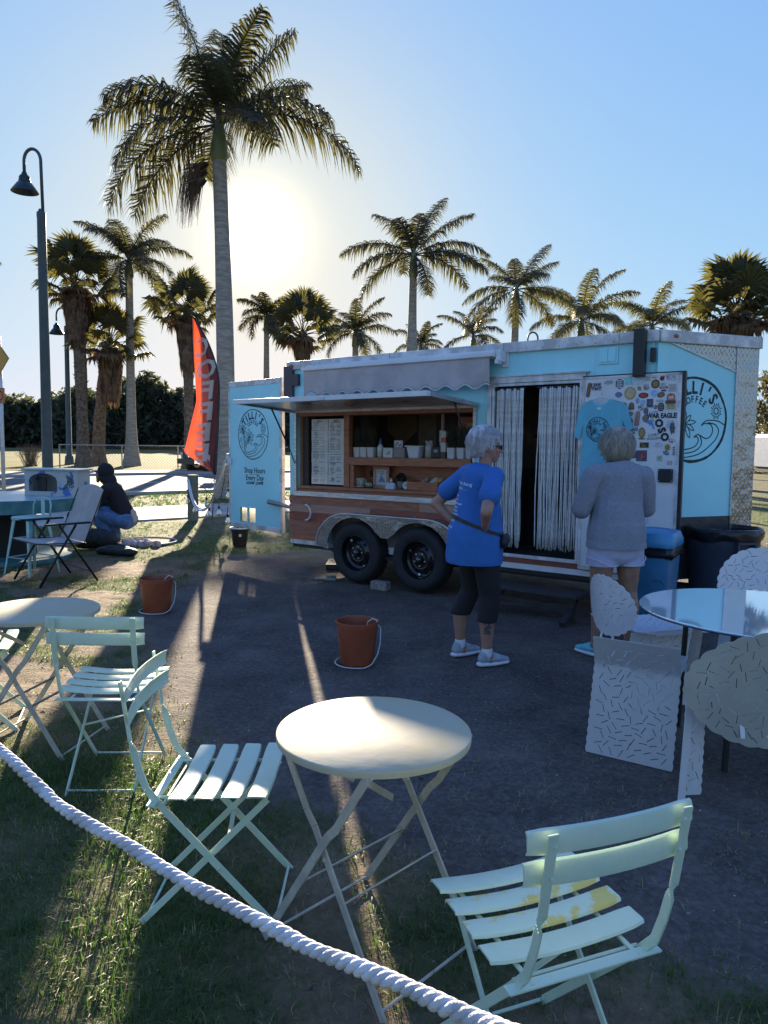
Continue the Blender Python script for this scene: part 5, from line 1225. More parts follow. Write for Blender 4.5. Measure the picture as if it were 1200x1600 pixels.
pt = thing('plant_pot', 'small dark pot with a white rim below the open blue door', 'pot', (-2.18, 11.12, 0))
MB().lathe([(.0001, .005), (.095, .005), (.10, .015), (.128, .25), (.14, .252), (.144, .285)], 32).build('pot_body', M('dark brown plastic', (.03, .018, .018), .5, var=.2), pt, smooth=True, angle=35)
MB().lathe([(.139, .283), (.155, .284), (.158, .296), (.150, .303), (.137, .300), (.136, .286)], 32).build('rim', whitep, pt, smooth=True)
MB().lathe([(.0001, .26), (.135, .26)], 20).build('soil', soil, pt); MB().tube([(0, 0, .26), (.0, .0, .33)], .008, 6).build('stake', whitep, pt); MB().box((.03, -.122, .19), (.035, .004, .04)).build('price_tag', whitep, pt)

# ------------------------------------------------------------------ white rope across the foreground
rp = [Vector(p) for p in ((-1.55, 1.95, 1.20), (-1.15, 1.66, 1.105), (-.92, 1.49, 1.07), (-.69, 1.30, 1.033), (-.54, 1.20, .985), (-.345, 1.08, .958), (-.17, .955, .953), (-.02, .83, .978), (.085, .72, 1.016), (.17, .62, 1.06), (.27, .5, 1.12))]
def cat(P, n):
    out = []
    Q = [P[0] * 2 - P[1]] + P + [P[-1] * 2 - P[-2]]
    for i in range(1, len(Q) - 2):
        for k in range(n):
            t = k / n; a, b, c, d = Q[i - 1:i + 3]; out.append(.5 * (2 * b + (c - a) * t + (2 * a - 5 * b + 4 * c - d) * t * t + (3 * b - a - 3 * c + d) * t ** 3))
    out.append(P[-1]); return out
cl = cat(rp, 60); ropem = M('white twisted rope', (.64, .63, .62), .85, var=.20, scale=14, bump=.6, bscale=260)
rt0 = thing('barrier_rope', 'thick white twisted rope slung across the bottom left in front of the chairs', 'rope', rp[3])
s_ = 0; strands = [[], [], []]; pv = None
for i, p in enumerate(cl):
    d = (cl[min(i + 1, len(cl) - 1)] - cl[max(i - 1, 0)]).normalized(); x = d.cross(Vector((0, 0, 1))).normalized(); y = x.cross(d)
    if i: s_ += (p - cl[i - 1]).length
    for k in range(3):
        a = 2 * math.pi * (s_ / .047 + k / 3); strands[k].append(p - rp[3] + Vector((.0010 * math.sin(s_ * 57 + k), 0, .0022 * math.sin(s_ * 23) + .0009 * math.sin(s_ * 91 + k * 2))) + (x * math.cos(a) + y * math.sin(a)) * .0048)
for k in range(3): MB().tube(strands[k], .0056, 9).build('strand', ropem, rt0, smooth=True)

# ------------------------------------------------------------------ tan folding armchair
tan = M('tan sling fabric', (.42, .38, .34), .8, var=.1, scale=5, bump=.3, bscale=120); pipe_m = M('black chair tube', (.015, .015, .017), .35, .4)
fc = thing('folding_armchair', 'tan fabric folding armchair with black frame and arms, standing by the teal table', 'chair', (-3.72, 8.25, 0), R(138))
def cushion(P00, P10, P11, P01, th, bow=0):
    V = []; F = []; n = 10
    A, B_, C_, D_ = map(Vector, (P00, P10, P11, P01)); nr = (B_ - A).cross(D_ - A).normalized()
    for s in (1, -1):
        for j in range(n + 1):
            for i in range(n + 1):
                u, v = i / n, j / n; p = A.lerp(B_, u).lerp(D_.lerp(C_, u), v); e = (1 - (2 * u - 1) ** 8) * (1 - (2 * v - 1) ** 8)
                p = p + (D_ - A).normalized() * (bow * (1 - (2 * u - 1) ** 2) * (v > .5) * (v - .5) * 2)
                V.append(p + nr * (s * th / 2 * (e ** .4 if e > 0 else 0)) + nr * (-.02 * math.sin(v * 3.14) * 1))
    N = (n + 1) ** 2
    for s in (0, 1):
        for j in range(n):
            for i in range(n):
                q = (j * (n + 1) + i, j * (n + 1) + i + 1, (j + 1) * (n + 1) + i + 1, (j + 1) * (n + 1) + i); F.append(tuple(k + s * N for k in (q if s == 0 else q[::-1])))
    return V, F
MB().add(*cushion((-.26, -.22, .43), (.26, -.22, .43), (.26, .30, .47), (-.26, .30, .47), .035)).build('seat', tan, fc, smooth=True)
MB().add(*cushion((.26, -.20, .44), (-.26, -.20, .44), (-.26, -.42, 1.00), (.26, -.42, 1.00), .035, bow=.055)).build('backrest', tan, fc, smooth=True)
pp = MB().tube([(-.262, -.42, 1.0), (-.262, -.2, .43), (-.262, .30, .46), (.262, .30, .46), (.262, -.2, .43), (.262, -.42, 1.0)], .006, 6); pp.build('piping', pipe_m, fc)
for s in (-1, 1):
    x = s * .285
    MB().tube([(x, .28, .0), (x, -.10, .64)], .012, 8).build('leg', pipe_m, fc, smooth=True)
    MB().tube([(x, -.32, .0), (x, .07, .64)], .012, 8).build('leg', pipe_m, fc, smooth=True)
    MB().box((x, -.02, .655), (.05, .46, .022), bev=.008).build('armrest', pipe_m, fc)
    MB().tube([(x, -.30, .66), (x * .93, -.31, .72)], .01, 6).build('arm_bracket', pipe_m, fc)
MB().tube([(-.285, -.25, .12), (.285, -.25, .12)], .009, 6).build('crossbar', pipe_m, fc)
fc.scale = (1.18, 1.08, 1.02)

# ------------------------------------------------------------------ teal table with a box, and stool
teal = M('teal painted wood', (.035, .15, .17), .5, col2=(.10, .26, .27), scale=7, cov=(.4, .7), bump=.4, bscale=18); tealtop = M('pale teal table top', (.30, .43, .44), .30, col2=(.42, .52, .52), scale=3, cov=(.35, .7), bump=.1)
tt_ = thing('spool_table', 'big teal painted cable spool table at the left edge behind the armchair', 'table', (-5.0, 9.75, 0))
MB().lathe([(.0001, .83), (.935, .83), (.94, .825)], 60).build('table_top', tealtop, tt_, smooth=True, angle=30)
MB().lathe([(.941, .824), (.94, .66), (.0001, .66)], 60).build('table_edge', teal, tt_, smooth=True, angle=30)
MB().lathe([(.36, .659), (.34, .40), (.36, .06)], 30).build('drum', M('near black wood', (.02, .02, .02), .8), tt_, smooth=True)
MB().lathe([(.0001, .055), (.8, .055), (.8, .0)], 40).build('base_disc', teal, tt_)
bx = thing('book_box', 'painted wooden box with an arched opening and doodles, on the teal spool table', 'box', (-4.42, 9.95, .832), R(-6))
bw = M('box paint white blue', (.44, .45, .44), .7, col2=(.07, .16, .42), scale=6.0, cov=(.57, .60)); 
arch = [(-.36, 0), (.38, 0), (.38, .34), (-.36, .34)]; hole = [(-.30, .06), (.10, .06), (.10, .20)] + [(-.10 + .20 * math.cos(a), .20 + .10 * math.sin(a)) for a in np.linspace(.1, math.pi - .1, 9)] + [(-.30, .20)]
v_, f_ = poly_mesh(arch, [hole], .12, lambda u, v: Vector((u, -.15, v))); mk('front_panel', solid(v_, f_, .015), bw, bx)
MB().b2((-.36, -.14, 0), (-.345, .18, .34)).b2((.365, -.14, 0), (.38, .18, .34)).b2((-.345, .165, 0), (.365, .18, .34)).b2((-.345, -.14, .0), (.365, .165, .015)).build('box_sides', bw, bx)
MB().b2((-.39, -.19, .342), (.41, .21, .362), bev=.004).build('box_lid', tealtop, bx)
MB().b2((-.22, -.05, .016), (-.12, -.03, .24)).build('picture', M('black print', (.03, .03, .03), .6), bx)
dd = MB(); DT = plane((0, -.159, 0), (1, 0, 0), (0, 0, 1)); rg = random.Random(2)
for i in range(9):
    q = [(rg.uniform(.16, .34), rg.uniform(.08, .28)) for _ in range(4)]; dd.strip(smooth_pts(q), .006, DT)
dd.build('doodle', ink, bx)
dk = MB().b2((0, 0, 0), (.28, .18, .085), bev=.008).b2((.01, .01, .086), (.27, .17, .09)); o = dk.build('wooden_block', wood('dark block', (.04, .03, .02), (.07, .05, .035))); o.location = (-5.22, 9.15, .832); tag(o, 'dark wooden block lying on the teal spool table', 'block')
stm = M('pale teal steel', (.36, .56, .55), .35, .2, var=.1, scale=6)
def stool(label, loc, rz, back=True):
    t = thing('metal_stool', label, 'stool', loc, rz, 'pale teal metal stools')
    MB().add(*loft([rr(.31, .31, .64, .04), rr(.32, .32, .645, .04), rr(.32, .32, .672, .04), rr(.30, .30, .682, .04)])).build('seat', stm, t, smooth=True, angle=40)
    for x in (-1, 1):
        for y in (-1, 1):
            a = Vector((x * .14, y * .14, .64)); b = Vector((x * .215, y * .215, 0)); d = Vector((x * .055, 0, 0)); e = Vector((0, y * .055, 0))
            l = MB().add([a - d * .9, a, a - e * .9, b - d * .35, b, b - e * .35], [(0, 1, 4, 3), (1, 2, 5, 4)]); mk('leg', solid(l.v, l.f, .004), stm, t)
    for z in (.2, .42):
        q = .205 - (z * .115); MB().tube([(q, q, z), (-q, q, z), (-q, -q, z), (q, -q, z)], .007, 6, closed=True).build('rung', stm, t)
    if back: MB().tube([(-.14, .15, .67), (-.145, .165, .80), (-.11, .18, .875), (0, .19, .89), (.11, .18, .875), (.145, .165, .80), (.14, .15, .67)], .010, 8).build('back_hoop', stm, t, smooth=True); MB().b2((-.03, .172, .68), (.03, .176, .88)).build('back_strip', stm, t)
    return t
stool('pale teal metal stool with a low hoop back, tucked behind the tan armchair', (-4.16, 8.66, 0), R(-25))
stool('pale teal metal stool whose leg shows at the left edge', (-4.86, 8.58, 0), R(10), False)

# ------------------------------------------------------------------ post, flag, string lights
grey_w = M('weathered grey wood', (.13, .14, .10), .9, col2=(.22, .21, .16), scale=7, stretch=(1, 1, .2), bump=.7, bscale=14)
ps = MB().lathe([(.10, -.02), (.115, .10), (.105, .45), (.112, .88), (.10, .91), (.0001, .92)], 16).build('wooden_post', grey_w, smooth=True, angle=50); ps.location = (-3.84, 14.8, 0); tag(ps, 'thick weathered wooden post under the red flag with bulbs hanging by it', 'post')
fl = thing('feather_flag', 'tall red feather flag with mirrored white lettering on a thin pole by the path', 'flag', (-3.50, 14.9, 0))
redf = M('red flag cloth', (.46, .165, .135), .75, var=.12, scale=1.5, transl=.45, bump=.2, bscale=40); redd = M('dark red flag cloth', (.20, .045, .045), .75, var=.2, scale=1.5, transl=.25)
def fright(z):                                              # pole-side edge
    s = (z - .92) / 3.1
    return .07 + .10 * math.sin(min(1, s * 1.25) * math.pi * .52) - .50 * max(0, s - .52) ** 2 / .23 * 1.0
def fleft(z):
    s = (z - .92) / 3.1
    if s < .14: return .07 - (.07 + .55) * (s / .14) ** 1.0
    return -.55 + .26 * min(1, (s - .14) / .33) - .10 * max(0, s - .5)
V = []; F = []; NZ = 60; NX = 14
for j in range(NZ + 1):
    z = .92 + 3.08 * j / NZ; a, b = fleft(z), fright(z)
    for i in range(NX + 1):
        u = i / NX; x = a + (b - a) * u; V.append(Vector((x, .035 * math.sin(u * 7 + z * 1.3) + .02 * math.sin(u * 15 - z * 2), z)))
F = [(j * (NX + 1) + i, j * (NX + 1) + i + 1, (j + 1) * (NX + 1) + i + 1, (j + 1) * (NX + 1) + i) for j in range(NZ) for i in range(NX)]
def sub(f): return [q for q in F if f(q[0] % (NX + 1), q[0] // (NX + 1))]
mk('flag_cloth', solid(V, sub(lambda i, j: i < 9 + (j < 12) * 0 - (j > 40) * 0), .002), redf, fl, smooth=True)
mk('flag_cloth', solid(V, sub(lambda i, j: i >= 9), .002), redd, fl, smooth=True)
def onflag(x, z, off=-.006):
    a, b = fleft(z), fright(z); u = max(0, min(1, (x - a) / (b - a))); return Vector((x, .035 * math.sin(u * 7 + z * 1.3) + .02 * math.sin(u * 15 - z * 2) + off, z))
lt = MB(); fw = M('flag white print', (.60, .58, .56), .75, transl=.3)
for k, ch in enumerate('COFFEE'):
    v, f = text_geo(ch, .03); zc = 3.42 - .42 * k; xc = (fleft(zc) * .42 + fright(zc) * .58) - .02
    # cut the letters into small pieces so that they follow the cloth
    me = bpy.data.meshes.new('t'); me.from_pydata([tuple(q) for q in v], [], f); bm = bmesh.new(); bm.from_mesh(me); bmesh.ops.triangulate(bm, faces=bm.faces[:])
    for _ in range(2): bmesh.ops.subdivide_edges(bm, edges=[e for e in bm.edges if e.calc_length() > .12], cuts=1); bmesh.ops.triangulate(bm, faces=bm.faces[:])
    bm.verts.index_update(); fw_ = min(.56, 1.15 * (fright(zc) - fleft(zc))); lt.add([onflag(xc - q.co.x * fw_ + q.co.y * .05, zc + q.co.y * .50 - q.co.x * .10, -.010) for q in bm.verts], [[q.index for q in fc_.verts] for fc_ in bm.faces]); bm.free()
lt.build('lettering', fw, fl)
cp = MB()
for poly in ([(-.20, 1.42), (.02, 1.40), (.04, 1.28), (-.02, 1.12), (-.14, 1.12), (-.21, 1.26)], [(-.02, 1.36), (.1, 1.30), (.09, 1.0), (-.02, 1.12)]):
    cp.add([onflag(x - .12, z, -.009) for x, z in poly], [tuple(range(len(poly)))])
cp.strip([(-.44, 1.40), (-.48, 1.33), (-.44, 1.27), (-.38, 1.26)], .02, plane((0, -.03, 0), (1, 0, 0), (0, 0, 1))); cp.build('cup_print', fw, fl)
MB().tube([Vector((fright(.92 + 3.1 * i / 40) + .012, .0, .92 + 3.1 * i / 40)) for i in range(41)], [.030 - .014 * i / 40 for i in range(41)], 7).build('pole_sleeve', blackp, fl, smooth=True)
MB().tube([(.02, 0, 0), (.05, 0, .5), (.075, 0, .95)], .012, 8).build('flag_pole', galv, fl, smooth=True)
sg = thing('string_lights', 'string of clear bulbs and white cable from the wooden post to the blue door', 'lights', (-3.84, 14.8, 0))
e0 = Vector((-3.92, 14.7, .80)); e1 = TM @ (DM @ Vector((-.03, 1.34, .05))); mid = e0.lerp(e1, .45); mid.z = .42
cb = cat([e0, e0.lerp(e1, .15) + Vector((0, 0, -.40)), e0.lerp(e1, .34) + Vector((0, 0, -.62)), e0.lerp(e1, .6) + Vector((0, 0, -.62)), e0.lerp(e1, .85) + Vector((0, 0, -.3)), e1], 8)
O_ = Vector((-3.84, 14.8, 0))
for k_, dz in enumerate((0, .03)): MB().tube([p - O_ + Vector((.02 * k_, 0, dz)) for p in cb], .018 - .004 * k_, 6).build('cable', cordm, sg, smooth=True)
wr = cat([Vector((-3.72, 14.75, .74)), Vector((-3.4, 14.3, .60)), Vector((-3.1, 13.7, .50)), Vector((-2.75, 12.6, .52)), Vector((-2.3, 11.0, .70))], 8)
MB().tube([p - O_ for p in wr], .008, 5).build('wire', blackp, sg)
w2 = [Vector((-3.93, 14.68, .62)), Vector((-3.70, 14.4, .47)), Vector((-3.35, 14.1, .42)), Vector((-3.1, 13.9, .50)), Vector((-2.95, 13.5, .78)), Vector((-2.8, 13.0, 1.0))]
MB().tube([p - O_ for p in cat(w2, 6)], .008, 5).build('wire', blackp, sg)
bulbm = M('clear bulb glass', (.75, .72, .60), .08, alpha=None); bulbm.node_tree.nodes['Principled BSDF'].inputs['Transmission Weight'].default_value = .75
for i, p in enumerate((w2[0] + Vector((.02, 0, 0)), w2[1], w2[2], Vector((-3.05, 13.6, .50)), Vector((-2.55, 12.0, .52)), Vector((-2.60, 12.3, .92)), Vector((-3.45, 14.3, .60)))):
    T = Matrix.Translation(p - O_)
    MB().tube([(0, 0, .02), (0, 0, -.12)], .006, 5, T=T).build('drop_wire', blackp, sg)
    MB().lathe([(.0001, -.10), (.020, -.105), (.022, -.16), (.0001, -.165)], 10, T=T).build('socket', blackp, sg)
    MB().lathe([(.015, -.16), (.022, -.185), (.042, -.225), (.043, -.255), (.030, -.285), (.0001, -.295)], 14, T=T).build('bulb', bulbm, sg, smooth=True)

# ------------------------------------------------------------------ street lamps and signs
lampg = M('grey green lamp paint', (.055, .08, .085), .45, .2, var=.12, scale=4); lampd = M('dark green lamp shade', (.012, .028, .028), .35, .2)
def bell(parent, T, s=1):
    MB().lathe([(.012, .42), (.05, .42), (.07, .36), (.10, .34), (.12, .30), (.12, .25), (.13, .24), (.13, .20), (.16, .18), (.29, .0), (.30, -.02), (.285, -.02), (.15, .15), (.0001, .16)], 28, T=T @ Matrix.Scale(s, 4)).build('lamp_shade', lampd, parent, smooth=True, angle=40)
lp = thing('street_lamp', 'tall near street lamp with a hooked neck and dark bell shade at the left', 'street lamp', (-7.95, 17.45, 0))
MB().lathe([(.16, 0), (.15, .3), (.125, .32), (.095, 6.60), (.10, 6.62), (.10, 6.72), (.06, 6.76), (.05, 6.80)], 20).build('pole', lampg, lp, smooth=True, angle=35)
hk = [(.04, 0, 6.75), (.02, 0, 7.8)] + [(-.17 + .19 * math.cos(a), 0, 7.85 + .27 * math.sin(a)) for a in np.linspace(.0, math.pi, 14)] + [(-.36, 0, 7.6)]
MB().tube(hk, .036, 10).build('neck', lampg, lp, smooth=True); bell(lp, Matrix.Translation((-.36, 0, 7.19)))
l2 = thing('street_lamp', 'distant twin-headed street lamp standing on the far verge behind the near lamp', 'street lamp', (-19.0, 44.6, 0))
MB().lathe([(.28, 0), (.24, .5), (.16, .6), (.13, 8.2)], 14).build('pole', lampg, l2, smooth=True)
for s in (-1, 1):
    MB().tube([(0, 0, 8.1), (s * .02, 0, 8.8)] + [(s * (.30 - .28 * math.cos(a)), 0, 8.8 + .45 * math.sin(a)) for a in np.linspace(0, math.pi, 12)] + [(s * .58, 0, 8.5)], .05, 8).build('neck', lampg, l2, smooth=True); bell(l2, Matrix.Translation((s * .58, 0, 7.75)), 1.5)
l3 = thing('street_lamp', 'hooked lamp neck peeping over the trailer roof right of the curtain door', 'street lamp', (5.62, 30, 0))
MB().lathe([(.12, 0), (.09, 5.4)], 12).build('pole', lampg, l3); MB().tube([(0, 0, 5.3), (0, 0, 5.85)] + [(.0 + .20 - .20 * math.cos(a), 0, 5.85 + .25 * math.sin(a)) for a in np.linspace(0, math.pi, 12)] + [(.40, 0, 5.6)], .035, 8).build('neck', lampg, l3, smooth=True); bell(l3, Matrix.Translation((.40, 0, 5.2)), .8)
ws = thing('warning_sign', 'yellow diamond warning sign over an orange plate on a white pole at the left edge', 'sign', (-8.92, 17.2, 0), R(-28.6))
MB().tube([(0, .05, 0), (0, .05, 3.9)], .045, 10).build('pole', M('white pole', (.6, .62, .63), .4, var=.1), ws, smooth=True)
dsm = M('yellow sign face', (.52, .27, .02), .4); bs = .42
MB().prism([(0, -bs), (bs, 0), (0, bs), (-bs, 0)], -.004, 0, T=plane((0, -.004, 3.38), (1, 0, 0), (0, 0, 1))).build('sign_plate', dsm, ws)
b5 = MB(); q_ = bs * .93; b5.strip([(0, -q_), (q_, 0), (0, q_), (-q_, 0)], .014, plane((0, -.006, 3.38), (1, 0, 0), (0, 0, 1)), closed=True); b5.build('sign_border', ink, ws)
PT = plane((0, -.006, 2.55), (1, 0, 0), (0, 0, 1))
MB().box((0, 0, -.002), (.44, .34, .004), T=PT).build('sign_plate', M('orange sign face', (.55, .16, .02), .4), ws)
b5 = MB(); b5.strip([(-.2, -.15), (.2, -.15), (.2, .15), (-.2, .15)], .012, PT, z=.002, closed=True); b5.strip(smooth_pts([(-.05, -.08), (.10, -.09), (.14, .02), (.08, .09), (-.08, .08)]), .03, PT, z=.002); b5.build('sign_print', ink, ws)
s2 = thing('street_sign', 'small white vertical sign on a thin pole behind the flag', 'sign', (-7.95, 36.0, 0)); MB().tube([(0, 0, 0), (0, 0, 3.2)], .03, 6).build('pole', galv, s2)
MB().box((0, -.04, 2.75), (.52, .02, .95)).build('sign_plate', M('white sign face', (.6, .6, .57), .6), s2); m = MB()
for i in range(4): m.box((0, -.052, 3.05 - i * .18), (.34 - .06 * (i % 2), .002, .07))
m.build('sign_print', ink, s2)

# ------------------------------------------------------------------ parked off-road car and motorhome
cr = thing('parked_car', 'white off-road car with dark grille parked across the road behind the red flag', 'car', (-7.9, 37.8, 0), math.atan2(-RD.y, -RD.x))
carw = M('white car paint', (.62, .64, .68), .25, coat=.6, var=.02); glassd = M('dark car glass', (.02, .03, .04), .08)
def side_prism(P, y0, y1): return MB().prism([(a, b) for a, b in P], -y1, -y0, T=plane((0, 0, 0), (1, 0, 0), (0, 0, 1)))
side_prism([(2.20, .55), (2.28, .95), (1.15, 1.18), (-2.2, 1.15), (-2.25, .55)], -.92, .92).build('body', carw, cr)
MB().b2((1.1, -.80, 1.14), (2.22, .80, 1.17)).build('bonnet', carw, cr)
side_prism([(1.0, 1.16), (.55, 1.76), (-2.1, 1.78), (-2.2, 1.14)], -.82, .82).build('cabin', glassd, cr)
MB().b2((-2.12, -.84, 1.77), (.55, .84, 1.90), bev=.04).build('roof', carw, cr)
for x in (.60, -.42, -1.35, -2.1): 
    for s in (-1, 1): MB().bar((x + (.30 if x > .5 else 0), s * .825, 1.16), (x, s * .825, 1.78), .08, .03, upv=(0, 1, 0)).build('pillar', carw, cr)
MB().b2((2.22, -.62, .70), (2.31, .62, 1.06), bev=.02).build('grille', blackp, cr)
MB().b2((2.2, -.95, .42), (2.45, .95, .68), bev=.03).build('bumper', blackp, cr)
for s in (-1, 1): MB().ball((2.27, s * .72, .90), (.05, .10, .10), 12).build('headlight', alu, cr, smooth=True)
for x in (1.45, -1.45):
    for s in (-1, 1):
        T = Matrix.Translation((x, s * .88, .44)) @ Matrix.Rotation(R(90), 4, 'X'); wh = MB().lathe([(.0001, -.13), (.24, -.13), (.42, -.13), (.44, -.09), (.44, .09), (.42, .13), (.24, .13), (.0001, .13)], 26, T=T).build('wheel', tyre_m, cr, smooth=True, angle=40)
        MB().lathe([(.0001, -.135), (.22, -.137), (.22, .137), (.0001, .135)], 18, T=T).build('rim', alud, wh)
        MB().lathe([(.46, -.16), (.54, -.16), (.54, .16), (.46, .16)], 26, T=T).build('wheel_arch', blackp, cr)
rvn = thing('motorhome', 'white motorhome with a dark window and one wheel showing at the right edge', 'motorhome', (25.9, 43.5, 0), R(4))
side_prism([(-3.75, .60), (-3.8, 2.3), (-3.6, 2.5), (4, 2.55), (4, .60)], -1.2, 1.2).build('body', M('white motorhome side', (.52, .56, .62), .4, var=.04), rvn)
MB().b2((-3.74, -1.215, 1.12), (-1.6, -1.201, 1.78)).build('window', glassd, rvn); MB().b2((-3.7, -1.22, .82), (3.9, -1.202, .90)).build('stripe', M('grey stripe', (.2, .22, .26), .4), rvn)
MB().b2((-3.7, -1.1, .3), (3.9, 1.1, .599)).build('underbody', blackp, rvn)
for x in (-3.3, 2.5):
    T = Matrix.Translation((x, -1.18, .42)) @ Matrix.Rotation(R(90), 4, 'X'); wh = MB().lathe([(.0001, -.12), (.40, -.12), (.42, -.08), (.42, .08), (.40, .12), (.0001, .12)], 28, T=T).build('wheel', tyre_m, rvn, smooth=True, angle=40)
    MB().lathe([(.0001, .122), (.05, .135), (.2, .125), (.26, .135), (.28, .122)], 24, T=T).build('rim', alu, wh, smooth=True)
hs = thing('house', 'pale gabled house roof behind the motorhome at the right edge', 'house', (36.2, 62, 0))
MB().b2((-4, -3, 0), (4, 3, 2.9)).build('wall', M('pale stucco', (.5, .52, .55), .9, var=.06), hs)
MB().prism([(-4.5, 2.9), (4.5, 2.9), (0, 4.9)], -3.4, 3.4, T=plane((0, 0, 0), (1, 0, 0), (0, 0, 1))).build('roof', M('pale roof sheet', (.45, .47, .52), .7, var=.1), hs)
for x in (-2.6, -1.2, 1.5): MB().b2((x, -3.03, 1.5), (x + .8, -3.002, 2.5)).build('window', glassd, hs)

# ------------------------------------------------------------------ things standing on the counter
def on(label, cat, x, y, z, name, rz=0): 
    p = TM @ Vector((x, y, z)); return thing(name, label, cat, p, YAW + rz)
potm = M('white ceramic', (.58, .58, .60), .35, var=.04, scale=8); grs = M('dry dark grass', (.035, .035, .022), .9, var=.4, scale=8); 
def grass_pot(label, x, seed, w=.048, h=.26):
    t = on(label, 'plant', x, .13, 1.426, 'potted_grass'); MB().add(*loft([rr(w * 1.7, w * 1.7, 0, .012), rr(w * 2, w * 2, .115, .014)])).build('pot', potm, t, smooth=True, angle=35)
    rg = random.Random(seed); m = MB()
    for i in range(170):
        a = rg.uniform(0, 6.28); r_ = rg.uniform(0, w * .85); p = Vector((r_ * math.cos(a), r_ * math.sin(a), .11)); q = p + Vector((rg.uniform(-.03, .03), rg.uniform(-.03, .03), rg.uniform(.08, h * .6))); e = q + Vector((rg.uniform(-.035, .035), rg.uniform(-.03, .03), rg.uniform(.05, h * .45)))
        s = Vector((.0022, .001, 0)); m.add([p - s, p + s, q + s, q - s, e], [(0, 1, 2, 3), (3, 2, 4)])
    m.build('grass', grs, t, kind='stuff')
for i, (x, lab) in enumerate(((.985, 'first white pot of dark grass from the left on the upper shelf'), (1.085, 'second white pot of dark grass, taller blades, on the left of the upper shelf'), (1.19, 'third white pot of dark grass, next to the squeeze bottle'), (2.275, 'white pot of dark grass at the right of the upper shelf, beside the coffee tins'), (2.395, 'white pot of dark grass in the middle of the right-hand group'), (2.505, 'rightmost white pot of dark grass, by the window frame'))): grass_pot(lab, x, i, h=.42 if i == 1 else .28)
t = on('clear squeeze bottle with blue cap on the upper shelf', 'bottle', 1.31, .13, 1.426, 'squeeze_bottle'); MB().lathe([(.0001, 0), (.035, .002), (.036, .12), (.018, .15), (.012, .16)], 14).build('bottle_body', paper, t, smooth=True); MB().lathe([(.02, .155), (.018, .185), (.006, .22), (.0001, .22)], 12).build('cap', M('blue cap', (.03, .08, .2), .4), t)
t = on('small white box with a black scribble on the upper shelf', 'box', 1.45, .13, 1.426, 'paper_box'); MB().box((0, 0, .055), (.13, .10, .11), bev=.003).build('box_body', potm, t); m = MB().strip(smooth_pts([(-.02, .03), (.01, .06), (.03, .07), (.02, .04), (.0, .05)]), .006, plane((0, -.051, 0), (1, 0, 0), (0, 0, 1))); m.build('mark', ink, t)
t = on('grey cardboard box behind the white ones on the upper shelf', 'box', 1.60, .15, 1.426, 'grey_box'); MB().box((0, 0, .055), (.15, .12, .108), bev=.003).build('box_body', M('grey card', (.28, .27, .27), .8), t)
t = on('blue and white drawing on a small card above the white box', 'card', 1.50, .22, 1.54, 'small_card'); MB().box((0, 0, .04), (.12, .004, .08)).build('card', potm, t); m = MB().strip(smooth_pts([(-.04, .02), (-.01, .06), (.02, .02), (.04, .05)]), .01, plane((0, -.003, 0), (1, 0, 0), (0, 0, 1))); m.build('mark', colm((.05, .1, .3)), t)
t = on('white plastic tub with a lid in the middle of the upper shelf', 'tub', 1.80, .13, 1.426, 'plastic_tub'); MB().add(*loft([rr(.13, .10, 0, .015), rr(.17, .13, .12, .015)])).build('tub_body', M('white plastic', (.62, .66, .74), .3), t); MB().add(*loft([rr(.21, .15, .121, .01), rr(.21, .15, .135, .01)])).build('lid', potm, t)
t = on('glass jar of white spoons beside the plastic tub', 'jar', 1.98, .13, 1.426, 'spoon_jar'); MB().lathe([(.0001, 0), (.045, .002), (.045, .14), (.036, .15), (.036, .16)], 16).build('jar_body', M('cloudy glass', (.40, .38, .36), .15), t, smooth=True); m = MB(); rg = random.Random(1)
for i in range(14): m.tube([(rg.uniform(-.02, .02), rg.uniform(-.02, .02), .1), (rg.uniform(-.045, .045), rg.uniform(-.03, .03), .19)], .004, 4)
m.build('spoons', potm, t, kind='stuff')
t = on('black card reader terminal on the upper shelf', 'terminal', 2.09, .13, 1.426, 'card_terminal'); MB().box((0, 0, .065), (.11, .08, .13), bev=.012).build('terminal_body', blackp, t); MB().box((0, -.042, .08), (.05, .004, .03)).build('screen', colm((.3, .32, .36)), t)
t = on('tall tin with red and white bands on the upper shelf', 'tin', 2.185, .11, 1.426, 'coffee_tin')
for z0, z1, c in ((0, .07, (.05, .04, .04)), (.071, .17, (.46, .46, .44)), (.171, .225, (.42, .07, .03)), (.226, .29, (.5, .48, .44))): MB().box((0, 0, (z0 + z1) / 2), (.06, .05, z1 - z0 - .001)).build('band', colm(c), t)
t = on('white paper cups stacked upside down on a wooden rod above the terminal', 'cups', 2.08, .24, 1.56, 'cup_stack'); MB().lathe([(.028, 0), (.036, .06), (.038, .17), (.0001, .175)], 16).build('cups', potm, t, smooth=True); MB().tube([(0, .0, .17), (0, 0, .40)], .018, 8).build('rod', W1[2], t)
t = on('wooden framed drawing hanging in the right of the serving window', 'picture', 2.36, .40, 1.62, 'framed_picture'); MB().box((0, 0, .13), (.36, .02, .26), bev=.003).build('frame', W1[0], t); MB().box((.03, -.012, .12), (.18, .003, .14)).build('picture', M('cream sheet', (.42, .39, .28), .8), t); m = MB()
rg = random.Random(4)
for i in range(5): m.strip(smooth_pts([(rg.uniform(-.04, .1), rg.uniform(.07, .17)) for _ in range(4)]), .003, plane((0, -.0145, 0), (1, 0, 0), (0, 0, 1)))
m.build('drawing', ink, t)
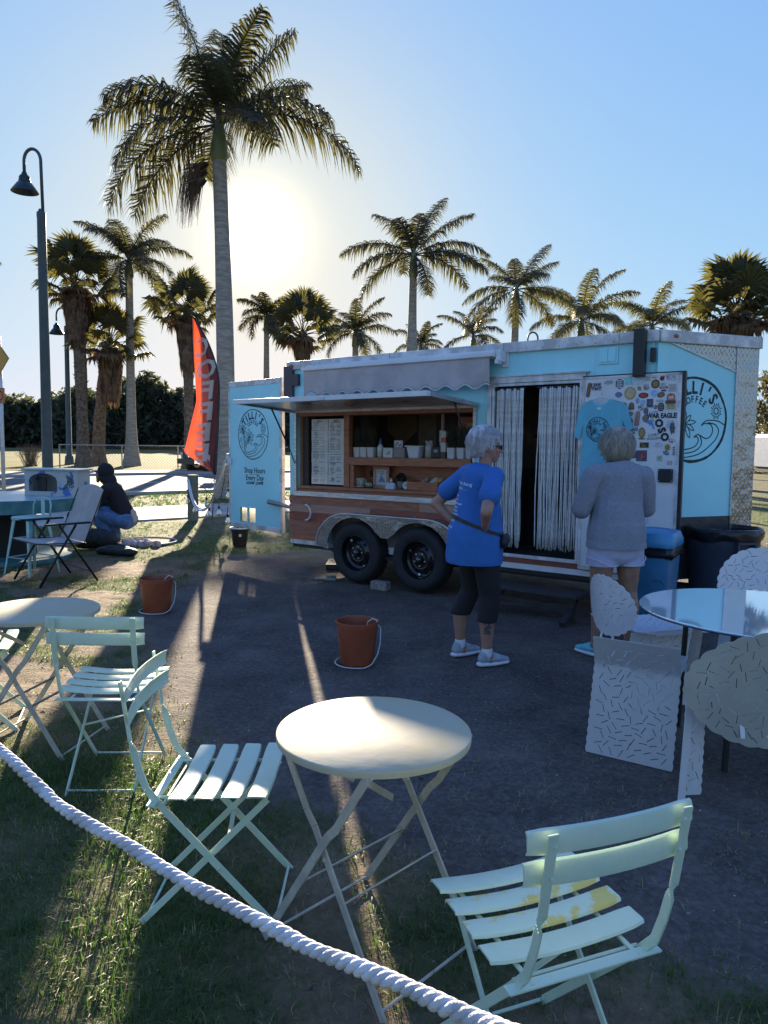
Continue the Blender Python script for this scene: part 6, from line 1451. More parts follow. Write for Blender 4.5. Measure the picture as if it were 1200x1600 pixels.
def mug(label, x, y, r, h, rz=0):
    t = on(label, 'cup', x, y, 1.071, 'coffee_cup', rz); cm = M('speckled cream cup', (.46, .43, .37), .4, var=.12, scale=60)
    if r > .04: MB().lathe([(.0001, .0), (.04, .002), (.085, .014), (.082, .018), (.03, .008), (.0001, .008)], 20).build('saucer', cm, t, smooth=True)
    MB().lathe([(.0001, .012), (r * .75, .012), (r, h * .5), (r * .98, h), (r * .92, h), (r * .9, h * .5), (.0001, .03)], 20).build('cup_body', cm, t, smooth=True)
    MB().tube([(r * .95, 0, h * .85), (r * 1.5, 0, h * .8), (r * 1.5, 0, h * .4), (r * .9, 0, h * .3)], .006, 6).build('handle', cm, t, smooth=True)
    m = MB(); e_ = plane((0, -r * 1.01, h * .55), (1, 0, 0), (0, 0, 1)); m.strip([(r * .45 * math.cos(a), r * .45 * math.sin(a)) for a in np.linspace(0, 6.28, 14)[:-1]], .005, e_, closed=True); m.strip([(-r * .2, 0), (r * .2, .002)], .006, e_); m.build('mark', ink, t)
mug('speckled cream cup on a saucer at the left of the counter', 1.02, .13, .055, .11); mug('small speckled cup beside the saucer cup on the counter', 1.14, .12, .034, .06)
t = on('wooden picture frame with a blue print leaning on the counter', 'picture', 1.28, .18, 1.071, 'standing_frame', .05); 
for a, b in (((-.11, 0), (-.075, .25)), ((.075, 0), (.11, .25)), ((-.075, 0), (.075, .035)), ((-.075, .215), (.075, .25))): MB().b2((a[0], 0, a[1]), (b[0], .02, b[1])).build('frame_side', W1[2], t)
MB().b2((-.075, .01, .035), (.075, .014, .215)).build('print', colm((.46, .48, .50)), t); m = MB(); m.prism([(-.04, .04), (.06, .04), (.0, .12)], 0, .001, T=plane((0, .009, .03), (1, 0, 0), (0, 0, 1))); m.build('drawing', colm((.08, .2, .36)), t); m = MB()
for i in range(3): m.box((0, .008, .19 - i * .016), (.10 - .03 * i, .001, .006))
m.build('lettering', colm((.12, .14, .2)), t)
t = on('small plant in a glass jar beside the wooden frame on the counter', 'plant', 1.15, .22, 1.071, 'jar_plant'); MB().lathe([(.0001, 0), (.03, 0), (.03, .09), (.024, .1)], 12).build('jar', M('amber jar', (.08, .05, .03), .2), t, smooth=True); leaf_cloud('foliage', [(0, 0, .17)], [(.05, .05, .06)], 160, .018, frondm[0], t, seed=2)
t = on('white card holder on the counter', 'card holder', 1.48, .10, 1.071, 'card_holder'); MB().prism([(-.03, 0), (.05, 0), (.0, .07)], -.06, .06, T=plane((0, 0, 0), (0, 1, 0), (0, 0, 1))).build('cards', M('bluish card', (.5, .54, .66), .5), t)
t = on('salt shaker with a steel top on the counter', 'shaker', 1.42, .20, 1.071, 'salt_shaker'); MB().lathe([(.0001, 0), (.022, 0), (.022, .08), (.018, .1)], 12).build('glass', M('cloudy glass', (.40, .38, .36), .15), t, smooth=True); MB().lathe([(.024, .085), (.02, .12), (.0001, .13)], 12).build('cap', alu, t, smooth=True)
t = on('grey pot with a green plant in the middle of the counter', 'plant', 1.585, .16, 1.071, 'potted_plant'); MB().lathe([(.0001, 0), (.04, 0), (.05, .09), (.047, .09), (.03, .07)], 16).build('pot', M('grey pot', (.16, .17, .18), .7), t, smooth=True); leaf_cloud('foliage', [(0, 0, .13)], [(.06, .05, .05)], 200, .02, frondm[0], t, seed=3)
t = on('small round white disc with a black mark on the counter', 'sign', 1.68, .12, 1.071, 'round_sign'); MB().lathe([(.0001, -.006), (.042, -.006), (.042, .006), (.0001, .006)], 22, T=Matrix.Translation((0, 0, .045)) @ Matrix.Rotation(R(80), 4, 'X')).build('disc', potm, t); m = MB(); e_ = plane((0, -.009, .045), (1, 0, 0), (0, 0, 1)); m.strip(smooth_pts([(-.02, -.01), (0, .02), (.02, .01), (.0, -.015)]), .006, e_); m.build('mark', ink, t)
t = on('wooden tray holding wrapped pastries at the right of the counter', 'tray', 1.93, .17, 1.071, 'pastry_tray'); MB().b2((-.2, -.09, 0), (.2, .09, .01)).b2((-.2, -.1, 0), (.2, -.085, .09)).b2((-.2, .085, 0), (.2, .1, .12)).b2((-.2, -.085, 0), (-.185, .085, .1)).b2((.185, -.085, 0), (.2, .085, .1)).build('tray_body', W1[0], t)
for i, (x, c, lab) in enumerate(((-.05, (.28, .20, .17), 'brown paper wrapped roll lying in the pastry tray'), (.07, (.50, .48, .40), 'pale wrapped roll leaning in the pastry tray'), (.13, (.38, .30, .10), 'yellowish wrapped pastry at the right of the pastry tray'))):
    o = MB().tube([(0, 0, 0), (.02, 0, .05), (.05, .01, .12), (.06, .01, .14)], [.012, .034, .03, .01], 9).build('wrapped_pastry', M('pastry wrap %s' % 'abc'[i], c, .6, var=.2, scale=40, bump=.6, bscale=60), smooth=True); o.matrix_world = TM @ Matrix.Translation((1.90 + x, .15, 1.11)) @ Matrix.Rotation(R(25), 4, 'Y'); tag(o, lab, 'pastry')
# wall tools inside
t = on('dark machine with hanging cups seen deep inside the doorway', 'machine', 3.05, 1.18, 1.325, 'espresso_machine'); MB().box((.1, 0, .16), (.55, .30, .30), bev=.02).build('machine_body', M('dark steel', (.05, .05, .055), .3, .8), t); MB().tube([(.05, -.16, .26), (.05, -.2, .10)], .012, 8).build('wand', alu, t)
for x in (-.05, .1, .25): MB().lathe([(.03, 0), (.035, .08)], 12, T=Matrix.Translation((x, 0, .31))).build('cup', potm, t)
# ------------------------------------------------------------------ people
def blob(name, prims, vox, mat, parent, smooth=4, wrinkle=0, wscale=9, seed=0, cut=None, rz=0, label=None, wdir=None):
    mb = MB()
    for p in prims:
        if p[0] == 'c':                                      # tapered capsule, optional flattening
            a, ra, b, rb = Vector(p[1]), p[2], Vector(p[3]), p[4]; fl = p[5] if len(p) > 5 else 1.0; d = (b - a); L = d.length or 1e-4; d.normalize()
            fx = Vector(p[6]) if len(p) > 6 else Vector((0, 1, 0)); fx = (fx - d * fx.dot(d)); fx = fx.normalized() if fx.length > 1e-3 else d.orthogonal().normalized(); sx = d.cross(fx)
            n = 16; V = []; F = []; rings = []
            for i in range(6): t = -math.pi / 2 + math.pi / 2 * i / 5; rings.append((a + d * ra * math.sin(t), ra * math.cos(t)))
            for i in range(1, 6): rings.append((a.lerp(b, i / 6), ra + (rb - ra) * i / 6))
            for i in range(6): t = math.pi / 2 * i / 5; rings.append((b + d * rb * math.sin(t), rb * math.cos(t)))
            for c, r_ in rings:
                r_ = max(r_, 1e-4)
                for j in range(n): q = 2 * math.pi * j / n; V.append(c + fx * (r_ * fl * math.cos(q)) + sx * (r_ * math.sin(q)))
            k = len(rings); F = [(i * n + j, i * n + (j + 1) % n, (i + 1) * n + (j + 1) % n, (i + 1) * n + j) for i in range(k - 1) for j in range(n)] + [tuple(range(n - 1, -1, -1)), tuple((k - 1) * n + j for j in range(n))]
            mb.add(V, F)
        else:
            c, r_ = Vector(p[1]), p[2]; T = Matrix.Translation(c) @ (p[3].to_4x4() if len(p) > 3 else Matrix()); mb.ball((0, 0, 0), r_, 20, T=T)
    me = mb.mesh('t'); ob = bpy.data.objects.new('t', me); C.objects.link(ob)
    m = ob.modifiers.new('r', 'REMESH'); m.mode = 'VOXEL'; m.voxel_size = vox; m.adaptivity = 0
    if smooth: s = ob.modifiers.new('s', 'SMOOTH'); s.factor = .6; s.iterations = smooth
    dg = bpy.context.evaluated_depsgraph_get(); r = bpy.data.meshes.new_from_object(ob.evaluated_get(dg)); bpy.data.objects.remove(ob); bpy.data.meshes.remove(me)
    if cut: 
        bm = bmesh.new(); bm.from_mesh(r)
        for co, no in cut: bmesh.ops.bisect_plane(bm, geom=bm.verts[:] + bm.edges[:] + bm.faces[:], plane_co=co, plane_no=no, clear_outer=True)
        bm.to_mesh(r); bm.free()
    if wrinkle:
        r.update(); co = np.empty(len(r.vertices) * 3); r.vertices.foreach_get('co', co); co = co.reshape(-1, 3)
        for i, v in enumerate(r.vertices):
            c = v.co; w_ = noise.noise(Vector((c.x * wscale + seed, c.y * wscale, c.z * wscale * .8 + c.x * wscale * .9))); w2 = 1 - abs(noise.noise(Vector((c.x * wscale * .8, c.y * wscale * .8 + seed, c.z * wscale * .5 - c.x * wscale * .7)))) * 2
            co[i] += np.array(v.normal) * wrinkle * (.55 * w_ + .45 * w2)
        r.vertices.foreach_set('co', co.ravel()); r.update()
    return mk(name, r, mat, parent, smooth=True, label=label)
skin = M('skin', (.36, .19, .135), .5, var=.10, scale=22, bump=.10, bscale=160); skin.node_tree.nodes['Principled BSDF'].inputs['Subsurface Weight'].default_value = .08
skin2 = M('tanned skin', (.33, .175, .12), .5, var=.12, scale=18, bump=.10, bscale=160)
def hand(prims, wrist, d, palm_n, s, curl=.5, thumb=1):
    """palm, four bent fingers and a thumb: d along the hand, palm_n out of the palm, thumb side = cross"""
    d = Vector(d).normalized(); n = Vector(palm_n); n = (n - d * n.dot(d)).normalized(); side = d.cross(n) * thumb; w = Vector(wrist)
    prims.append(('c', w, .022, w + d * .075 + side * .0, .030, .62, n))
    for k in range(4):
        o = (1.5 - k) * .019; ln = (.068, .078, .074, .058)[k]; b = w + d * .085 + side * o; q = b + (d * math.cos(curl * .6) + n * math.sin(curl * .6)) * ln * .5; e = q + (d * math.cos(curl * 1.8) + n * math.sin(curl * 1.8)) * ln * .55
        prims += [('c', w + d * .055 + side * o * .8, .010, b, .0098), ('c', b, .0096, q, .0086), ('c', q, .0086, e, .0072)]
    t0 = w + d * .025 + side * .024; t1 = t0 + (d * .55 + side * .75 + n * .2).normalized() * .042; t2 = t1 + (d * .85 + side * .35 + n * .35).normalized() * .032
    prims += [('c', t0, .013, t1, .0105), ('c', t1, .0105, t2, .0085)]
def head_prims(c, R3, s=1.0):
    c = Vector(c); f = lambda x, y, z: c + R3 @ (Vector((x, y, z)) * s)
    P = [('e', f(0, -.008, .035), (.074 * s, .092 * s, .085 * s), R3), ('e', f(0, .022, -.025), (.060 * s, .070 * s, .082 * s), R3), ('c', f(0, .060, -.078), .026 * s, f(0, .045, -.070), .036 * s)]
    P += [('c', f(0, .094, .016), .009 * s, f(0, .113, -.020), .0125 * s), ('e', f(.012, .100, -.026), (.010 * s, .010 * s, .008 * s), R3), ('e', f(-.012, .100, -.026), (.010 * s, .010 * s, .008 * s), R3)]
    P += [('c', f(-.020, .086, -.050), .009 * s, f(.020, .086, -.050), .009 * s), ('c', f(-.017, .085, -.061), .009 * s, f(.017, .085, -.061), .009 * s)]
    P += [('c', f(-.045, .076, .030), .010 * s, f(.045, .076, .030), .010 * s), ('e', f(.038, .066, -.015), (.022 * s, .02 * s, .022 * s), R3), ('e', f(-.038, .066, -.015), (.022 * s, .02 * s, .022 * s), R3)]
    for q in (-1, 1): P += [('e', f(q * .076, -.006, -.005), (.009 * s, .019 * s, .032 * s), R3)]
    return P
def hair_strands(name, c, R3, rad, n, ln, mat, parent, seed, seedf, wid=.0032, down=.4, thick=.010, lift=.55):
    rg = random.Random(seed); mb = MB(); c = Vector(c)
    for i in range(n):
        d = Vector((rg.gauss(0, 1), rg.gauss(0, 1), rg.gauss(.15, 1))).normalized()
        if not seedf(d): continue
        p = c + R3 @ Vector((d.x * rad[0], d.y * rad[1], d.z * rad[2])) * rg.uniform(.93, 1.0); dn = R3 @ d
        t = Vector((rg.uniform(-1, 1), rg.uniform(-1, 1), rg.uniform(-1, .5))); t += Vector((0, 0, -down * 2)); t = (t - dn * t.dot(dn)); t = t.normalized() if t.length > .01 else dn.orthogonal()
        L = ln * rg.uniform(.6, 1.25); s = dn.cross(t).normalized() * wid * rg.uniform(.6, 1.3); pts = [p]
        for k in range(4):
            pts.append(pts[-1] + (t * (1) + dn * (lift - .5 * lift * k)).normalized() * L / 4); t = (t + Vector((0, 0, -.25 * down)) + s.normalized() * rg.uniform(-.25, .25)).normalized()
        V = []
        for k, q in enumerate(pts): e = 1 - .8 * (k / 4) ** 2; V += [q - s * e, q + s * e]
        mb.add(V, [(2 * k, 2 * k + 1, 2 * k + 3, 2 * k + 2) for k in range(4)])
    return mb.build(name, mat, parent, smooth=True)
def drape(vs, fs, bvh, d, off=.003):
    out = []
    for v in vs:
        h = bvh.ray_cast(v - d * .6, d); out.append((h[0] - d * off) if h[0] else None)
    keep = [f for f in fs if all(out[i] is not None for i in f)]
    return [o if o is not None else Vector((0, 0, 0)) for o in out], keep
def dense_text(s, size, T, bold=.02):
    v, f = text_geo(s, bold); return [T @ (q * size) for q in v], f
def shoe(pr_u, pr_s, a, fd, L=.27):
    a = Vector(a); fd = Vector(fd).normalized(); z = Vector((0, 0, 1)); sd_ = fd.cross(z)
    pr_s += [('c', a - fd * .045 + z * .017, .037, a + fd * .06 + z * .015, .040, .55, z), ('c', a + fd * .06 + z * .015, .041, a + fd * .155 + z * .018, .036, .50, z)]
    pr_u += [('c', a - fd * .035 + z * .055, .036, a - fd * .02 + z * .085, .038), ('c', a + fd * .0 + z * .055, .039, a + fd * .13 + z * .042, .034, .8, z), ('c', a + fd * .13 + z * .040, .034, a + fd * .160 + z * .036, .028, .8, z), ('c', a + fd * .02 + z * .085, .030, a + fd * .09 + z * .060, .026, .9, z)]

# ---- woman in the blue T-shirt (local: +y is forward, +x her right)
w1 = thing('person', 'grey-haired woman in a bright blue T-shirt and black capris, hands on hips', 'person', (.70, 5.40, 0), R(-64))
Rh = Matrix.Rotation(R(-22), 3, 'Z') @ Matrix.Rotation(R(-4), 3, 'X'); Hc = Vector((0, .055, 1.585))
LA, RA_ = Vector((-.145, -.045, .10)), Vector((.150, .0, .10))
body = [('c', (0, .03, 1.40), .052, (0, .045, 1.52), .050), ('c', (0, -.01, 1.30), .14, (0, -.02, 1.05), .15, .75), ('c', (0, 0, 1.0), .15, (0, 0, .90), .16, .85)]
body += head_prims(Hc, Rh)
for s, ank in ((-1, LA), (1, RA_)):
    body += [('c', (s * .09, 0, .88), .10, (s * .125, .03, .50), .062), ('c', (s * .125, .03, .50), .062, (ank.x, ank.y - .01, .36), .060), ('c', (ank.x, ank.y - .01, .36), .060, (ank.x, ank.y, .12), .038), ('c', (ank.x, ank.y, .12), .038, (ank.x, ank.y + .02, .05), .04)]
    sh, el, wr_ = Vector((s * .185, -.01, 1.38)), Vector((s * .345, -.17, 1.15)), Vector((s * .225, -.10, 1.035))
    body += [('c', sh, .055, el, .042), ('c', el, .042, wr_, .028)]
    hand(body, wr_, Vector((-s * .55, .45, -.28)), Vector((-s * .7, -.5, -.1)), s, curl=.7, thumb=s)
blob('body', body, .0075, skin, w1, smooth=3)
shirt_m = M('bright blue cotton', (.028, .135, .42), .85, var=.06, scale=12, bump=.25, bscale=220, sheen=.0)
sh_p = [('c', (-.12, -.015, 1.375), .080, (.12, -.015, 1.375), .080, .95), ('c', (0, -.01, 1.33), .145, (0, -.02, 1.12), .172, .88), ('c', (0, -.015, 1.12), .172, (0, -.03, .93), .205, .95), ('c', (0, -.03, .93), .208, (0, -.035, .77), .212, .98), ('c', (0, .03, 1.12), .14, (0, .04, 1.0), .14)]
for s in (-1, 1):
    sh, el = Vector((s * .185, -.01, 1.38)), Vector((s * .345, -.17, 1.17)); e2_ = sh.lerp(el, .60)
    sh_p += [('c', sh, .072, e2_, .074)]
sh1 = blob('t_shirt', sh_p, .009, shirt_m, w1, smooth=6, wrinkle=.017, wscale=6, seed=3, cut=[((0, 0, .745), (0, 0, -1)), ((0, .03, 1.455), (0, .25, 1))])
legm = M('black leggings', (.008, .008, .011), .8, sheen=.0, bump=.2, bscale=200)
lp_ = [('c', (0, -.02, .92), .14, (0, -.02, .84), .15, .9)]
for s, ank in ((-1, LA), (1, RA_)): lp_ += [('c', (s * .09, 0, .86), .112, (s * .125, .03, .52), .078), ('c', (s * .125, .03, .52), .078, (ank.x, ank.y - .005, .335), .072)]
blob('leggings', lp_, .009, legm, w1, smooth=5, wrinkle=.004, wscale=12, cut=[((0, 0, .33), (0, 0, -1))])
shg = M('pale grey knit shoe', (.34, .38, .44), .7, var=.15, scale=30, bump=.4, bscale=140); solem = M('white sole', (.62, .66, .72), .55)
def shoes(lst, um, sm, par, vx=.0065):
    for a_, d_ in lst:
        u_, s_ = [], []; shoe(u_, s_, a_, d_); so_ = blob('shoe', u_, vx, um, par, smooth=3); blob('sole', s_, vx, sm, so_, smooth=2)
shoes([((ank.x, ank.y, 0), Vector((.06 * s, 1, 0))) for s, ank in ((-1, LA), (1, RA_))], shg, solem, w1)
for ank in (LA, RA_): blob('sock', [('c', (ank.x, ank.y, .085), .043, (ank.x, ank.y, .125), .041)], .007, M('white sock', (.62, .64, .68), .9), w1, smooth=2)
lc = MB()
for ank in (LA, RA_):
    for k in range(4): y = ank.y + .045 + k * .022; lc.tube([(ank.x - .024, y, .088 - k * .009), (ank.x, y + .004, .100 - k * .010), (ank.x + .024, y, .088 - k * .009)], .0028, 5)
lc.build('laces', M('teal laces', (.05, .16, .2), .7), w1)
hairm = M('silver grey hair', (.50, .48, .50), .55, var=.28, scale=30, stretch=(1, 1, .4))
Hh = Hc + Rh @ Vector((0, -.028, .040))
blob('hair', [('e', Hh + Rh @ Vector((0, -.012, .018)), (.104, .116, .104), Rh), ('e', Hh + Rh @ Vector((0, -.062, -.050)), (.086, .060, .072), Rh), ('e', Hh + Rh @ Vector((0, .045, .050)), (.080, .06, .052), Rh)], .010, hairm, w1, smooth=2, wrinkle=.013, wscale=20)
okf = lambda d: not (d.y > .30 and d.z < .38) and not (d.z < -.75) and not (abs(d.x) > .55 and d.z < -.15 and d.y > -.15)
hair_strands('hair_locks', Hh + Vector((0, 0, -.004)), Rh, (.112, .128, .120), 4200, .055, hairm, w1, 4, okf, down=.55, wid=.0024, lift=.55)
gl1 = MB()
for s in (-1, 1):
    c = Hc + Rh @ Vector((s * .036, .094, .010)); gl1.ball((0, 0, 0), (.028, .006, .020), 12, T=Matrix.Translation(c) @ Rh.to_4x4()); gl1.bar(Hc + Rh @ Vector((s * .062, .088, .014)), Hc + Rh @ Vector((s * .080, -.005, .012)), .004, .010)
gl1.build('sunglasses', M('dark lenses', (.02, .03, .045), .12), w1, smooth=True)
# belt bag
bt = []
for i in range(33):
    a = 2 * math.pi * i / 32; bt.append(Vector((.196 * math.cos(a), -.025 + .172 * math.sin(a), 1.02 - .055 * math.sin(a) - .035 * math.cos(a))))
bme = sh1.data; bv_ = BVHTree.FromPolygons([v.co.copy() for v in bme.vertices], [tuple(p.vertices) for p in bme.polygons])
bt2 = []
for p in bt:
    h = bv_.ray_cast(Vector((p.x * 2.2, p.y * 2.2, p.z)), Vector((-p.x, -p.y, 0)).normalized()); bt2.append((h[0] + Vector((p.x, p.y, 0)).normalized() * .003) if h[0] else p)
m = MB()
for a, b in zip(bt2, bt2[1:]): m.bar(a, b + (b - a) * .1, .006, .026)
m.build('belt', blackp, w1)
bagp = [('c', bt2[3] + Vector((.02, .02, -.05)), .05, bt2[7] + Vector((.0, .04, -.05)), .045, .6)]
blob('belt_bag', bagp, .008, M('black nylon', (.012, .012, .014), .6, bump=.3, bscale=80), w1, smooth=3, wrinkle=.004)
# print on the back
bd = Vector((-.35, .94, 0)).normalized(); tp = MB()
def back_line(s, x, z, size):
    T = plane(Vector((x, -.6, z)), (1, -.05, -.07), (0, 0, 1)); v, f = dense_text(s, size, T); v2, f2 = drape(v, f, bv_, Vector((0, 1, 0)), .003); tp.add(v2, f2)
for s, x, z, size in (('A Founder Being', -.035, 1.325, .034), ('Champion . . .', -.045, 1.292, .034), ('Friends', -.085, 1.235, .026), ('Families', -.085, 1.210, .026), ('Volunteer your', -.050, 1.180, .026), ('Workshops', -.080, 1.155, .026), ('Environment', -.070, 1.130, .026),
                      ('Empowerment', -.065, 1.105, .026), ('all', -.105, 1.082, .026), ('Community', -.075, 1.058, .026), ('Faith', -.10, 1.034, .026), ('Inclusion by', -.075, 1.012, .026), ('Health', -.095, .990, .026)): back_line(s, x, z, size)
tp.build('back_print', M('white shirt print', (.55, .62, .78), .8), w1)
tb = MB(); rg = random.Random(5); bb_ = [o for o in w1.children if o.name.startswith('body')][0].data; bvb = BVHTree.FromPolygons([v.co.copy() for v in bb_.vertices], [tuple(p.vertices) for p in bb_.polygons])
dT = Vector((-.82, .57, 0)); sideT = Vector((.57, .82, 0))
V = []; F = []; 
for j in range(7):
    for i in range(5):
        u = (i - 2) * .013; z = .245 + j * .0135; p = Vector((RA_.x, RA_.y, z)) + sideT * u - dT * .3; h = bvb.ray_cast(p, dT); V.append((h[0] - dT * .0012) if h[0] else Vector((RA_.x, RA_.y, z)))
for j in range(6):
    for i in range(4):
        if rg.random() > .18 or 0 < j < 5 and 0 < i < 3: F.append((j * 5 + i, j * 5 + i + 1, (j + 1) * 5 + i + 1, (j + 1) * 5 + i))
tb.add(V, F); tb.build('calf_tattoo', M('tattoo ink', (.035, .055, .065), .6, col2=(.16, .12, .10), scale=60, cov=(.45, .6)), w1)

# ---- woman in the grey sweatshirt, back to the camera
w2_ = thing('person', 'blonde woman from behind in a grey sweatshirt and pale lilac shorts', 'person', (1.78, 5.62, 0), R(12))
Rh = Matrix.Rotation(R(14), 3, 'Z') @ Matrix.Rotation(R(-14), 3, 'X'); Hc = Vector((.0, .075, 1.60))
LA, RA_ = Vector((-.145, -.03, .10)), Vector((.14, -.02, .10))
body = [('c', (0, .03, 1.42), .055, (0, .06, 1.54), .052), ('c', (0, 0, 1.30), .15, (0, 0, 1.05), .16, .75), ('c', (0, 0, 1.0), .16, (0, 0, .90), .17, .85)] + head_prims(Hc, Rh)
for s, ank in ((-1, LA), (1, RA_)):
    kx = s * .125
    body += [('c', (s * .10, -.01, .86), .110, (kx, .0, .50), .066), ('c', (kx, .0, .50), .064, (kx * 1.03, -.035, .36), .066), ('c', (kx * 1.03, -.035, .36), .066, (ank.x, ank.y, .12), .040), ('c', (ank.x, ank.y, .12), .040, (ank.x, ank.y + .02, .05), .042)]
    sh, el, wr_ = Vector((s * .19, 0, 1.39)), Vector((s * .285, .05, 1.13)), Vector((s * .11, .26, 1.17))
    body += [('c', el, .042, wr_, .030)]; hand(body, wr_, Vector((-s * .6, .5, .2)), Vector((-s * .2, -.3, 1)), s, curl=.9, thumb=s)
blob('body', body, .0075, skin2, w2_, smooth=3)
grym = M('heather grey fleece', (.24, .26, .31), .9, var=.10, scale=60, bump=.35, bscale=240)
sp = [('c', (-.14, .0, 1.395), .088, (.14, .0, 1.395), .088, .95), ('c', (0, 0, 1.34), .180, (0, 0, 1.12), .195, .75), ('c', (0, 0, 1.12), .197, (0, 0, .955), .218, .80), ('c', (0, 0, .955), .218, (0, 0, .80), .215, .86), ('c', (-.05, 0, .92), .170, (.05, 0, .92), .170), ('c', (-.06, 0, .83), .172, (.06, 0, .83), .172)]
for s in (-1, 1):
    sh, el, wr_ = Vector((s * .20, 0, 1.385)), Vector((s * .275, .05, 1.13)), Vector((s * .13, .24, 1.17)); sp += [('c', sh, .078, el, .066), ('c', el, .064, wr_, .048)]
blob('sweatshirt', sp, .009, grym, w2_, smooth=6, wrinkle=.022, wscale=5.5, seed=8, cut=[((0, 0, .842), (0, 0, -1)), ((0, .03, 1.478), (0, .2, 1))])
shm_ = M('pale lilac cotton', (.42, .42, .56), .8, var=.06, scale=10, bump=.3, bscale=160)
hp = [('c', (-.06, -.005, .92), .140, (.06, -.005, .92), .140, .95), ('c', (-.07, -.005, .83), .150, (.07, -.005, .83), .150, .95)]
for s in (-1, 1): hp += [('c', (s * .10, -.005, .86), .120, (s * .110, -.005, .68), .120)]
blob('shorts', hp, .009, shm_, w2_, smooth=5, wrinkle=.008, wscale=9, seed=4, cut=[((0, 0, .705), (0, 0, -1))])
hem = MB()
for s in (-1, 1):
    P = [Vector((s * (.110 + .126 * math.cos(a)), -.005 + .126 * math.sin(a), .712 + .06 * max(0, math.cos(a)))) for a in np.linspace(0, 2 * math.pi, 28)]; hem.tube(P, .004, 5)
hem.build('hem_piping', M('white piping', (.6, .6, .7), .8), w2_)
shoes([((LA.x, LA.y, 0), Vector((-.45, .9, 0))), ((RA_.x, RA_.y, 0), Vector((.1, 1, 0)))], M('turquoise knit shoe', (.12, .48, .56), .7, var=.1, scale=30, bump=.3, bscale=140), solem, w2_)
blond = M('ash blonde hair', (.27, .24, .19), .55, col2=(.40, .36, .30), scale=26, cov=(.35, .65), stretch=(1, 1, .4))
Hh = Hc + Rh @ Vector((0, -.025, .025))
blob('hair', [('e', Hh + Rh @ Vector((0, -.015, .020)), (.104, .112, .104), Rh), ('e', Hh + Rh @ Vector((0, -.045, -.055)), (.105, .075, .070), Rh), ('e', Hh + Rh @ Vector((0, .04, .05)), (.085, .06, .055), Rh)], .010, blond, w2_, smooth=2, wrinkle=.018, wscale=17)
hair_strands('hair_locks', Hh + Vector((0, 0, -.012)), Rh, (.116, .126, .125), 4200, .075, blond, w2_, 9, lambda d: not (d.y > .35 and d.z < .3) and d.z > -.8, down=.45, wid=.0027, lift=.62)

# ---- man in the black hoodie, squatting, seen from the side
mn_ = thing('person', 'bearded man in a black hoodie, blue sunglasses and jeans, squatting on the grass', 'person', (-4.16, 11.25, 0), R(84))
Rh = Matrix.Rotation(R(4), 3, 'Z') @ Matrix.Rotation(R(-2), 3, 'X'); Hc = Vector((0, .13, 1.085))
body = [('c', (0, .04, .90), .06, (0, .10, 1.02), .055), ('c', (0, -.03, .82), .14, (0, -.20, .50), .14, .8)] + head_prims(Hc, Rh)
for s in (-1, 1):
    body += [('c', (s * .09, -.24, .38), .10, (s * .15, .20, .47), .07), ('c', (s * .15, .20, .47), .062, (s * .13, .0, .12), .04), ('c', (s * .13, .0, .12), .04, (s * .13, .03, .06), .04)]
    sh, el, wr_ = Vector((s * .19, .0, .84)), Vector((s * .22, .14, .60)), Vector((s * .10, .36, .56)); body += [('c', sh, .055, el, .042), ('c', el, .042, wr_, .030)]; hand(body, wr_, Vector((-s * .3, .8, -.3)), Vector((0, -.3, -1)), s, curl=.6, thumb=s)
blob('body', body, .009, skin2, mn_, smooth=3)
hood = M('black hoodie cloth', (.012, .012, .016), .9, bump=.3, bscale=120)
hp = [('c', (-.12, -.01, .84), .09, (.12, -.01, .84), .09), ('c', (0, -.03, .80), .165, (0, -.20, .46), .175, .85), ('c', (0, .02, .90), .10, (0, .03, .98), .10)]
for s in (-1, 1): hp += [('c', (s * .19, 0, .84), .08, (s * .225, .13, .60), .066), ('c', (s * .225, .13, .60), .062, (s * .17, .24, .575), .05)]
hp += [('e', Hc + Vector((0, -.045, .025)), (.108, .125, .130)), ('e', Hc + Vector((0, -.05, -.09)), (.10, .10, .09))]
hd = blob('hoodie', hp, .010, hood, mn_, smooth=4, wrinkle=.012, wscale=8, seed=2)
# open the hood at the face
bm = bmesh.new(); bm.from_mesh(hd.data); dl = [f for f in bm.faces if (f.calc_center_median() - (Hc + Vector((0, .075, -.01)))).length < .082 + .02 and f.calc_center_median().y > Hc.y + .045]; bmesh.ops.delete(bm, geom=dl, context='FACES'); bm.to_mesh(hd.data); bm.free()
jean = M('washed blue denim', (.085, .17, .34), .85, var=.25, scale=9, bump=.3, bscale=120); jp = [('c', (0, -.22, .38), .15, (0, -.20, .46), .14)]
for s in (-1, 1): jp += [('c', (s * .09, -.24, .37), .125, (s * .155, .19, .465), .095), ('c', (s * .155, .19, .46), .09, (s * .135, .03, .20), .085), ('c', (s * .135, .03, .20), .085, (s * .13, .0, .12), .07)]
blob('jeans', jp, .010, jean, mn_, smooth=4, wrinkle=.014, wscale=9, seed=6)
blob('shirt_hem', [('c', (0, -.30, .47), .07, (0, -.33, .38), .06, 1.3)], .010, M('pale undershirt', (.45, .42, .38), .9), mn_, smooth=3, wrinkle=.008)
shoes([((s * .13, 0, 0), Vector((s * .1, 1, 0))) for s in (-1, 1)], blackp, M('grey sole', (.3, .3, .3), .7), mn_, .008)
blob('beard', [('c', Hc + Vector((0, .075, -.065)), .036, Hc + Vector((0, .085, -.13)), .022), ('c', Hc + Vector((-.045, .04, -.05)), .018, Hc + Vector((0, .075, -.09)), .03), ('c', Hc + Vector((.045, .04, -.05)), .018, Hc + Vector((0, .075, -.09)), .03)], .007, M('reddish beard', (.20, .10, .05), .8, var=.3, scale=60), mn_, smooth=1, wrinkle=.006, wscale=50)
g2 = MB()
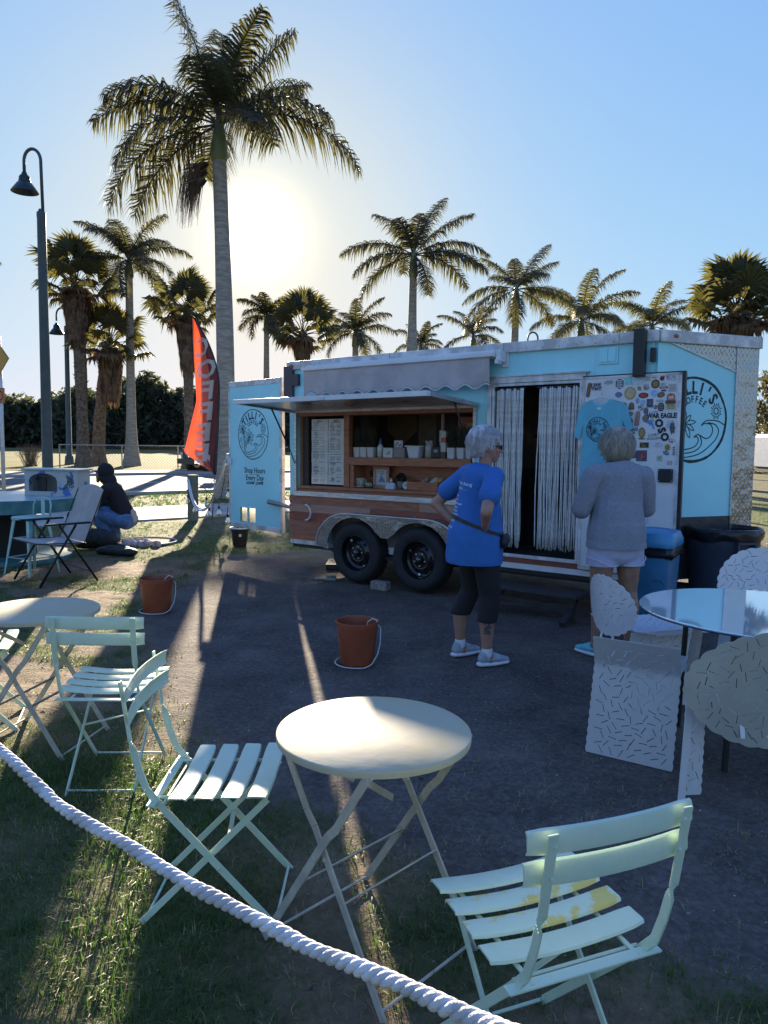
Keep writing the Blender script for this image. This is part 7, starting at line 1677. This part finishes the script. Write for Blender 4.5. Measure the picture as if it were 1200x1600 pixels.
for s in (-1, 1): g2.ball(Hc + Vector((s * .036, .092, .020)), (.032, .012, .022), 12); g2.bar(Hc + Vector((s * .062, .088, .02)), Hc + Vector((s * .080, .02, .02)), .005, .012)
g2.build('sunglasses', M('mirror blue lenses', (.02, .16, .65), .08, .6), mn_, smooth=True)
hv = BVHTree.FromPolygons([v.co.copy() for v in hd.data.vertices], [tuple(p.vertices) for p in hd.data.polygons]); m = MB()
for s, z in (('NE', .775), ('LG', .700)):
    T = plane(Vector((.75, .085, z)), (-.35, 1, 0), (0, 0, 1)) if False else plane(Vector((-.75, .105, z)), (.25, -1, 0), (0, 0, 1)); v, f = dense_text(s, .105, T, .05); v2, f2 = drape(v, f, hv, Vector((1, .25, 0)).normalized(), .004); m.add(v2, f2)
m.build('lettering', M('cream letters', (.52, .48, .42), .8), mn_)
# his bag, the mat and clothes
blob('backpack', [('c', (-.18, 0, .12), .12, (.18, 0, .12), .13), ('c', (.1, .05, .2), .08, (-.1, 0, .22), .07), ('e', (-.1, .1, .1), (.1, .06, .1))], .012, M('black nylon bag', (.012, .012, .014), .6, bump=.4, bscale=60), None, smooth=3, wrinkle=.015, wscale=12)
bp_ = [o for o in bpy.data.objects if o.name.startswith('backpack')][0]; bp_.location = (-4.22, 10.75, 0); bp_.rotation_euler.z = R(10); tag(bp_, 'black backpack on the ground in front of the squatting man', 'bag')
bp2 = bp_.copy(); C.objects.link(bp2); bp2.location = (-3.72, 10.2, -.02); bp2.scale = (1.1, .8, .5); bp2.rotation_euler.z = R(-20); bp2['label'] = 'flat black bag lying in the shade behind the armchair legs'
mt = MB().lathe([(.0001, .012), (.42, .012), (.45, .018), (.46, .012), (.46, .0)], 40).build('round_mat', M('dark mat', (.05, .05, .05), .9), smooth=True, angle=30); mt.location = (-3.70, 11.45, 0); tag(mt, 'dark round mat with a pale rim lying on the grass behind the man', 'mat')
MB().tube([(.455 * math.cos(a), .455 * math.sin(a), .02) for a in np.linspace(0, 6.28, 40)[:-1]], .012, 6, closed=True).build('rim', M('pale rim', (.5, .48, .44), .8), mt)
blob('crumpled_towel', [('c', (-.2, 0, .03), .05, (.1, .02, .03), .06), ('c', (.1, .02, .03), .05, (.3, -.06, .02), .05), ('c', (-.1, -.1, .02), .05, (.15, -.12, .03), .05)], .012, M('pink white towel', (.55, .47, .45), .9, col2=(.45, .25, .24), scale=9, cov=(.5, .6)), None, smooth=2, wrinkle=.03, wscale=16)
tw = [o for o in bpy.data.objects if o.name.startswith('crumpled_towel')][0]; tw.location = (-3.72, 11.15, 0); tag(tw, 'crumpled pink and white towel at the edge of the round mat', 'towel')

# ------------------------------------------------------------------ T-shirt on a hanger over the entry door
ts = thing('hanging_t_shirt', 'aqua T-shirt with round palm emblem on a hanger over the sticker door', 'shirt', TM @ Vector((3.985, -.10, 1.35)), rot=(0, TILT, YAW))
O_ = [(-.175, -.12), (.19, -.12), (.195, .30), (.20, .44), (.245, .34), (.30, .37), (.235, .56), (.20, .60), (.085, .635), (.05, .60), (.0, .585), (-.05, .60), (-.085, .635), (-.17, .60), (-.205, .54), (-.245, .30), (-.19, .27), (-.165, .42)]
def tsf(u, v, o=0): return Vector((u, -.012 - .012 * math.sin(u * 22 + v * 3) * (1 - max(0, v - .3)) - .010 * math.cos(u * 9) + o, v))
v_, f_ = poly_mesh(O_, (), .022, tsf); mk('cloth', solid(v_, f_, .006), M('aqua cotton', (.15, .48, .60), .85, var=.05, scale=8, bump=.25, bscale=180), ts, smooth=True)
em = MB(); emblem(em, plane((0, 0, 0), (1, 0, 0), (0, 0, 1)) @ Matrix.Translation((-.02, .365, 0)), .112, ring=.05, lw=.035)
em.v = [tuple(tsf(x, z, -.0055)) for x, y, z in em.v]; em.build('emblem', ink, ts)
MB().tube([(-.15, 0, .585), (-.08, 0, .635), (0, 0, .66), (.08, 0, .635), (.16, 0, .585)], .006, 6).tube([(0, 0, .66), (0, -.005, .72), (.02, -.005, .745), (.0, .0, .76), (-.02, .03, .75)], .004, 6).build('hanger', whitep, ts, smooth=True)
MB().box((-.01, -.034, .552), (.035, .002, .022)).build('neck_label', whitep, ts)
# ------------------------------------------------------------------ grass, straw and small litter on the ground
def blades(name, n, xr, yr, h0, h1, w0, mat, seed, dens, lay=.5, kind='stuff'):
    rg = np.random.RandomState(seed); P = []
    tuft = []
    while len(P) < n:
        x = rg.uniform(*xr); y = rg.uniform(*yr)
        if rg.rand() > dens(x, y): continue
        k = rg.randint(4, 12)
        for i in range(k): P.append((x + rg.normal() * .022, y + rg.normal() * .022))
    P = np.array(P[:n]); z = np.array([gz(a, b) for a, b in P]); m = len(P)
    a = rg.uniform(0, 2 * np.pi, m); ln = rg.uniform(h0, h1, m) * rg.uniform(.5, 1, m); til = rg.uniform(.1, 1.15, m) ** .8 * lay * 2
    d = np.stack([np.cos(a), np.sin(a), np.zeros(m)], 1); s = np.stack([-np.sin(a), np.cos(a), np.zeros(m)], 1) * (w0 * rg.uniform(.6, 1.3, m))[:, None]
    b = np.stack([P[:, 0], P[:, 1], z - .004], 1)
    e1 = b + (d * np.sin(til * .6)[:, None] + np.array([0, 0, 1]) * np.cos(til * .6)[:, None]) * (ln * .55)[:, None]
    e2 = e1 + (d * np.sin(til * 1.3)[:, None] + np.array([0, 0, 1]) * np.cos(til * 1.3)[:, None]) * (ln * .5)[:, None]
    e2[:, 2] = np.maximum(e2[:, 2], z + .004); e1[:, 2] = np.maximum(e1[:, 2], z + .004)
    V = np.stack([b - s, b + s, e1 + s * .8, e1 - s * .8, e2], 1).reshape(-1, 3)
    idx = np.arange(m)[:, None] * 5; L = np.concatenate([idx + np.array([[0, 1, 2, 3]]), idx + np.array([[3, 2, 4]])], 1).ravel()
    me = bpy.data.meshes.new(name); me.vertices.add(m * 5); me.vertices.foreach_set('co', V.ravel()); me.loops.add(m * 7); me.loops.foreach_set('vertex_index', L)
    me.polygons.add(m * 2); st = (np.arange(m)[:, None] * 7 + np.array([[0, 4]])).ravel(); me.polygons.foreach_set('loop_start', st); me.polygons.foreach_set('loop_total', np.tile([4, 3], m)); me.update()
    return mk(name, me, mat, kind=kind)
gA = M('green grass blade', (.045, .090, .020), .5, col2=(.10, .155, .035), scale=3, cov=(.35, .65), transl=.4)
gB = M('dry straw blade', (.24, .19, .09), .7, col2=(.38, .32, .18), scale=5, cov=(.35, .65), transl=.25)
def dn(x, y): return cover(x, y) ** 1.3
blades('grass', 62000, (-2.4, 2.6), (.9, 3.6), .03, .085, .0017, gA, 1, dn, .62)
blades('grass', 34000, (-6.5, -.3), (3.3, 8.5), .02, .055, .002, gA, 2, lambda x, y: cover(x, y) ** 1.6, .6)
blades('grass', 26000, (-7.5, 1.0), (8.5, 14.3), .025, .055, .0028, gA, 3, lambda x, y: cover(x, y), .5)
blades('grass', 20000, (3.6, 14), (7.5, 22), .03, .07, .004, gA, 5, lambda x, y: cover(x, y) * .9, .5)
blades('straw', 15000, (-2.4, 2.6), (.9, 3.8), .02, .07, .0013, gB, 6, lambda x, y: .2 + .8 * cover(x, y), .95)
blades('straw', 12000, (-6, -.3), (3.4, 9), .02, .06, .0016, gB, 7, lambda x, y: .8 * (1 - yard(x, y)) + .03, .95)
blades('straw', 1500, (-.6, 3.2), (2.0, 8), .015, .05, .0012, gB, 8, lambda x, y: .5, 1.1)
def strip_dens(x, y):
    n_ = Vector((x, y, 0)).dot(RN); return 1.0 if 16.7 < n_ < 20.6 else 0.0
blades('grass', 22000, (-16, 0), (12, 34), .04, .09, .006, gA, 4, strip_dens, .45)
for k, (x, y) in enumerate(()): pass
# fallen leaf scraps and darker clods
rg = random.Random(22); mb = MB()
for i in range(900):
    x, y = rg.uniform(-3.2, 3.2), rg.uniform(1.2, 9); z = gz(x, y); a = rg.uniform(0, 6.28); l = rg.uniform(.006, .02); w = l * rg.uniform(.15, .5); c, s = math.cos(a), math.sin(a)
    mb.add([Vector((x + c * l, y + s * l, z + .003 + rg.uniform(0, .006))), Vector((x - s * w, y + c * w, z + .003)), Vector((x - c * l, y - s * l, z + .004 + rg.uniform(0, .006))), Vector((x + s * w, y - c * w, z + .006))], [(0, 1, 2, 3)])
mb.build('leaf_litter', M('brown leaf scraps', (.10, .07, .04), .9, var=.5, scale=4), kind='stuff')
# pebbles
rg = random.Random(12); mb = MB()
for i in range(420):
    x, y = rg.uniform(-3, 3.2), rg.uniform(1.3, 8); r_ = rg.uniform(.002, .007)
    mb.add([Vector((x + a * r_, y + b * r_ * .8, gz(x, y) + c * r_)) for a, b, c in ((1, 0, .1), (0, 1, 0), (-1, 0, .1), (0, -1, 0), (0, 0, .9), (0, 0, -.5))], [(0, 1, 4), (1, 2, 4), (2, 3, 4), (3, 0, 4), (1, 0, 5), (2, 1, 5), (3, 2, 5), (0, 3, 5)])
mb.build('pebbles', M('pale pebbles', (.36, .33, .30), .9, var=.3, scale=3), kind='stuff')
